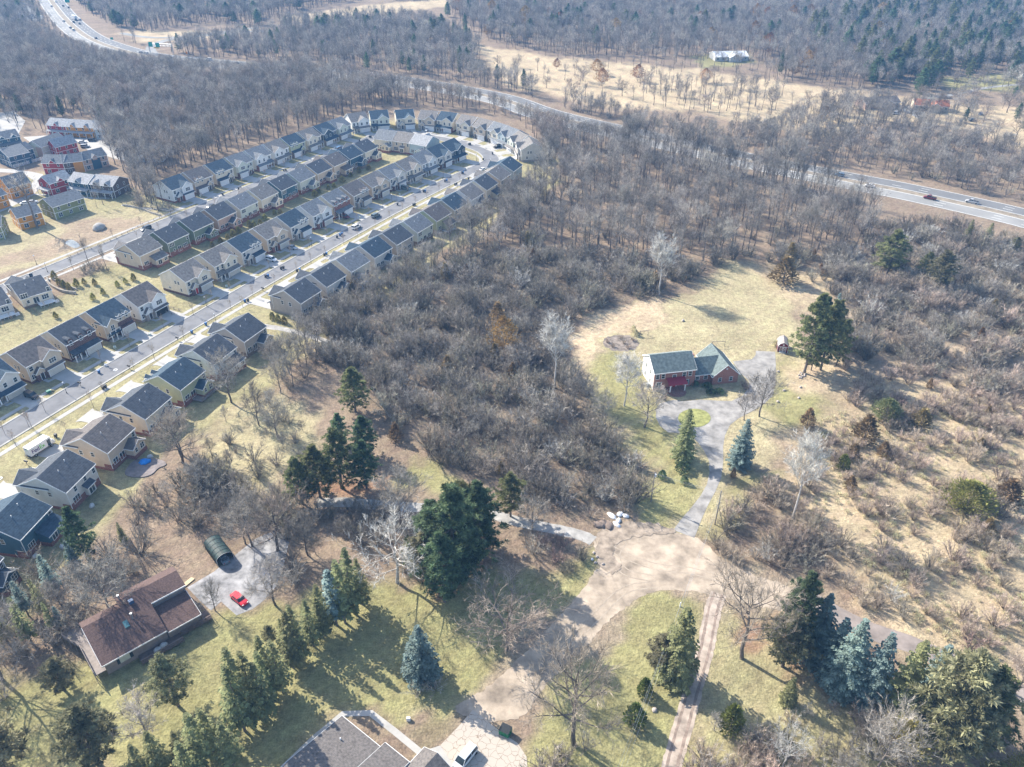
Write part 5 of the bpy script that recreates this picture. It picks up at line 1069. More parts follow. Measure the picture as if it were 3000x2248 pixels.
# retaining walls and fences
def wall_run(pts, h, w, m, label):
    P = smooth(pts, 5); L = offset_path(P, -w/2); Rr = offset_path(P, w/2); b = MB(); n = len(P)
    b.v = [(x, y, z) for z in (0, h) for q in (L, Rr) for x, y in q]
    for i in range(n-1): b.f += [(2*n+i, 3*n+i, 3*n+i+1, 2*n+i+1), (i, 2*n+i, 2*n+i+1, i+1), (n+i+1, 3*n+i+1, 3*n+i, n+i)]
    b.f += [(0, n, 3*n, 2*n), (n-1, 3*n-1, 4*n-1, 2*n-1)]; b.m = [0]*len(b.f); tag(b.build('retaining_wall', m), label, 'retaining wall')
M['block'] = lined('stone block courses', (.47,.43,.37), .2, 'z', .5, .2, .95, .15)
wall_run([Z3(*p) for p in [(345,45),(350,75),(390,110),(460,140),(550,152)]], 1.0, .5, M['block'], 'curved pale stone retaining wall beside the cream low house')
wall_run([Z3(*p) for p in [(365,18),(375,45),(430,75),(500,105),(555,125)]], .8, .4, M['block'], 'upper curved retaining wall below the row of young conifers')
wall_run([Z1(*p) for p in [(885,745),(950,755),(1030,775),(1090,800),(1160,820)]], .8, .5, M['block'], 'long pale retaining wall above the dry basin')
for i, (a, b_) in enumerate([((1110,770),(1230,790)), ((1130,765),(1215,780))]): wall_run([Z1(*a), Z1(*[(a[k]+b_[k])/2 for k in (0, 1)]), Z1(*b_)], .5+.3*i, .5, M['block'], ['lower','upper'][i]+' short stepped stone wall at the end of the basin path')
def fence(pts, label, h=1.0, step=2.2, name='fence', m='pole', rails=(.45, .85)):
    P = smooth(pts, 4); root = empty(name, P[0], 0, label, 'fence'); o = P[0]; L = MB(); acc = 0; posts = []
    for i in range(len(P)-1):
        a, b = Vector((P[i][0]-o[0], P[i][1]-o[1], 0)), Vector((P[i+1][0]-o[0], P[i+1][1]-o[1], 0))
        for z in rails: L.tube([a+Vector((0, 0, z*h)), b+Vector((0, 0, z*h))], .05, 4)
        d = (b-a).length; s = acc
        while s < d: posts.append(a.lerp(b, s/d)); s += step
        acc = s-d
    L.build('rails', M[m], root)
    for q in posts: MB().box(q.x-.07, q.x+.07, q.y-.07, q.y+.07, 0, h).build('post', M[m], root)
fence([Z1(*p) for p in [(880,730),(960,735),(1060,755),(1180,752),(1250,775),(1230,800)]], 'brown rail fence along the path above the basin')
fence([Z1(*p) for p in [(1230,800),(1060,870),(900,950),(700,1040),(500,1120)]], 'thin rail fence between the basin and the upper street', .9, 3)
fence([off(row2, 3.62, d) for d in (-18, -8, 2, 6)], 'split rail fence on the near side of the path between houses', .9, 2.5)
fence([off(row2, 3.85, d) for d in (-18, -8, 2, 6)], 'split rail fence on the far side of the path between houses', .9, 2.5)
fence([zt(*p) for p in [(180,720),(330,680),(560,610)]], 'white privacy fence behind the dark blue town house', 1.6, 2.4, 'fence', 'trim', (.1,.2,.3,.4,.5,.6,.7,.8,.9,1.0))
# ---------------------------------------------------------------- poles and wires
def pole(bx, by, ty, label, arm=True, m='pole'):
    X, Y = G(bx, by); lo, hi = 0, 40
    for _ in range(40):
        md = (lo+hi)/2
        if proj(X, Y, md)[1] > ty: lo = md
        else: hi = md
    root = empty('utility_pole', (X, Y, 0), 0, label, 'utility pole'); MB().tube([(0, 0, 0), (0, 0, lo)], [.17, .11], 8).build('pole_shaft', M[m], root)
    if arm: MB().tube([(.25, 0, lo-.7), (.25, 0, lo-1.5)], .24, 10).build('transformer', M['pipe'], root); MB().box(-.5, .5, -.05, .05, lo-.25, lo-.12).build('cross_arm', M[m], root)
    return (X, Y, lo)
P1 = pole(2094, 1537, 1438, 'bare timber utility pole right of the brick house drive', False)
P2 = pole(1907, 1470, 1383, 'utility pole with pale transformer left of the brick house drive')
P3 = pole(1992, 1777, 1766, 'short white marker post on the lawn below the turnaround', False, 'trim')
def wire(a, b, sag, label):
    a, b = Vector(a), Vector(b); tag(MB().tube([a.lerp(b, t)-Vector((0, 0, sag*4*t*(1-t))) for t in np.linspace(0, 1, 10)], .018, 4).build('wire', M['metal']), label, 'wire', 'overhead wires')
for i, dx in enumerate((0, 14, -12)): wire((P1[0]+.3*i, P1[1], P1[2]-.25*i), (*G(1790+dx, 2330, 8.5), 8.5), .5, 'thin overhead wire running from the timber pole over the round conifer')
wire((P1[0], P1[1], P1[2]-.2), (P2[0], P2[1], P2[2]-.2), .4, 'thin overhead wire slung across the brick house drive')
wire((P2[0], P2[1], P2[2]-.4), (P1[0], P1[1], P1[2]-.6), .5, 'thin overhead wire slung across the brick house drive')
# ---------------------------------------------------------------- freeway sign gantry and small signs
def gantry():
    a, b = G(509, 160), G(441, 156); root = empty('sign_gantry', a, 0, 'steel sign gantry with green panels over the freeway', 'sign gantry'); d = Vector((b[0]-a[0], b[1]-a[1], 0))
    t = MB()
    for q in (Vector((0, 0, 0)), d):
        for s in (-.8, .8): t.tube([q+Vector((0, s, 0)), q+Vector((0, s*.6, 7.6))], .22, 6)
    for z in (6.0, 7.6):
        for s in (-.5, .5): t.tube([Vector((0, s, z)), d+Vector((0, s, z))], .16, 5)
    for i in range(12): p, q = d*(i/12), d*((i+1)/12); t.tube([p+Vector((0, -.5, 6 if i % 2 else 7.6)), q+Vector((0, -.5, 7.6 if i % 2 else 6))], .12, 4)
    t.build('truss', M['metal'], root); g = mat('green sign face', (.01,.28,.22), .5, .05, 1); ang = math.atan2(d.y, d.x)
    for f0, f1, z0, z1, m in ((.5, .68, 5.0, 8.2, g), (.80, .97, 5.0, 8.6, g), (.55, .78, 4.0, 4.9, mat('yellow sign face', (.55,.38,.06), .5, .05, 1))):
        s = MB(); p, q = d*f0, d*f1; n_ = Vector((d.y, -d.x, 0)).normalized()*.6
        if n_.y > 0: n_ = -n_
        s.v = [tuple(w+n_*k+Vector((0, 0, z))) for k in (1.0, 1.15) for w in (p, q) for z in (z0, z1)]; s.f = [(0,2,3,1), (4,5,7,6), (0,1,5,4), (2,6,7,3), (0,4,6,2), (1,3,7,5)]; s.m = [0]*6; s.build('sign_panel', m, root)
gantry()
for x, y, w, h, c, lb in [(549,166,1.4,1.6,(.6,.2,.02),'small orange warning sign on the freeway verge'),(200,14,5,3,(.01,.28,.22),'green exit sign beyond the bridge on the freeway'),(330,124,2.4,1.8,(.01,.28,.22),'small green sign in the gore of the ramp')]:
    p = G(x, y); root = empty('road_sign', p, 0, lb, 'road sign'); MB().tube([(0, 0, 0), (0, 0, 2.2)], .1, 5).build('post', M['metal'], root); MB().box(-w/2, w/2, -.12, -.04, 2.0, 2.0+h).build('sign_face', mat('sign colour %d' % x, c, .5, .05, 1), root)
# ---------------------------------------------------------------- distant houses
def far_house(bx, by, W, D, ang, wall, roof, label, E=3.2, RZ=5.6):
    root = empty('house', V(bx, by), ang, label, 'house'); w, r, tr = MB(), MB(), MB(); w.prism([(0, 0), (D, 0), (D, E), (D/2, RZ), (0, E)], -W/2, W/2, 'x'); gable(-W/2, W/2, 0, D, E, RZ, 'x', roof=r, trim=tr, ov=.7)
    w.prism([(-W*.1, 0), (W*.25, 0), (W*.25, E), (W*.075, RZ-.4), (-W*.1, E)], -4, D/2, 'y'); gable(-W*.1, W*.25, -4, D/2-.2, E, RZ-.3, 'y', roof=r, trim=tr, b_end=False)
    w.build('wall', M['w_'+wall], root); r.build('roof', M['r_'+roof], root); tr.build('trim', M['trim'], root)
    for x in np.linspace(-W*.42, W*.42, 5): add_window(root, x if abs(x-W*.07) > W*.18 else -W*.25, 0, 1, 0, 1.4, 1.3, 'double', False)
M['r_whiteroof'] = mat('white sheet roof', (.78,.78,.78), .6, .05, 1); M['r_tileroof'] = lined('orange tile roof', (.40,.16,.09), .3, 'y', .3, .1)
far_house(1580, 132, 26, 15, .1, 'grey', 'whiteroof', 'white roofed low house in the clearing beyond the freeway')
far_house(2010, 240, 20, 10, -.25, 'tan', 'tileroof', 'orange roofed low building by a drive beyond the freeway')
far_house(1905, 234, 24, 11, .2, 'pink', 'brownroof', 'brown roofed house half hidden by trees left of the orange roof')
far_house(2225, 172, 16, 12, .3, 'white', 'lightroof', 'white two storey house at the right frame edge beyond the freeway', 6, 9)
far_house(60, 195, 18, 10, .2, 'greige', 'warm', 'low pale house in the far left trees', 3, 5)
far_house(115, 185, 16, 10, -.2, 'tan', 'greyroof', 'low grey roofed house in the far left trees', 3, 5)
far_house(300, 175, 26, 10, .15, 'grey', 'lightroof', 'long pale roofed building in the far left trees', 3, 5)
strip('road', smooth([V(*p) for p in [(1990,215),(2060,205),(2130,190),(2230,180)]], 4), 4, .03, M['asphaltpale'])
sheet('driveway', VV([(1945,235),(1975,222),(2000,245),(1985,258)]), .03, M['asphaltpale'])
vehicle((*V(1935, 247), .04), .2, 'van', 'white', (.7,.7,.7), 'white van by the orange roofed low building beyond the freeway', parts=False)
vehicle((*V(2100, 262), .04), .2, 'suv', 'slate', (.05,.06,.07), 'dark car standing in the far field right of the orange roof', parts=False)
vehicle((*V(2118, 248), .04), .8, 'sedan', 'blue', (.08,.2,.45), 'blue car standing in the far field right of the orange roof', parts=False)
for i in range(26):
    x, y = (rnd.uniform(4, 52), rnd.uniform(15, 19)) if i < 12 else (rnd.uniform(30, 85), rnd.uniform(33, 40))
    vehicle((*V(x, y), .04), .1+rnd.uniform(-.1, .1), 'sedan', ['white', 'silver'][i % 2], [(.7,.7,.7), (.42,.43,.44)][i % 2], '%s car in the distant parking lot at the far left' % ['white', 'silver'][i % 2], group='cars in the distant lot', parts=False)
sheet('parking_lot', VV([(-30,10),(60,13),(95,36),(90,44),(20,44),(-30,24)]), .03, M['asphaltpale'])
# ---------------------------------------------------------------- plants
def foliage(name, col, val=.25, hue=.02, trans=.25):
    return mat(name, col, .75, .35, .9, spec=.15, perobj=val, hue=hue, trans=trans, detail=3)
M['twig'] = foliage('twigs', (.34,.31,.27), .42, .012, .2)
M['twigdark'] = foliage('brush twigs', (.35,.315,.25), .42, .025, .2)
M['twigpale'] = foliage('pale twigs', (.62,.57,.52), .1, .01, .12)
M['twigwarm'] = foliage('warm twigs', (.33,.275,.22), .15, .015, .15)
M['twigred'] = foliage('reddish twigs', (.34,.25,.215), .15, .01, .15)
M['fuzz'] = foliage('fine meadow twigs', (.49,.405,.325), .25, .015, .25); M['pine'] = foliage('pine needles', (.235,.245,.115), trans=.45); M['pinedark'] = foliage('dark pine needles', (.16,.225,.12), trans=.45); M['spruce'] = foliage('spruce needles', (.255,.265,.13), trans=.45)
M['bluespruce'] = foliage('blue spruce needles', (.20,.265,.24), trans=.35); M['cedar'] = foliage('cedar scales', (.28,.205,.11)); M['arbor'] = foliage('arborvitae scales', (.16,.185,.05)); M['yellowgreen'] = foliage('yellow green scales', (.30,.275,.09)); M['rust'] = foliage('rust leaves', (.36,.22,.09)); M['scotch'] = foliage('grey green needles', (.30,.29,.17), trans=.4); M['reed'] = foliage('dry grass stems', (.74,.58,.38), .12, .01, .5)
rg = np.random.RandomState(11)
def rv(s=1.0): return Vector((rg.uniform(-s, s), rg.uniform(-s, s), rg.uniform(-s, s)))
def bare(h, spread, fork=.38, limbs=8, subs=5, twigs=6, tw=.045, upness=.9, trunk=.2, wig=.12, tl=1.3, low=None, fine=0):
    t, c = MB(), MB(); top = h*(.72 if low is None else .8); path = []; p = Vector((0, 0, 0)); n = 6
    for i in range(n+1):
        path.append(tuple(p)); p = p+Vector((rg.uniform(-wig, wig), rg.uniform(-wig, wig), top/n))
    t.tube(path, [trunk*(1-.8*i/n)+.015 for i in range(n+1)], 7)
    def at(z):
        f = min(z/top*n, n-1e-3); i = int(f); return Vector(path[i]).lerp(Vector(path[i+1]), f-i)
    def limb(p0, d, L, r, lvl):
        q = [p0]; k = 4 if lvl == 0 else 3; dd = d.normalized()
        for i in range(k):
            dd = (dd+rv(.22)+Vector((0, 0, .13*upness))).normalized(); q.append(q[-1]+dd*(L/k))
        (t if lvl == 0 and r > .05 else c).tube([tuple(v) for v in q], [r*(1-.8*i/k) for i in range(k+1)], 5 if lvl == 0 else 3, cap=False)
        for _ in range(subs if lvl == 0 else twigs):
            f = rg.uniform(.25 if lvl == 0 else .1, 1)*k; i = min(int(f), k-1); b = q[i].lerp(q[i+1], f-i); ax = (q[i+1]-q[i]).normalized(); s = ax.cross(rv()).normalized(); nd = (ax*.75+s*rg.uniform(.4, .95)+Vector((0, 0, .25*upness))).normalized()
            if lvl == 0: limb(b, nd, L*rg.uniform(.38, .62), max(r*.33, .014), 1)
            else:
                e = b+nd*tl*rg.uniform(.5, 1.2); sd = nd.cross(rv()).normalized()*tw*.5; m_ = b.lerp(e, .5)+rv(.08)
                c.poly([b-sd, b+sd, m_+sd*.7, e, m_-sd*.7])
                for _ in range(fine):
                    b2 = b.lerp(e, rg.uniform(.25, .95)); e2 = b2+(nd+rv(.75)).normalized()*tl*rg.uniform(.35, .75); s2 = sd*.75; c.poly([b2-s2, b2+s2, e2])
    for i in range(limbs):
        z = h*(fork+(.7-fork)*((i+rg.rand()*.6)/limbs)) if low is None else h*(low+(.72-low)*((i+rg.rand()*.6)/limbs))
        a = i*2.4+rg.uniform(-.4, .4); rel = (z/h-fork)/(1-fork)
        d = Vector((math.cos(a), math.sin(a), upness*(.75+.7*rel))); L = spread*(1.15-.45*rel)*rg.uniform(.8, 1.15)*(1+.25*upness)
        limb(at(min(z, top*.99)), d, L, trunk*.40*(1-.5*rel), 0)
    limb(at(top*.97), Vector((0, 0, 1)), h*.27, trunk*.25, 0)
    return t, c
def brush(h, r, stems=16, twigs=11, tw=.04, tl=.9):
    t, c = MB(), MB()
    for i in range(stems):
        a = rg.rand()*6.283; lean = rg.uniform(.1, 1)**.7; b = Vector((math.cos(a)*.5*lean, math.sin(a)*.5*lean, 0)); q = [b]; d = Vector((math.cos(a)*lean*r/h*1.0, math.sin(a)*lean*r/h, 1)).normalized(); L = h*rg.uniform(.75, 1.05); k = 4
        for j in range(k): d = (d+rv(.16)+Vector((0, 0, -.06*lean))).normalized(); q.append(q[-1]+d*L/k)
        (t if i < 5 else c).tube([tuple(v) for v in q], [.05*(1-.8*j/k)+.006 for j in range(k+1)], 3, cap=False)
        for _ in range(twigs):
            f = rg.uniform(.25, 1)*k; j = min(int(f), k-1); p = q[j].lerp(q[j+1], f-j); nd = ((q[j+1]-q[j]).normalized()*.7+rv(.8)+Vector((0, 0, .2))).normalized(); 
            for w in range(2):
                e = p+(nd+rv(.5)).normalized()*tl*rg.uniform(.5, 1.2); sd = nd.cross(rv()).normalized()*tw*.5; m_ = p.lerp(e, .5)+rv(.07); c.poly([p-sd, p+sd, m_+sd*.7, e, m_-sd*.7])
    return t, c
def spray(c, p, d, L, w, up):
    """one flat drooping spray of needles"""
    s = d.cross(up).normalized()*w; m_ = p+d*L*.5+up*.04; c.poly([p-s*.35, p+s*.35, m_+s, p+d*L-up*L*.12, m_-s])
def conifer(h, R_, bare_low=.06, droop=.25, lev=.42, br=9, dens=1.0, pw=.85, trunk=.16, sw=.16):
    t, c = MB(), MB(); t.tube([(0, 0, 0), (rg.uniform(-.1, .1), rg.uniform(-.1, .1), h*.55), (0, 0, h*.99)], [trunk, trunk*.6, .02], 7)
    z = h*bare_low; k = 0
    while z < h*.985:
        rel = (z/h-bare_low)/(1-bare_low); Lb = R_*(1-rel)**pw*(.8+.2*min(1, rel*6))+.05; n = max(4, int(br*(.45+.55*(1-rel))))
        for i in range(n):
            a = 6.283*(i+rg.uniform(-.35, .35))/n+k*1.1; L = Lb*rg.uniform(.72, 1.14); dr = droop*(1-rel)+rg.uniform(-.08, .08)-.25*rel; d = Vector((math.cos(a), math.sin(a), -dr)).normalized(); p0 = Vector((0, 0, z+rg.uniform(-.15, .15))); up = Vector((0, 0, 1)); sd = Vector((-math.sin(a), math.cos(a), 0))
            e = p0+d*L; c.poly([p0-sd*.03, p0+sd*.03, e])
            m_ = max(2, int(L/.34*dens))
            for j in range(m_):
                f = (j+.8)/m_; b = p0+d*L*f+Vector((0, 0, .10*L*f*f)); w = sw*rg.uniform(.8, 1.25)
                for s in (-1, 1): spray(c, b, (d*.75+sd*s*rg.uniform(.6, 1.05)+Vector((0, 0, -.18+rg.uniform(-.1, .1)))).normalized(), (.34+.20*L*(1-f)+.12)*rg.uniform(.8, 1.2)*(.45+.55*(1-rel)), w, up)
            spray(c, e-d*.1, d, .4*(.5+.5*(1-rel)), sw, up)
        z += lev*(1-.45*rel)*rg.uniform(.9, 1.1); k += 1
    return t, c
def pine(h, R_, low=.25, limbs=46, plumes=4, nee=20, trunk=.2, round_=.5, nl=.55, nw=.07):
    t, c = MB(), MB(); t.tube([(0, 0, 0), (rg.uniform(-.2, .2), rg.uniform(-.2, .2), h*.5), (rg.uniform(-.2, .2), rg.uniform(-.2, .2), h*.97)], [trunk, trunk*.65, .03], 8)
    def plume(p, ax, s):
        for _ in range(nee):
            d = (ax*.75+rv(1.0)).normalized(); sd = d.cross(rv()).normalized()*nw*s; e = p+d*nl*s*rg.uniform(.7, 1.15); m_ = p.lerp(e, .55); c.poly([p, m_+sd, e, m_-sd])
    for i in range(limbs):
        rel = (i+rg.rand())/limbs; z = h*(low+(.97-low)*rel); L = R_*(math.sin(math.pi*min(1, .12+rel*.95))**round_ if rel > .35 else (.72+.8*rel))*rg.uniform(.6, 1.1); L = max(L*(1.05-rel*.55), .35)
        a = i*2.399+rg.uniform(-.3, .3); d = Vector((math.cos(a), math.sin(a), rg.uniform(.02, .32)+.35*rel)).normalized(); p0 = Vector((0, 0, z)); e = p0+d*L; t.tube([tuple(p0), tuple(p0+d*L*.5+Vector((0, 0, -.05*L))), tuple(e)], [.05, .03, .01], 4, cap=False)
        for j in range(plumes):
            f = rg.uniform(.35, 1.0); b = p0+d*L*f+Vector((rg.uniform(-.5, .5), rg.uniform(-.5, .5), rg.uniform(-.12, .3)))*min(1, L*.5); plume(b, (d*.4+Vector((0, 0, .6))).normalized(), rg.uniform(.8, 1.25))
    return t, c
def ovoid(h, R_, n=1300, base=.02, pt=1.3, jag=.25, sl=.4, sw=.09, low=.1):
    t, c = MB(), MB(); t.tube([(0, 0, 0), (0, 0, h*.5)], [.09, .04], 6)
    for _ in range(n):
        f = rg.rand(); z = h*(base+(1-base)*f); prof = (math.sin(math.pi*min(.5, f/low*.5)) if f < low else 1)*(1-((f-low)/(1-low) if f > low else 0)**pt); r = R_*prof*(rg.rand()**.35)*(1+rg.uniform(-jag, jag)); a = rg.rand()*6.283; p = Vector((r*math.cos(a), r*math.sin(a), z)); d = (Vector((math.cos(a), math.sin(a), rg.uniform(.2, 1.5)))+rv(.35)).normalized(); s = d.cross(rv()).normalized()*sw*rg.uniform(.7, 1.4); e = p+d*sl*rg.uniform(.6, 1.3); m_ = p.lerp(e, .5); c.poly([p, m_+s, e, m_-s])
    return t, c
PROTO = {}
def proto(kind, gen, mt, mc, hh):
    t, c = gen; k = PROTO.setdefault(kind, []); k.append((t.mesh(kind+' trunk', M[mt]), c.mesh(kind+' crown', M[mc]), hh, (t, c, mt, mc)))
for i in range(6): proto('wood', bare(16, 2.5+.5*(i % 3), .46, 9, 6, 7, .045, 1.2, .25, .25, 1.4, fine=1), 'bark', 'twig', 16)
for i in range(3): proto('oak', bare(12, 4.6, .24, 14, 9, 9, .04, .6, .28, .25, 1.1, fine=4), 'bark', 'twigwarm', 12)
for i in range(3): proto('round', bare(10, 3.0, .22, 14, 8, 9, .036, .9, .15, .15, .9, fine=4), 'bark', 'twig', 10)
proto('pale', bare(13, 3.2, .34, 15, 9, 10, .04, .95, .17, .15, 1.0, fine=5), 'paleb', 'twigpale', 13); proto('pale', bare(13, 2.6, .4, 14, 9, 10, .04, 1.1, .17, .2, 1.0, fine=5), 'paleb', 'twigpale', 13)
proto('sycamore', bare(12, 4.8, .22, 13, 9, 8, .05, .5, .24, .3, 1.0, fine=3), 'paleb', 'twigpale', 12)
for i in range(3): proto('young', bare(5, 1.0, .34, 9, 4, 4, .03, 1.5, .05, .05, .55), 'bark', 'twigwarm', 5)
for i in range(5): proto('brush', brush(4.2, 2.6+.3*(i % 3), 20, 13, .05, .95), 'bark', 'twigdark' if i % 3 else 'twig', 4.2)
for i in range(2): proto('thicket', brush(5.5, 3.2, 22, 15, .05, 1.1), 'bark', 'twig' if i else 'twigdark', 5.5)
for i in range(3): proto('fuzz', brush(3.2, 2.3, 26, 22, .03, .75), 'bark', 'fuzz', 3.2)
proto('paleshrub', brush(4.5, 2.8, 20, 16, .055, 1.0), 'paleb', 'twigpale', 4.5); proto('redshrub', brush(3, 2, 18, 14, .05, .8), 'bark', 'twigred', 3)
for i in range(3): proto('spruce', conifer(13, 2.7, .07, .3, .46, 10, 1.0, .8), 'bark', 'spruce', 13)
for i in range(2): proto('slimspruce', conifer(13, 1.8, .22, .4, .66, 7, .9, 1.0, .15), 'bark', 'spruce', 13)
for i in range(2): proto('bluespruce', conifer(12, 2.9, .05, .2, .44, 10, 1.05, .85), 'bark', 'bluespruce', 12)
proto('slimblue', conifer(12, 1.5, .26, .3, .5, 7, .95, .8), 'bark', 'bluespruce', 12)
for i in range(3): proto('pine', pine(13, 3.3, .16, 64, 8, 28, nl=.46, nw=.05), 'bark', 'pine', 13)
for i in range(2): proto('pinedark', pine(15, 3.6, .14, 70, 8, 26, nl=.5, nw=.055), 'bark', 'pinedark', 15)
for i in range(2): proto('scotch', pine(11, 3.2, .2, 60, 7, 26, nl=.44, nw=.048), 'bark', 'scotch', 11)
for i in range(2): proto('cedar', ovoid(4, 1.15, 900, .03, 1.1, .35), 'bark', 'cedar', 4)
proto('arbor', ovoid(3, .95, 900, .02, 1.6, .15, .35), 'bark', 'arbor', 3); proto('yellowbush', ovoid(2.4, .75, 500, .02, 1.6, .3), 'bark', 'yellowgreen', 2.4); proto('roundgreen', ovoid(3, 1.6, 3000, .05, 2.2, .25, .3, .055, .3), 'bark', 'pine', 3); proto('lime', ovoid(3.2, 2.1, 3800, .05, 2.0, .35, .32, .055, .3), 'bark', 'yellowgreen', 3.2)
proto('bigbush', ovoid(5, 3.0, 6000, .02, 1.8, .3, .34, .06, .3), 'bark', 'yellowgreen', 5)
proto('rusttree', ovoid(8, 3, 1500, .2, 2.2, .4, .55, .1, .25), 'bark', 'rust', 8); proto('smallgreen', ovoid(1.6, .9, 500, .02, 2, .2, .3), 'bark', 'pinedark', 1.6); proto('reedtuft', ovoid(2.2, .9, 420, .0, 1.2, .4, .8, .05), 'bark', 'reed', 2.2)
for i in range(2): proto('tuft', ovoid(1.0, .6, 90, .0, 1.2, .5, .55, .045), 'bark', 'reed', 1.0)
CAT = {'wood': ('bare_tree', 'tree'), 'oak': ('bare_tree', 'tree'), 'round': ('bare_tree', 'tree'), 'pale': ('pale_tree', 'tree'), 'sycamore': ('pale_tree', 'tree'), 'young': ('young_street_tree', 'young tree'), 'brush': ('bare_shrub', 'shrub'), 'thicket': ('bare_shrub', 'shrub'), 'paleshrub': ('bare_shrub', 'shrub'), 'redshrub': ('bare_shrub', 'shrub'), 'fuzz': ('bare_shrub', 'shrub'), 'bigbush': ('evergreen_shrub', 'shrub'),
       'spruce': ('spruce_tree', 'tree'), 'slimspruce': ('spruce_tree', 'tree'), 'bluespruce': ('blue_spruce_tree', 'tree'), 'slimblue': ('blue_spruce_tree', 'tree'), 'pine': ('pine_tree', 'tree'), 'pinedark': ('pine_tree', 'tree'), 'scotch': ('pine_tree', 'tree'), 'cedar': ('cedar_tree', 'tree'), 'arbor': ('arborvitae', 'shrub'), 'yellowbush': ('evergreen_shrub', 'shrub'), 'roundgreen': ('evergreen_shrub', 'shrub'), 'lime': ('evergreen_shrub', 'shrub'), 'rusttree': ('leafy_tree', 'tree'), 'smallgreen': ('evergreen_shrub', 'shrub'), 'reedtuft': ('grass_clump', 'grass clump')}
TAKEN = []
def plant(kind, p, h, label, group=None, wide=1.0, lean=(0, 0), rz=None, var=None):
    pr = PROTO[kind]; tm, cm, hh, _ = pr[(var if var is not None else rnd.randrange(len(pr))) % len(pr)]; nm, ct = CAT[kind]; s = h/hh
    root = empty(nm, p, rnd.uniform(0, 6.28) if rz is None else rz, label, ct, group); root.scale = (s*wide, s*wide, s); root.rotation_euler[0], root.rotation_euler[1] = lean
    for n, me in (('trunk', tm), ('crown', cm)): o = bpy.data.objects.new(n, me); C.objects.link(o); o.parent = root
    TAKEN.append((p[0], p[1])); return root
def pv(kind, bx, by, ty, label, group=None, wide=1.0, var=None, k=1.0):
    """plant placed from its foot and top as surveyed (2212 px coordinates)"""
    return plant(kind, V(bx, by), height_at(bx, by, ty)*k, label, group, wide*(1.3 if kind in ('pine', 'pinedark', 'scotch') else 1), var=var)
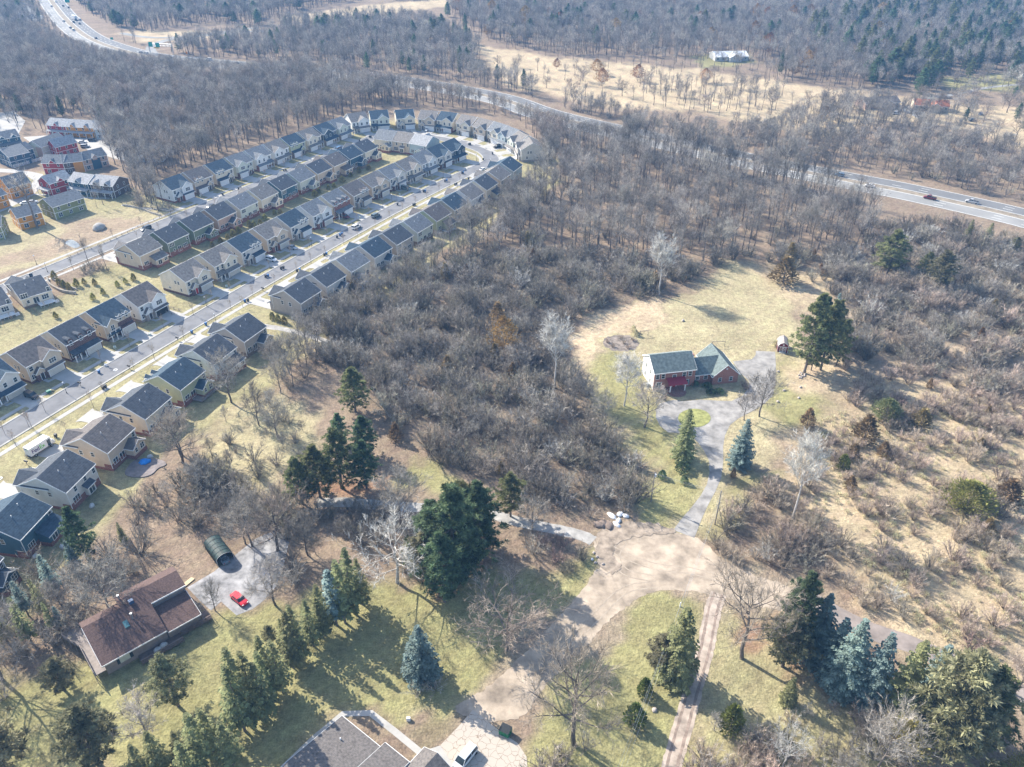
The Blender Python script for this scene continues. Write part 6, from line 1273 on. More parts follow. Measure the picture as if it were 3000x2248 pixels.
# evergreens one by one
EV = [('pine',1915,592,497,'large yellow green pine left of the freeway brush, tallest on that slope',1.35),('scotch',2022,628,542,'pale grey green pine with visible trunk right of the large yellow green pine',1.2),('pine',1995,600,545,'low green pine spray behind the pale grey green pine',1.2),
 ('spruce',2086,525,474,'small dark conifer at the freeway edge, left of its pair',1.3),('spruce',2128,530,480,'small dark conifer at the freeway edge, right of its pair',1.3),('scotch',2187,548,512,'grey green conifer by the freeway near the right frame edge',1.3),
 ('pine',1737,806,634,'tall pine nearest the barn shed, leftmost of the clump by the lawn',.78),('pine',1772,800,650,'tall pine at the front right of the clump by the barn shed',.78),('pine',1790,760,648,'pine at the right of the clump by the barn shed',.78),('pinedark',1768,740,640,'dark pine at the back of the clump by the barn shed',.78),('slimblue',1752,770,690,'slim blue spruce leaning out of the middle of the pine clump',1.0),('slimblue',1793,720,632,'slim blue spruce tip at the top of the pine clump',1.0),('pine',1806,790,690,'low pine at the right edge of the clump by the barn shed',.78),('pine',1752,800,720,'low pine at the foot of the clump by the barn shed',.78),
 ('cedar',1691,610,556,'brown green cedar at the top end of the lawn',1.7),('cedar',1743,920,884,'dark rusty cone shaped cedar on the lawn edge',1.25),('roundgreen',1910,907,864,'round bright green pine in the meadow',1.0),('cedar',1987,920,884,'orange brown cedar right of the round green pine',1.7),('cedar',1866,950,900,'brown cedar left of the meadow track',1.5),('cedar',1905,985,955,'brown cedar below the round green pine',1.3),('cedar',1842,990,960,'dull cedar beside the pale birch like tree',1.3),('arbor',1819,1012,984,'small fresh green cone shrub right of the pale meadow tree',1.2),('cedar',1835,1055,1030,'low dark cedar below the small green cone shrub',1.4),('lime',2086,1100,1046,'pale lime green bush in the right meadow',1.0),('cedar',2172,1082,1038,'rusty cedar right of the lime green bush',1.7),('cedar',2115,970,948,'low orange cedar on the right meadow',1.5),('cedar',2130,1150,1120,'small cedar below the lime green bush',1.3),
 ('spruce',1474,992,882,'tall green spruce beside the round drive island',1.05),('bluespruce',1597,1006,905,'tall blue green spruce on the right of the curving drive',1.05),('smallgreen',1474,1017,1000,'round clipped shrub on the lawn below the round island',1.2),('smallgreen',1430,1032,1017,'small dark shrub in the shade left of the drive, upper one',.8),('smallgreen',1478,1044,1030,'small dark shrub in the shade left of the drive, lower one',.8),('cedar',1583,1032,1012,'small cedar in the shade of the blue green spruce',.9),
 ('spruce',1458,1466,1312,'big yellow green spruce beside the two track lane',1.1),('scotch',1425,1450,1372,'lower bushy spruce leaning on the big yellow green one',1.1),('arbor',1392,1500,1468,'olive cone shrub under the wires, upper one',1.0),('arbor',1370,1562,1524,'olive cone shrub under the wires, lower one',1.1),('arbor',1577,1577,1528,'bright cone shrub right of the two track lane',1.0),
 ('pinedark',1708,1400,1238,'tall dark pine heading the row right of the turnaround',.85),('scotch',1690,1440,1330,'pale sparse pine at the near side of the row right of the turnaround',1.1),('bluespruce',1752,1420,1284,'blue spruce next behind the tall dark pine',1.0),('bluespruce',1790,1450,1335,'blue spruce in the middle of the row, with drooping silver boughs',1.1),('bluespruce',1815,1490,1338,'silvery blue spruce, third of the row',1.0),('bluespruce',1868,1520,1368,'pale silver blue spruce near the middle of the row',.9),('spruce',1930,1545,1383,'yellow green spruce between silver blue ones',1.0),('bluespruce',1988,1530,1393,'silver blue spruce tip before the large pines of the row',.9),('scotch',2030,1600,1420,'large olive pine near the end of the row',1.15),('pine',2085,1600,1450,'large olive pine at the far right end of the row',1.2),('scotch',2050,1640,1510,'low olive pine boughs at the foot of the row end',1.2),('spruce',1700,1518,1464,'small dark green spruce in front of the row',1.2),('lime',1945,1622,1565,'low green bush in the front garden of the row end',.8),
 ('pinedark',985,1262,1046,'tall dark pine in the middle of the large central group',1.0),('pinedark',1036,1200,1042,'dark pine at the right of the large central group',1.1),('pinedark',940,1240,1082,'dark pine at the left of the large central group',1.05),('pine',1000,1180,1040,'paler pine top rising at the back of the central group',1.1),('pinedark',960,1300,1150,'dark pine boughs at the foot of the central group',1.0),('scotch',922,1262,1150,'pale thin pine at the left edge of the central group',1.0),('pinedark',1010,1250,1120,'dark pine filling the front of the central group',1.1),
 ('pine',1103,1116,1021,'lone bright pine by the gravel lane',1.05),('pine',653,1088,988,'pine at the left end of the garden group',1.0),('pine',692,1075,962,'grey green pine second in the garden group',1.1),('pine',738,1055,925,'loose pine with open trunk in the garden group',1.0),('pinedark',792,1055,950,'dense pine at the right of the garden group',1.05),('pinedark',737,960,893,'dark pine at the back left of the garden group',1.1),('pinedark',790,985,898,'dark pine at the back right of the garden group',1.2),('pine',768,890,794,'lone light green pine in the brush',1.15),
 ('rusttree',1087,765,686,'yellow and rust leaved tree in the brush',.9),('cedar',1075,705,655,'dead looking dark cedar in the brush',1.2),('cedar',968,810,770,'rust cedar in the brush below the dark one',1.2),('cedar',855,950,915,'rust topped cedar beside the garden pines',1.2),
 ('pinedark',190,1210,1095,'big dark conifer behind the teal house',.85),('bluespruce',166,1230,1168,'blue spruce in front of the big dark conifer',.9),('spruce',268,1170,1128,'small spruce in the yard corner behind the greige house',.9),('slimblue',125,1290,1198,'slim blue spruce left of the brown roofed house, uppermost',1.2),('slimblue',62,1330,1255,'slim blue spruce near the left frame edge',1.2),('slimspruce',70,1390,1290,'slim spruce in the left thicket',1.1),('slimblue',138,1360,1310,'blue spruce by the side deck',1.2),('slimspruce',18,1390,1300,'dark spruce at the left frame edge',1.2),('slimspruce',100,1330,1250,'thin dark spruce in the left thicket',1.0),
 ('scotch',140,1492,1428,'round pine with clear stem on the left lawn',1.3),('scotch',385,1525,1418,'broad grey green pine in front of the brown roofed house',.95),('scotch',215,1652,1534,'grey green pine on the lower left lawn',1.15),('scotch',20,1680,1550,'grey green pine at the lower left corner',1.1),('scotch',600-12,1395,1352,'small pale pine on the lawn by the brown roofed house',.9),
 ('bluespruce',912,1462,1352,'round headed blue spruce standing alone on the lower lawn',1.15)]
for kd, bx, by, ty, lb, wd in EV: pv(kd, bx, by, ty, lb, wide=wd)
# the diagonal row of tall spruces and its group
zq = lambda x, y: ((700+x/2.212)/K, (1500+y/2.212)/K)
ROW = [(750,660,230,'slimspruce'),(800,600,300,'slimspruce'),(690,720,310,'slimspruce'),(635,735,372,'slimblue'),(560,800,470,'slimspruce'),(545,815,560,'slimspruce'),(485,870,565,'slimspruce'),(400,960,600,'slimspruce'),(375,1000,640,'slimspruce'),(310,900,690,'slimspruce'),(350,1010,755,'slimspruce'),(285,1165,830,'slimspruce'),(210,1150,800,'slimspruce'),(200,1230,905,'slimspruce'),(130,1330,900,'slimspruce'),(190,1340,975,'slimspruce'),(60,1370,880,'slimspruce'),(40,1420,1000,'slimspruce')]
for x, y, h_, lb in [(2215,1690,6.0,'yellow green bush cut off by the lower right corner'),(2150,1690,4.5,'yellow green bush left of the corner bush')]: plant('bigbush', V(x, y), h_, lb)
ords = ['first','second','third','fourth','fifth','sixth','seventh','eighth','ninth','tenth','eleventh','twelfth','thirteenth','fourteenth','fifteenth','sixteenth','seventeenth','eighteenth']
for i, (bx, by, ty, kd) in enumerate(ROW):
    a, b = zq(bx, by), zq(bx, ty); pv(kd, a[0], a[1], b[1], '%s %s of the diagonal row, counted down from the upper end' % (ords[i], 'blue tinted spruce' if kd == 'slimblue' else 'tall thin spruce'), 'diagonal row of spruces', 1.3)
z4v = lambda x, y: ((x/2.078)/K, (1450+y/2.078)/K)
for bx, by, ty, kd, lb in [(1250,1640,1330,'slimspruce','tall spruce leaning over the lower spruce cluster'),(1120,1620,1440,'slimspruce','spruce at the left of the lower spruce cluster'),(1000,1700,1440,'slimspruce','low spruce at the bottom edge of the cluster'),(1300,1560,1300,'slimspruce','spruce at the right of the lower spruce cluster'),(1180,1760,1500,'slimspruce','dark spruce cut off below the lower spruce cluster'),(900,1760,1520,'slimspruce','pale spruce at the bottom edge left of the cluster'),(1420,1640,1380,'slimspruce','dark spruce between the cluster and the diagonal row')]:
    a, b = z4v(bx, by), z4v(bx, ty); pv(kd, a[0], a[1], b[1], lb, wide=1.5)
# bare landmark trees
LM = [('oak',1098,1404,1285,'big spreading oak whose branch shadow falls on the dirt road',1.35),('sycamore',858,1258,1130,'white limbed sycamore beside the central pines',1.1),('round',595,1308,1220,'bare tree standing by the red car',1.3),('oak',1240,1610,1420,'tall twin stemmed bare tree at the bottom, right of the paving',.72),('oak',1602,1422,1252,'large bare forked tree right of the two track lane',.8),('pale',1712,1120,945,'slender pale barked tree with misty white crown in the meadow',.72),
 ('pale',1348,877,772,'pale bare tree left of the brick house',1.1),('round',1392,923,834,'bare tree in front of the brick house corner',1.2),('round',1640,900,805,'bare tree on the right edge of the brick house drive',1.1),('round',1607,908,850,'small bare tree by the drive right of the brick house',1.1),('pale',1424,637,515,'tall pale bare tree rising above the reed bed',1.1),('pale',1200,838,690,'tall pale bare tree standing in the brush left of the lawn',1.0),('round',1240,870,795,'crooked bare tree at the brush edge left of the lawn',1.0),('round',1300,915,850,'small forked bare tree at the brush edge by the drive',1.1),('round',1150,1152,1080,'bare round tree on the bank of the gravel lane',1.1),('round',868,1150,1018,'bare vase shaped tree in front of the gravel lane',1.0),
 ('round',395,985,895,'bare tree with a misty crown hiding the cream house rear',1.2),('oak',395,1000,900,'bare tree before the yard behind the cream house',1.0),('round',500,870,770,'pale bare tree hiding the rear of the light grey house',1.2),('round',560,920,835,'slim bare tree on the rough slope below the light grey house',.9),('round',600,945,855,'slim bare tree second on the rough slope',.9),('round',545,1180,1085,'dark bare tree leaning behind the carport tent',1.2),('round',530,1175,1100,'bare tree beside the carport tent',1.1),('oak',600,1190,1080,'bare tree at the upper end of the worn drive',1.0),('round',665,1200,1110,'dark trunked bare tree in the brush past the drive',1.0),
 ('round',5,1470,1310,'dark bare tree at the left frame edge throwing a shadow on the lawn',1.1),('round',320,1600,1520,'small tan bare tree on the lower left lawn',1.2),('round',1890,1670,1545,'bare forked tree at the lower right',.8),('sycamore',1690,1660,1570,'broken pale stump tree at the bottom right of the lane',.55),('oak',2190,1500,1420,'bare tree by the brown lane at the right frame edge',.9),('round',465,1320,1265,'small bare tree in the bed by the brown roofed house',1.0),
 ('wood',82,493,368,'big bare tree standing before the tall orange town house',1.3),('round',240,1330,1215,'twisted bare tree left of the brown roofed house',1.2),('round',1015,520,440,'bare tree behind the house with a shaded rear porch',1.2)]
for kd, bx, by, ty, lb, wd in LM: pv(kd, bx, by, ty, lb, wide=wd)
for x, y, r_ in [(905,1500,3.0),(940,1490,2.4)]: plant('brush', V(x, y), 3.2, 'bare brown shrub below the round headed blue spruce', 'shrubs under the blue spruce', 1.2)
# street trees, saplings, ornamental shrubs
for x, y in [(230,1115),(120,1250),(490,1165),(330,1005),(675,970),(755,880),(970,710),(735,650),(1115,625),(940,535),(1330,490),(1180,400),(1395,305),(1500,245),(1750,250),(40,1170),(210,1110)]:
    plant('young', Z3(x, y), rnd.uniform(4.6, 6), 'bare young street tree on the verge of the main street, near half', 'young street trees, near half of the main street', .9)
for s in np.arange(4.6, 16.5, .75):
    for d in (9.4, 20.2): plant('young', off(row2, s+rnd.uniform(-.15, .15), d), rnd.uniform(3.8, 5), 'bare young street tree on the verge of the main street, upper half', 'young street trees, upper half of the main street', .9)
for s in np.arange(-4, 9, 1.1):
    for d in (9.5, 20.3): plant('young', off(row4, s+rnd.uniform(-.2, .2), d), rnd.uniform(3.8, 5), 'bare young street tree along the upper street', 'young street trees on the upper street', .9)
for x, y in [(75,330),(130,305),(190,345),(100,370),(210,275),(265,300),(245,350),(330,265),(375,300),(300,340),(430,240),(470,275),(540,205),(620,190),(40,400),(160,400)]: plant('young', Z3(x, y), rnd.uniform(2.6, 3.4), 'thin sapling in the dry lawn behind the brick fronted houses', 'saplings in the dry lawn', .8)
for x, y in [(395,25),(430,70),(465,85),(500,100),(555,80),(610,65),(685,70)]: plant('yellowbush', Z3(x, y+18), rnd.uniform(2.4, 3.2), 'small yellow green conifer in the row above the curved retaining wall', 'conifers above the retaining wall', 1.0)
for x, y in [(850,100),(905,75),(965,55),(745,155),(675,195),(405,325)]: plant('yellowbush', Z3(x, y), rnd.uniform(2, 2.8), 'small yellow green conifer scattered on the dry lawn', 'conifers on the dry lawn', 1.0)
for x, y in [(1640,985),(1680,965),(1590,1010),(1530,1040),(1720,945),(1800,900),(1830,895),(1910,850),(1980,810),(2020,800),(1875,880)]: plant('yellowbush', Z1(x, y), rnd.uniform(2.0, 3.0), 'yellow green shrub between the back to back houses, near part', 'shrubs between the house rows, near part', 1.2)
for x, y in [(400,750),(440,735),(330,780),(300,800),(500,700),(560,660),(620,630),(690,610)]: plant('yellowbush', Z2(x, y), rnd.uniform(2.0, 3.2), 'yellow green shrub between the back to back houses, upper part', 'shrubs between the house rows, upper part', 1.3)
for x, y in [(1965,335),(2005,350),(2050,365)]: plant('yellowbush', Z3(x, y), 2.6, 'yellow green conifer against the side wall by the gravel path', 'conifers by the gravel path house', 1.1)
for x, y in [(860,790),(935,800),(960,835),(1010,830)]: plant('smallgreen', zh(x*.905+20, y), 1.5, 'dark shrub in the bed before the brick house', 'shrubs before the brick house', 1.6)
for x, y in [(330,560),(360,585),(400,540),(440,590),(470,550),(420,565)]: plant('fuzz', zh(x, y), 1.5, 'low brown brush growing in the dry pond', 'brush in the dry pond', 1.1)
for x, y, kd in [(1075,815,'redshrub'),(1065,800,'redshrub'),(640,870,'redshrub'),(1560,480+0,'brush')]: plant(kd, zh(x, y), 2.2, 'reddish bare shrub at the corner of the brick house bed' if kd == 'redshrub' else 'bare shrub by the pines', 'shrubs at the brick house corners' if kd == 'redshrub' else None)
for x, y in [(470,500),(480,520),(1235,580)]: plant('reedtuft', zh(x, y), 2.0, 'tan ornamental grass clump near the dry pond and shed', 'ornamental grass clumps')
_r = random.Random(5)
for cx, cy, n in [(1885,175,4),(1925,160,5),(1975,150,7),(2020,140,6),(2065,125,4),(2110,110,5),(2170,95,6),(2205,70,5),(2190,150,4),(2000,195,3),(1990,205,2)]:
    for _ in range(n): plant(_r.choice(('pine', 'pinedark', 'pinedark')), V(cx+_r.gauss(0, 16), cy+_r.gauss(0, 8)), _r.uniform(13, 20), 'tall dark pine in the evergreen stand on the right far slope', 'pines of the far right stand', _r.uniform(1.3, 1.7))
for cx, cy in [(700,78),(705,70),(690,82),(940,85),(955,75),(1195,70),(1210,62),(1110,90),(1145,80),(1350,60),(1370,72),(1500,75),(1520,62),(1660,90),(1580,50)]: plant(_r.choice(('pine', 'pinedark')), V(cx, cy), _r.uniform(13, 18), 'dark pine standing out of the far bare woods', 'pines in the far bare woods', 1.5)
# ---------------------------------------------------------------- woods and brush scattered by area
ROADS = [(STREET, 10.5), (FREE_A, 9), (FREE_B, 7), (RAMP, 6), (RAMP2, 5), (TRACK, 3), (LANE_R, 4.5)]
_rp = []
for pth, w in ROADS:
    for i in range(len(pth)-1):
        n = max(1, int(math.dist(pth[i], pth[i+1])/3))
        for k in range(n): _rp.append((pth[i][0]+(pth[i+1][0]-pth[i][0])*k/n, pth[i][1]+(pth[i+1][1]-pth[i][1])*k/n, w))
_rp = np.array(_rp)
HC = np.array([(o[0]+rot2(5, 6, a)[0], o[1]+rot2(5, 6, a)[1]) for o, a, f in HOUSES.values()])
KEEP = [VV([(630,36),(800,8),(1000,-8),(1012,14),(830,42),(660,56)]), VV([(262,70),(330,78),(440,64),(600,58),(615,78),(440,90),(352,116),(330,116)]), DRIVE, PAVE, closed(DIRT, 3), VV([(1285,780),(1310,700),(1360,650),(1440,690),(1480,640),(1560,575),(1650,570),(1715,640),(1735,740),(1690,790),(1680,900),(1600,900),(1560,1060),(1530,1150),(1490,1160),(1410,1090),(1400,1010),(1330,960),(1300,880)])]
def ok(x, y, m=0.0, keep=True):
    if (np.hypot(_rp[:, 0]-x, _rp[:, 1]-y) < _rp[:, 2]+m).any(): return False
    if (np.hypot(HC[:, 0]-x, HC[:, 1]-y) < 9.0).any(): return False
    return not (keep and any(inpoly(x, y, q) for q in KEEP))
GOLDZ = [i for i, z in enumerate(ZONES) if z[0] is GOLD][0]; REEDZ = [i for i, z in enumerate(ZONES) if z[0] is REED][0]
SC = []
def scatter(poly, dens, kinds, hr, zone, m=1.0, keep=True, grid=None):
    a = np.array(poly); x0, x1, y0, y1 = a[:, 0].min(), a[:, 0].max(), a[:, 1].min(), a[:, 1].max(); sp = 1/math.sqrt(dens); P = []
    for gx in np.arange(x0, x1, sp):
        for gy in np.arange(y0, y1, sp): P.append((gx+rnd.uniform(-.5, .5)*sp, gy+rnd.uniform(-.5, .5)*sp))
    P = np.array(P); ins = ppoly(P, poly) > 0
    # only what lies inside the view and a margin round it
    P = P[ins]
    if not len(P): return
    dd = P[:, 1]*math.cos(PIT)-(4-H)*math.sin(PIT); qx = 1500+F*P[:, 0]/dd; qy = 1124-F*(P[:, 1]*math.sin(PIT)+(4-H)*math.cos(PIT))/dd
    P = P[(dd > 5) & (qx > -420) & (qx < 3420) & (qy > -260) & (qy < 2500)]
    if keep:
        for q in KEEP: P = P[ppoly(P, q) <= 0]
    for (x, y) in P:
        if not ok(x, y, m, False): continue
        cl = math.sin(x*.31+1.3*math.sin(y*.17))+math.sin(y*.37+1.7*math.sin(x*.13+2))
        if (dens > .06 and cl < -.8 or 'right meadow' in zone and cl < -.1) and rnd.random() < (.8 if 'brush' in zone else .72): continue
        kd = rnd.choices([k for k, _ in kinds], [w for _, w in kinds])[0]; SC.append((x, y, kd, rnd.uniform(*(hr if kd not in ('brush', 'thicket', 'paleshrub', 'redshrub', 'fuzz') or hr[1] < 8 else (3, 5.5)))*(1+.2*cl if dens > .06 else 1), zone))
TREES = [('wood', 1)]
MIX = [('wood', .75), ('round', .15), ('oak', .1)]
scatter(VV([(640,690),(720,640),(800,610),(900,570),(1000,565),(1130,550),(1260,570),(1400,605),(1440,640),(1340,650),(1240,690),(1228,780),(1270,850),(1290,900),(1390,1000),(1385,1090),(1300,1130),(1190,1110),(1100,1050),(950,1000),(860,955),(830,880),(730,800),(665,760)]), 1/10.5, [('brush', .42), ('thicket', .46), ('round', .07), ('paleshrub', .02), ('cedar', .012)], (3.4, 6.6), 'in the central brush')
scatter(VV([(590,790),(640,745),(720,690),(830,630),(950,545),(1080,460),(1140,395),(1200,430),(1110,530),(1000,570),(880,610),(760,680),(700,760),(640,850),(560,860)]), 1/17, [('wood', .6), ('round', .3), ('brush', .3)], (8, 13), 'between the houses and the central brush', .5)
scatter(VV([(1180,330),(1300,300),(1480,345),(1650,385),(1850,440),(1890,470),(1900,500),(1850,555),(1700,545),(1560,560),(1430,590),(1300,562),(1130,530),(1070,500),(1110,450),(1150,410)]), 1/33, [('wood', .74), ('round', .1), ('brush', .16)], (11, 17), 'in the tall wood before the freeway')
scatter(VV([(1225,300),(1300,298),(1480,342),(1650,384),(1790,420),(1790,432),(1650,400),(1480,362),(1300,322),(1225,318)]), 1/16, [('wood', 1)], (14, 18), 'in the tall wood before the freeway', .2)
scatter(VV([(1130,520),(1300,555),(1430,585),(1560,555),(1700,540),(1840,555),(1800,640),(1740,600),(1660,566),(1560,570),(1440,640),(1300,600),(1150,560)]), 1/12, [('brush', .7), ('round', .25), ('cedar', .05)], (3.2, 6.5), 'along the lower edge of the tall wood')
scatter(VV([(-150,95),(110,75),(200,112),(330,145),(500,158),(760,170),(900,192),(1080,228),(1190,262),(1235,300),(1205,335),(1180,330),(1110,255),(950,232),(850,232),(750,248),(650,285),(500,335),(335,390),(380,460),(330,455),(285,400),(215,300),(205,255),(100,252),(-150,235)]), 1/33, [('wood', .84), ('round', .06), ('oak', .1)], (12, 17), 'in the wood behind the upper houses')
scatter(VV([(285,400),(335,395),(380,450),(330,470),(290,450)]), 1/22, [('wood', .6), ('brush', .4)], (10, 15), 'in the wood behind the upper houses')
scatter(VV([(262,88),(330,105),(345,116),(400,125),(560,137),(800,155),(960,178),(1100,205),(1180,228),(1240,250),(1330,262),(1330,245),(1180,225),(1120,180),(1030,165),(1040,110),(1000,80),(900,50),(780,40),(640,55),(500,75),(430,84),(360,98)]), 1/30, [('wood', .82), ('round', .1), ('pinedark', .05), ('brush', .03)], (9, 15), 'beyond the far freeway curve')
scatter(VV([(-150,-60),(118,-60),(135,25),(165,55),(205,85),(110,72),(-150,92)]), 1/34, [('wood', .95), ('pinedark', .05)], (10, 15), 'at the far left beyond the town houses')
scatter(VV([(150,-60),(780,-60),(760,2),(620,32),(560,55),(440,52),(330,70),(262,62),(205,40),(160,5)]), 1/34, [('wood', .95), ('pinedark', .05)], (10, 16), 'at the top beyond the ramp')
scatter(VV([(760,-60),(2400,-60),(2400,130),(2150,150),(2030,165),(1900,200),(1740,180),(1640,175),(1690,140),(1500,125),(1200,118),(1050,88),(940,10),(800,-5)]), 1/36, [('wood', .91), ('pinedark', .02), ('round', .055), ('rusttree', .012)], (10, 16), 'on the far wooded slopes')
scatter(VV([(1740,60),(1900,20),(2230,20),(2260,140),(2150,165),(1990,190),(1850,170),(1760,110)]), 1/420, [('pinedark', .4), ('pine', .6)], (14, 22), 'evergreens on the right of the far slopes')
scatter(VV([(640,10),(1000,5),(1500,60),(1720,80),(1640,110),(1200,110),(1000,70),(800,30)]), 1/2500, [('pinedark', 1)], (13, 17), 'evergreens on the far slopes')
scatter(VV([(1380,180),(1520,200),(1660,192),(1690,235),(1640,262),(1500,252),(1390,225)]), 1/95, TREES, (10, 14), 'in the copse on the tan field', .5)
scatter(VV([(1060,140),(1380,140),(1600,170),(1800,215),(1900,260),(1700,270),(1500,240),(1300,225),(1100,180)]), 1/330, [('wood', .6), ('oak', .3), ('rusttree', .04)], (7, 12), 'scattered on the tan field')
scatter(VV([(1040,95),(1500,128),(1640,150),(1640,165),(1500,150),(1200,128)]), 1/90, TREES, (9, 13), 'along the far edge of the tan field')
scatter(VV([(1720,255),(1800,225),(2050,235),(2000,262),(2080,300),(2240,330),(2240,490),(2100,430),(1900,390),(1760,355),(1640,325),(1560,290),(1640,270)]), 1/30, [('wood', .5), ('round', .2), ('brush', .3)], (8, 13), 'on the slope beyond the freeway')
scatter(VV([(1960,190),(2240,150),(2240,330),(2080,290),(2000,240)]), 1/170, [('oak', .5), ('round', .4), ('pinedark', .1)], (7, 12), 'in the far right fields')
scatter(VV([(1180,228),(1330,246),(1500,270),(1640,303),(1760,340),(1860,380),(1700,345),(1480,302),(1330,266)]), 1/26, [('wood', .3), ('round', .3), ('brush', .4)], (5, 9), 'along the far side of the freeway')
scatter(VV([(1780,560),(1850,540),(1900,500),(2000,480),(2100,500),(2260,545),(2260,880),(2100,850),(1980,800),(1860,790),(1812,740),(1800,640)]), 1/10, [('brush', .5), ('thicket', .26), ('fuzz', .12), ('round', .08), ('paleshrub', .02), ('cedar', .01)], (3.2, 6.4), 'on the right brush slope')
scatter(VV([(1590,1090),(1640,1040),(1700,1060),(1760,1110),(1830,1190),(1930,1300),(2000,1375),(2110,1440),(2100,1470),(1900,1360),(1760,1280),(1640,1235),(1545,1200),(1535,1150)]), 1/8, [('fuzz', .45), ('brush', .4), ('thicket', .12), ('paleshrub', .03)], (2.8, 4.6), 'on the bank right of the turnaround')
scatter(VV([(1820,860),(1900,850),(2260,870),(2260,1500),(2100,1420),(1990,1330),(1850,1180),(1720,1060),(1700,1000),(1790,950)]), 1/18, [('fuzz', .94), ('redshrub', .03), ('cedar', .015)], (2.2, 4.6), 'in the right meadow')
scatter(VV([(1800,780),(2000,800),(2260,870),(2260,960),(2080,930),(1940,930),(1850,860)]), 1/20, [('fuzz', .97), ('cedar', .02)], (2.6, 4.6), 'in the right meadow')
scatter(VV([(300,1080),(400,1010),(470,990),(560,1060),(640,1090),(800,1105),(900,1135),(900,1200),(800,1150),(740,1160),(660,1190),(610,1190),(570,1150),(500,1140),(430,1140),(340,1170),(260,1160)]), 1/10, [('brush', .6), ('round', .3), ('thicket', .1)], (3.2, 6.5), 'round the carport tent')
scatter(VV([(600,1200),(700,1170),(800,1150),(900,1190),(880,1250),(800,1210),(760,1190),(700,1200),(640,1270)]), 1/11, [('brush', .7), ('round', .3)], (3, 5.5), 'between the worn drive and the sycamore')
scatter(VV([(-60,1230),(60,1250),(160,1220),(260,1190),(340,1200),(310,1260),(200,1290),(160,1400),(60,1430),(-60,1440)]), 1/13, [('brush', .45), ('round', .35), ('oak', .1), ('slimspruce', .1)], (3.5, 7), 'in the thicket left of the brown roofed house')
scatter(VV([(-60,1430),(45,1420),(40,1500),(-60,1540)]), 1/14, [('brush', .6), ('round', .4)], (3, 6), 'in the thicket left of the brown roofed house')
scatter(VV([(1500,1640),(1540,1570),(1640,1570),(1700,1540),(1900,1560),(1960,1600),(2000,1720),(1500,1720)]), 1/8, [('fuzz', .5), ('brush', .25), ('round', .2), ('thicket', .05)], (2.6, 5.5), 'at the lower right edge')
scatter(VV([(1170,1610),(1200,1590),(1280,1620),(1330,1720),(1150,1720)]), 1/12, [('brush', .8), ('round', .2)], (2.5, 5), 'at the bottom edge by the green dumpster')
scatter(VV([(1120,1140),(1230,1160),(1290,1210),(1270,1260),(1180,1230),(1130,1190)]), 1/16, [('redshrub', .4), ('brush', .6)], (2.2, 4), 'left of the turnaround', .5)
scatter(VV([(1020,1190),(1080,1160),(1110,1200),(1080,1250),(1020,1250)]), 1/18, [('paleshrub', .3), ('brush', .7)], (2.5, 4), 'in the shade of the central pines')
scatter(VV([(440,930),(560,860),(700,930),(720,1000),(640,1080),(560,1060),(460,1020)]), 1/34, [('brush', .6), ('round', .4)], (2, 5.5), 'on the rough slope behind the houses')
scatter(VV([(1660,1290),(1740,1330),(1960,1400),(2150,1490),(2160,1530),(2000,1470),(1850,1400),(1700,1340)]), 1/14, [('brush', 1)], (1.6, 3), 'along the brown lane', .2)
scatter([zt(*p) for p in [(1300,300),(1500,280),(1750,400),(1950,300),(2211,400),(2211,850),(1950,900),(1700,800),(1450,650),(1300,480)]], 1/55, [('wood', 1)], (10, 15), 'in the wood edge among the pale town houses', .5)
scatter([zt(*p) for p in [(-200,-100),(500,-150),(1200,-100),(1900,60),(1700,90),(1250,60),(650,80),(600,260),(300,250),(100,200),(-200,200)]], 1/65, [('wood', .8), ('pinedark', .2)], (9, 14), 'behind the coloured town houses', .5)
scatter([Z1(*p) for p in [(480,1220),(620,1130),(760,1180),(880,1260),(800,1290),(600,1240)]], 1/9, [('brush', 1)], (1.8, 3.4), 'in the bare thicket beside the first upper house', 0)
for x, y, ty in [(645,1170,960),(770,1210,1030),(530,1210,1100),(745,740,560),(700,760,640)]: 
    a = (x/2.4578/K, (300+y/2.4578)/K); plant('wood', V(*a), height_at(a[0], a[1], (300+ty/2.4578)/K), 'tall thin bare tree standing between the upper street and the basin', 'thin trees by the upper street', .8)
FB = np.array(FREE_B)
def cap(s):
    x, y, kd, h, z = s
    if x < 60 and y > 400 and kd in ('wood', 'oak', 'round', 'pinedark'):
        d = np.hypot(FB[:, 0]-x, FB[:, 1]-y); i = int(d.argmin())
        if y < FB[i, 1] and d[i] < 75 and not 770 < proj(x, y)[0] < 1040: h = min(h, (4.5 if proj(x, y)[0] < 770 else 7)+.24*d[i])
    return (x, y, kd, h, z)
SC = [cap(s) for s in SC]
SC = [s for s in SC if not any(abs(s[0]-t[0]) < 1.6 and abs(s[1]-t[1]) < 1.6 for t in TAKEN[:140])]
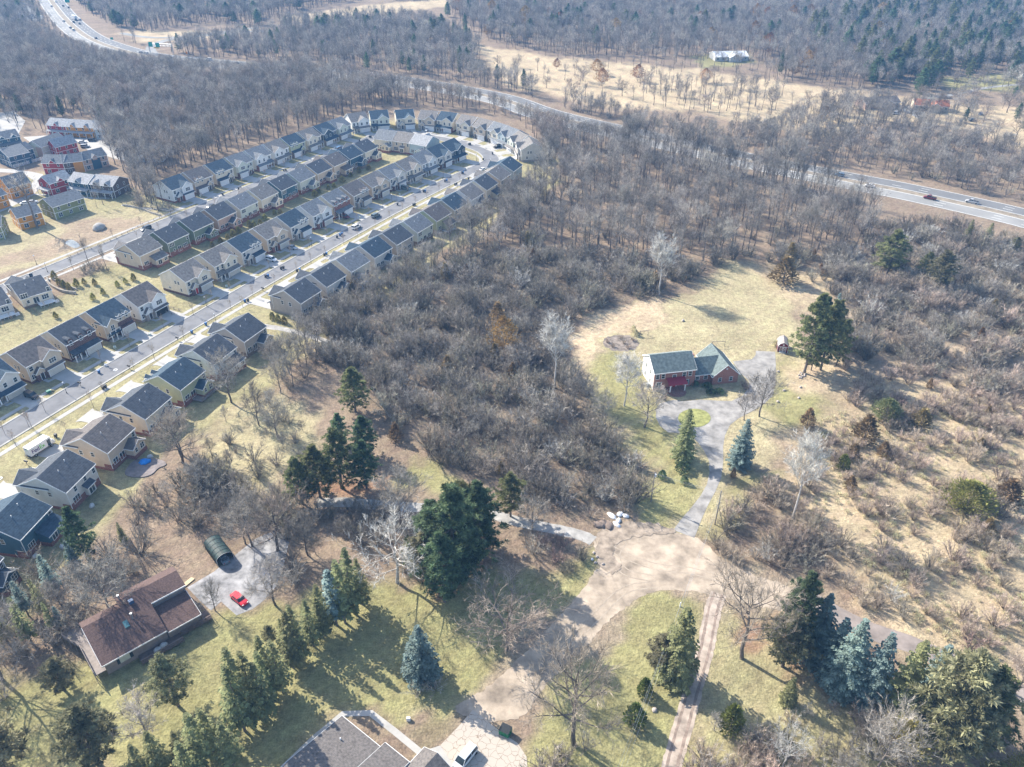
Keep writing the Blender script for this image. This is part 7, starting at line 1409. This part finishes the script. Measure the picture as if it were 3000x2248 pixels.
# the nearest in view become things of their own, the far rest one mass for each kind of growth
def inview(s): q = proj(s[0], s[1], 3); return -40 < q[0] < 3040 and -20 < q[1] < 2330
NAMES = {'wood': 'tall bare grey tree', 'round': 'small bare round crowned tree', 'oak': 'broad bare oak', 'brush': 'bare brown grey shrub', 'thicket': 'tall bare thicket shrub', 'paleshrub': 'pale whitish bare shrub', 'redshrub': 'reddish bare shrub', 'fuzz': 'fine twigged tan shrub', 'cedar': 'rust brown cedar', 'pinedark': 'dark green pine', 'pine': 'green pine', 'rusttree': 'rust leaved tree', 'slimspruce': 'slim dark spruce'}
fam = lambda k: 'tuft' if k == 'tuft' else 'tree' if k in ('wood', 'round', 'oak') else ('shrub' if k in ('brush', 'thicket', 'paleshrub', 'redshrub', 'fuzz') else 'ever')
scatter(VV([(1770,900),(1900,850),(2230,880),(2230,1500),(2100,1440),(1980,1350),(1850,1200),(1720,1080)]), 1/5, [('tuft', 1)], (.5, 1.0), 'meadow', 0, False)
TUFT = [s for s in SC if s[2] == 'tuft']; SC = [s for s in SC if s[2] != 'tuft']
CAP = {'tree': 270, 'shrub': 290, 'ever': 230}
by = {'tree': [], 'shrub': [], 'ever': []}
for s in SC: by[fam(s[2])].append(s)
rest = []
for k, L_ in by.items():
    L_.sort(key=lambda s: (not inview(s), (s[0]**2+s[1]**2+H*H)/max(1, s[3])**1.0))
    for s in L_[:CAP[k]]:
        if not inview(s): rest.append(s); continue
        nm = NAMES[s[2]]; plant(s[2], (s[0], s[1]), s[3], nm+' '+s[4], nm+'s '+s[4], rnd.uniform(.85, 1.2))
    rest += L_[CAP[k]:]
PC = bpy.data.collections.new('growth kinds')
PIDX = {}
for kd in sorted({s[2] for s in rest} | {'tuft'}):
    for t, c, hh, (tb, cb, mt, mc) in PROTO[kd]:
        me = bpy.data.meshes.new(kd+' whole'); n = len(tb.v); me.from_pydata(tb.v+cb.v, [], tb.f+[tuple(i+n for i in f) for f in cb.f]); me.materials.append(M[mt]); me.materials.append(M[mc]); me.polygons.foreach_set('material_index', [0]*len(tb.f)+[1]*len(cb.f)); me.update()
        i = len(PC.objects); o = bpy.data.objects.new('%03d' % i, me); PC.objects.link(o); PIDX.setdefault(kd, []).append((i, hh))
def mass(name, S, label):
    if not S: return
    me = bpy.data.meshes.new(name); me.from_pydata([(s[0], s[1], 0) for s in S], [], [])
    ri = me.attributes.new('pick', 'INT', 'POINT'); rs = me.attributes.new('size', 'FLOAT_VECTOR', 'POINT'); rr = me.attributes.new('turn', 'FLOAT_VECTOR', 'POINT'); I, Z, T = [], [], []
    for s in S: i, hh = rnd.choice(PIDX[s[2]]); f = s[3]/hh; w = f*rnd.uniform(.85, 1.2)*(1.6 if s[2] in ('pine', 'pinedark') else 1); I.append(i); Z += [w, w, f]; T += [rnd.uniform(-.04, .04), rnd.uniform(-.04, .04), rnd.uniform(0, 6.28)]
    ri.data.foreach_set('value', I); rs.data.foreach_set('vector', Z); rr.data.foreach_set('vector', T)
    o = bpy.data.objects.new(name, me); C.objects.link(o); tag(o, label, 'wood' if 'forest' in name else ('grass' if 'grass' in name else 'brush'), kind='stuff')
    ng = bpy.data.node_groups.new(name+' growth', 'GeometryNodeTree'); ng.interface.new_socket('Geometry', in_out='INPUT', socket_type='NodeSocketGeometry'); ng.interface.new_socket('Geometry', in_out='OUTPUT', socket_type='NodeSocketGeometry')
    N, L = ng.nodes, ng.links; gi, go = N.new('NodeGroupInput'), N.new('NodeGroupOutput'); ci = N.new('GeometryNodeCollectionInfo'); ci.inputs['Collection'].default_value = PC; ci.inputs['Separate Children'].default_value = True; ci.inputs['Reset Children'].default_value = True
    ip = N.new('GeometryNodeInstanceOnPoints'); ip.inputs['Pick Instance'].default_value = True
    for nm, ty, sock in (('pick', 'INT', 'Instance Index'), ('size', 'FLOAT_VECTOR', 'Scale'), ('turn', 'FLOAT_VECTOR', 'Rotation')):
        na = N.new('GeometryNodeInputNamedAttribute'); na.data_type = ty; na.inputs['Name'].default_value = nm
        if sock == 'Rotation': er = N.new('FunctionNodeEulerToRotation'); L.new(na.outputs['Attribute'], er.inputs[0]); L.new(er.outputs[0], ip.inputs[sock])
        else: L.new(na.outputs['Attribute'], ip.inputs[sock])
    L.new(gi.outputs[0], ip.inputs['Points']); L.new(ci.outputs[0], ip.inputs['Instance']); L.new(ip.outputs[0], go.inputs[0]); md = o.modifiers.new('growth', 'NODES'); md.node_group = ng
mass('far_forest', [s for s in rest if fam(s[2]) != 'shrub'], 'far bare grey forest with dark evergreens filling the distance')
mass('dry_grass', TUFT, 'dry tan reed and meadow grass tufts')
mass('brush_thicket', [s for s in rest if fam(s[2]) == 'shrub'], 'dense bare brush thicket of grey brown twigs')
print('scattered', len(SC), 'rest', len(rest))
# ---------------------------------------------------------------- air, light, camera
hz = MB().box(-2600, 2600, -700, 2600, -1, 160); ho = hz.build('haze', None); ho.data.materials.clear()
hm = bpy.data.materials.new('haze air'); hm.use_nodes = True; N = hm.node_tree.nodes; L = hm.node_tree.links
for n in list(N):
    if n.type != 'OUTPUT_MATERIAL': N.remove(n)
pv_ = N.new('ShaderNodeVolumePrincipled'); pv_.inputs['Density'].default_value = HAZE; pv_.inputs['Color'].default_value = (.22, .52, 1.0, 1); pv_.inputs['Anisotropy'].default_value = 0.0
L.new(pv_.outputs[0], [n for n in N if n.type == 'OUTPUT_MATERIAL'][0].inputs['Volume']); ho.data.materials.append(hm); tag(ho, kind='stuff')
SUN_EL, SUN_AZ = R(35.0), R(-52.0)     # azimuth clockwise from +Y: the sun stands beyond the upper left
wd = bpy.data.worlds.new('World'); bpy.context.scene.world = wd; wd.use_nodes = True; N = wd.node_tree.nodes; L = wd.node_tree.links
sk = N.new('ShaderNodeTexSky'); sk.sky_type = 'NISHITA'; sk.sun_disc = False; sk.sun_elevation = SUN_EL; sk.sun_rotation = SUN_AZ; sk.altitude = 200; sk.air_density = 1.0; sk.dust_density = 1.5
L.new(sk.outputs[0], N['Background'].inputs['Color']); N['Background'].inputs['Strength'].default_value = SKY
sl = bpy.data.lights.new('sun', 'SUN'); sl.energy = SUN; sl.angle = R(0.5); sl.color = (1.0, .93, .82); so = bpy.data.objects.new('sun', sl); C.objects.link(so)
dirv = Vector((math.sin(SUN_AZ)*math.cos(SUN_EL), math.cos(SUN_AZ)*math.cos(SUN_EL), math.sin(SUN_EL))); so.rotation_euler = dirv.to_track_quat('Z', 'Y').to_euler(); so.location = dirv*300
cd = bpy.data.cameras.new('camera'); cam = bpy.data.objects.new('camera', cd); C.objects.link(cam); cam.location = (0, 0, H); cam.rotation_euler = (R(90)-PIT, 0, 0)
cd.sensor_fit = 'HORIZONTAL'; cd.sensor_width = 36; cd.lens = F/3000*36; cd.clip_start = .5; cd.clip_end = 8000; bpy.context.scene.camera = cam
vs = bpy.context.scene.view_settings; vs.view_transform = 'Standard'; vs.look = 'None'; vs.exposure = EXPO; vs.gamma = 1
sc = bpy.context.scene; sc.render.engine = 'CYCLES'; sc.cycles.max_bounces = 5; sc.cycles.diffuse_bounces = 2; sc.cycles.transparent_max_bounces = 4; sc.cycles.volume_bounces = 0
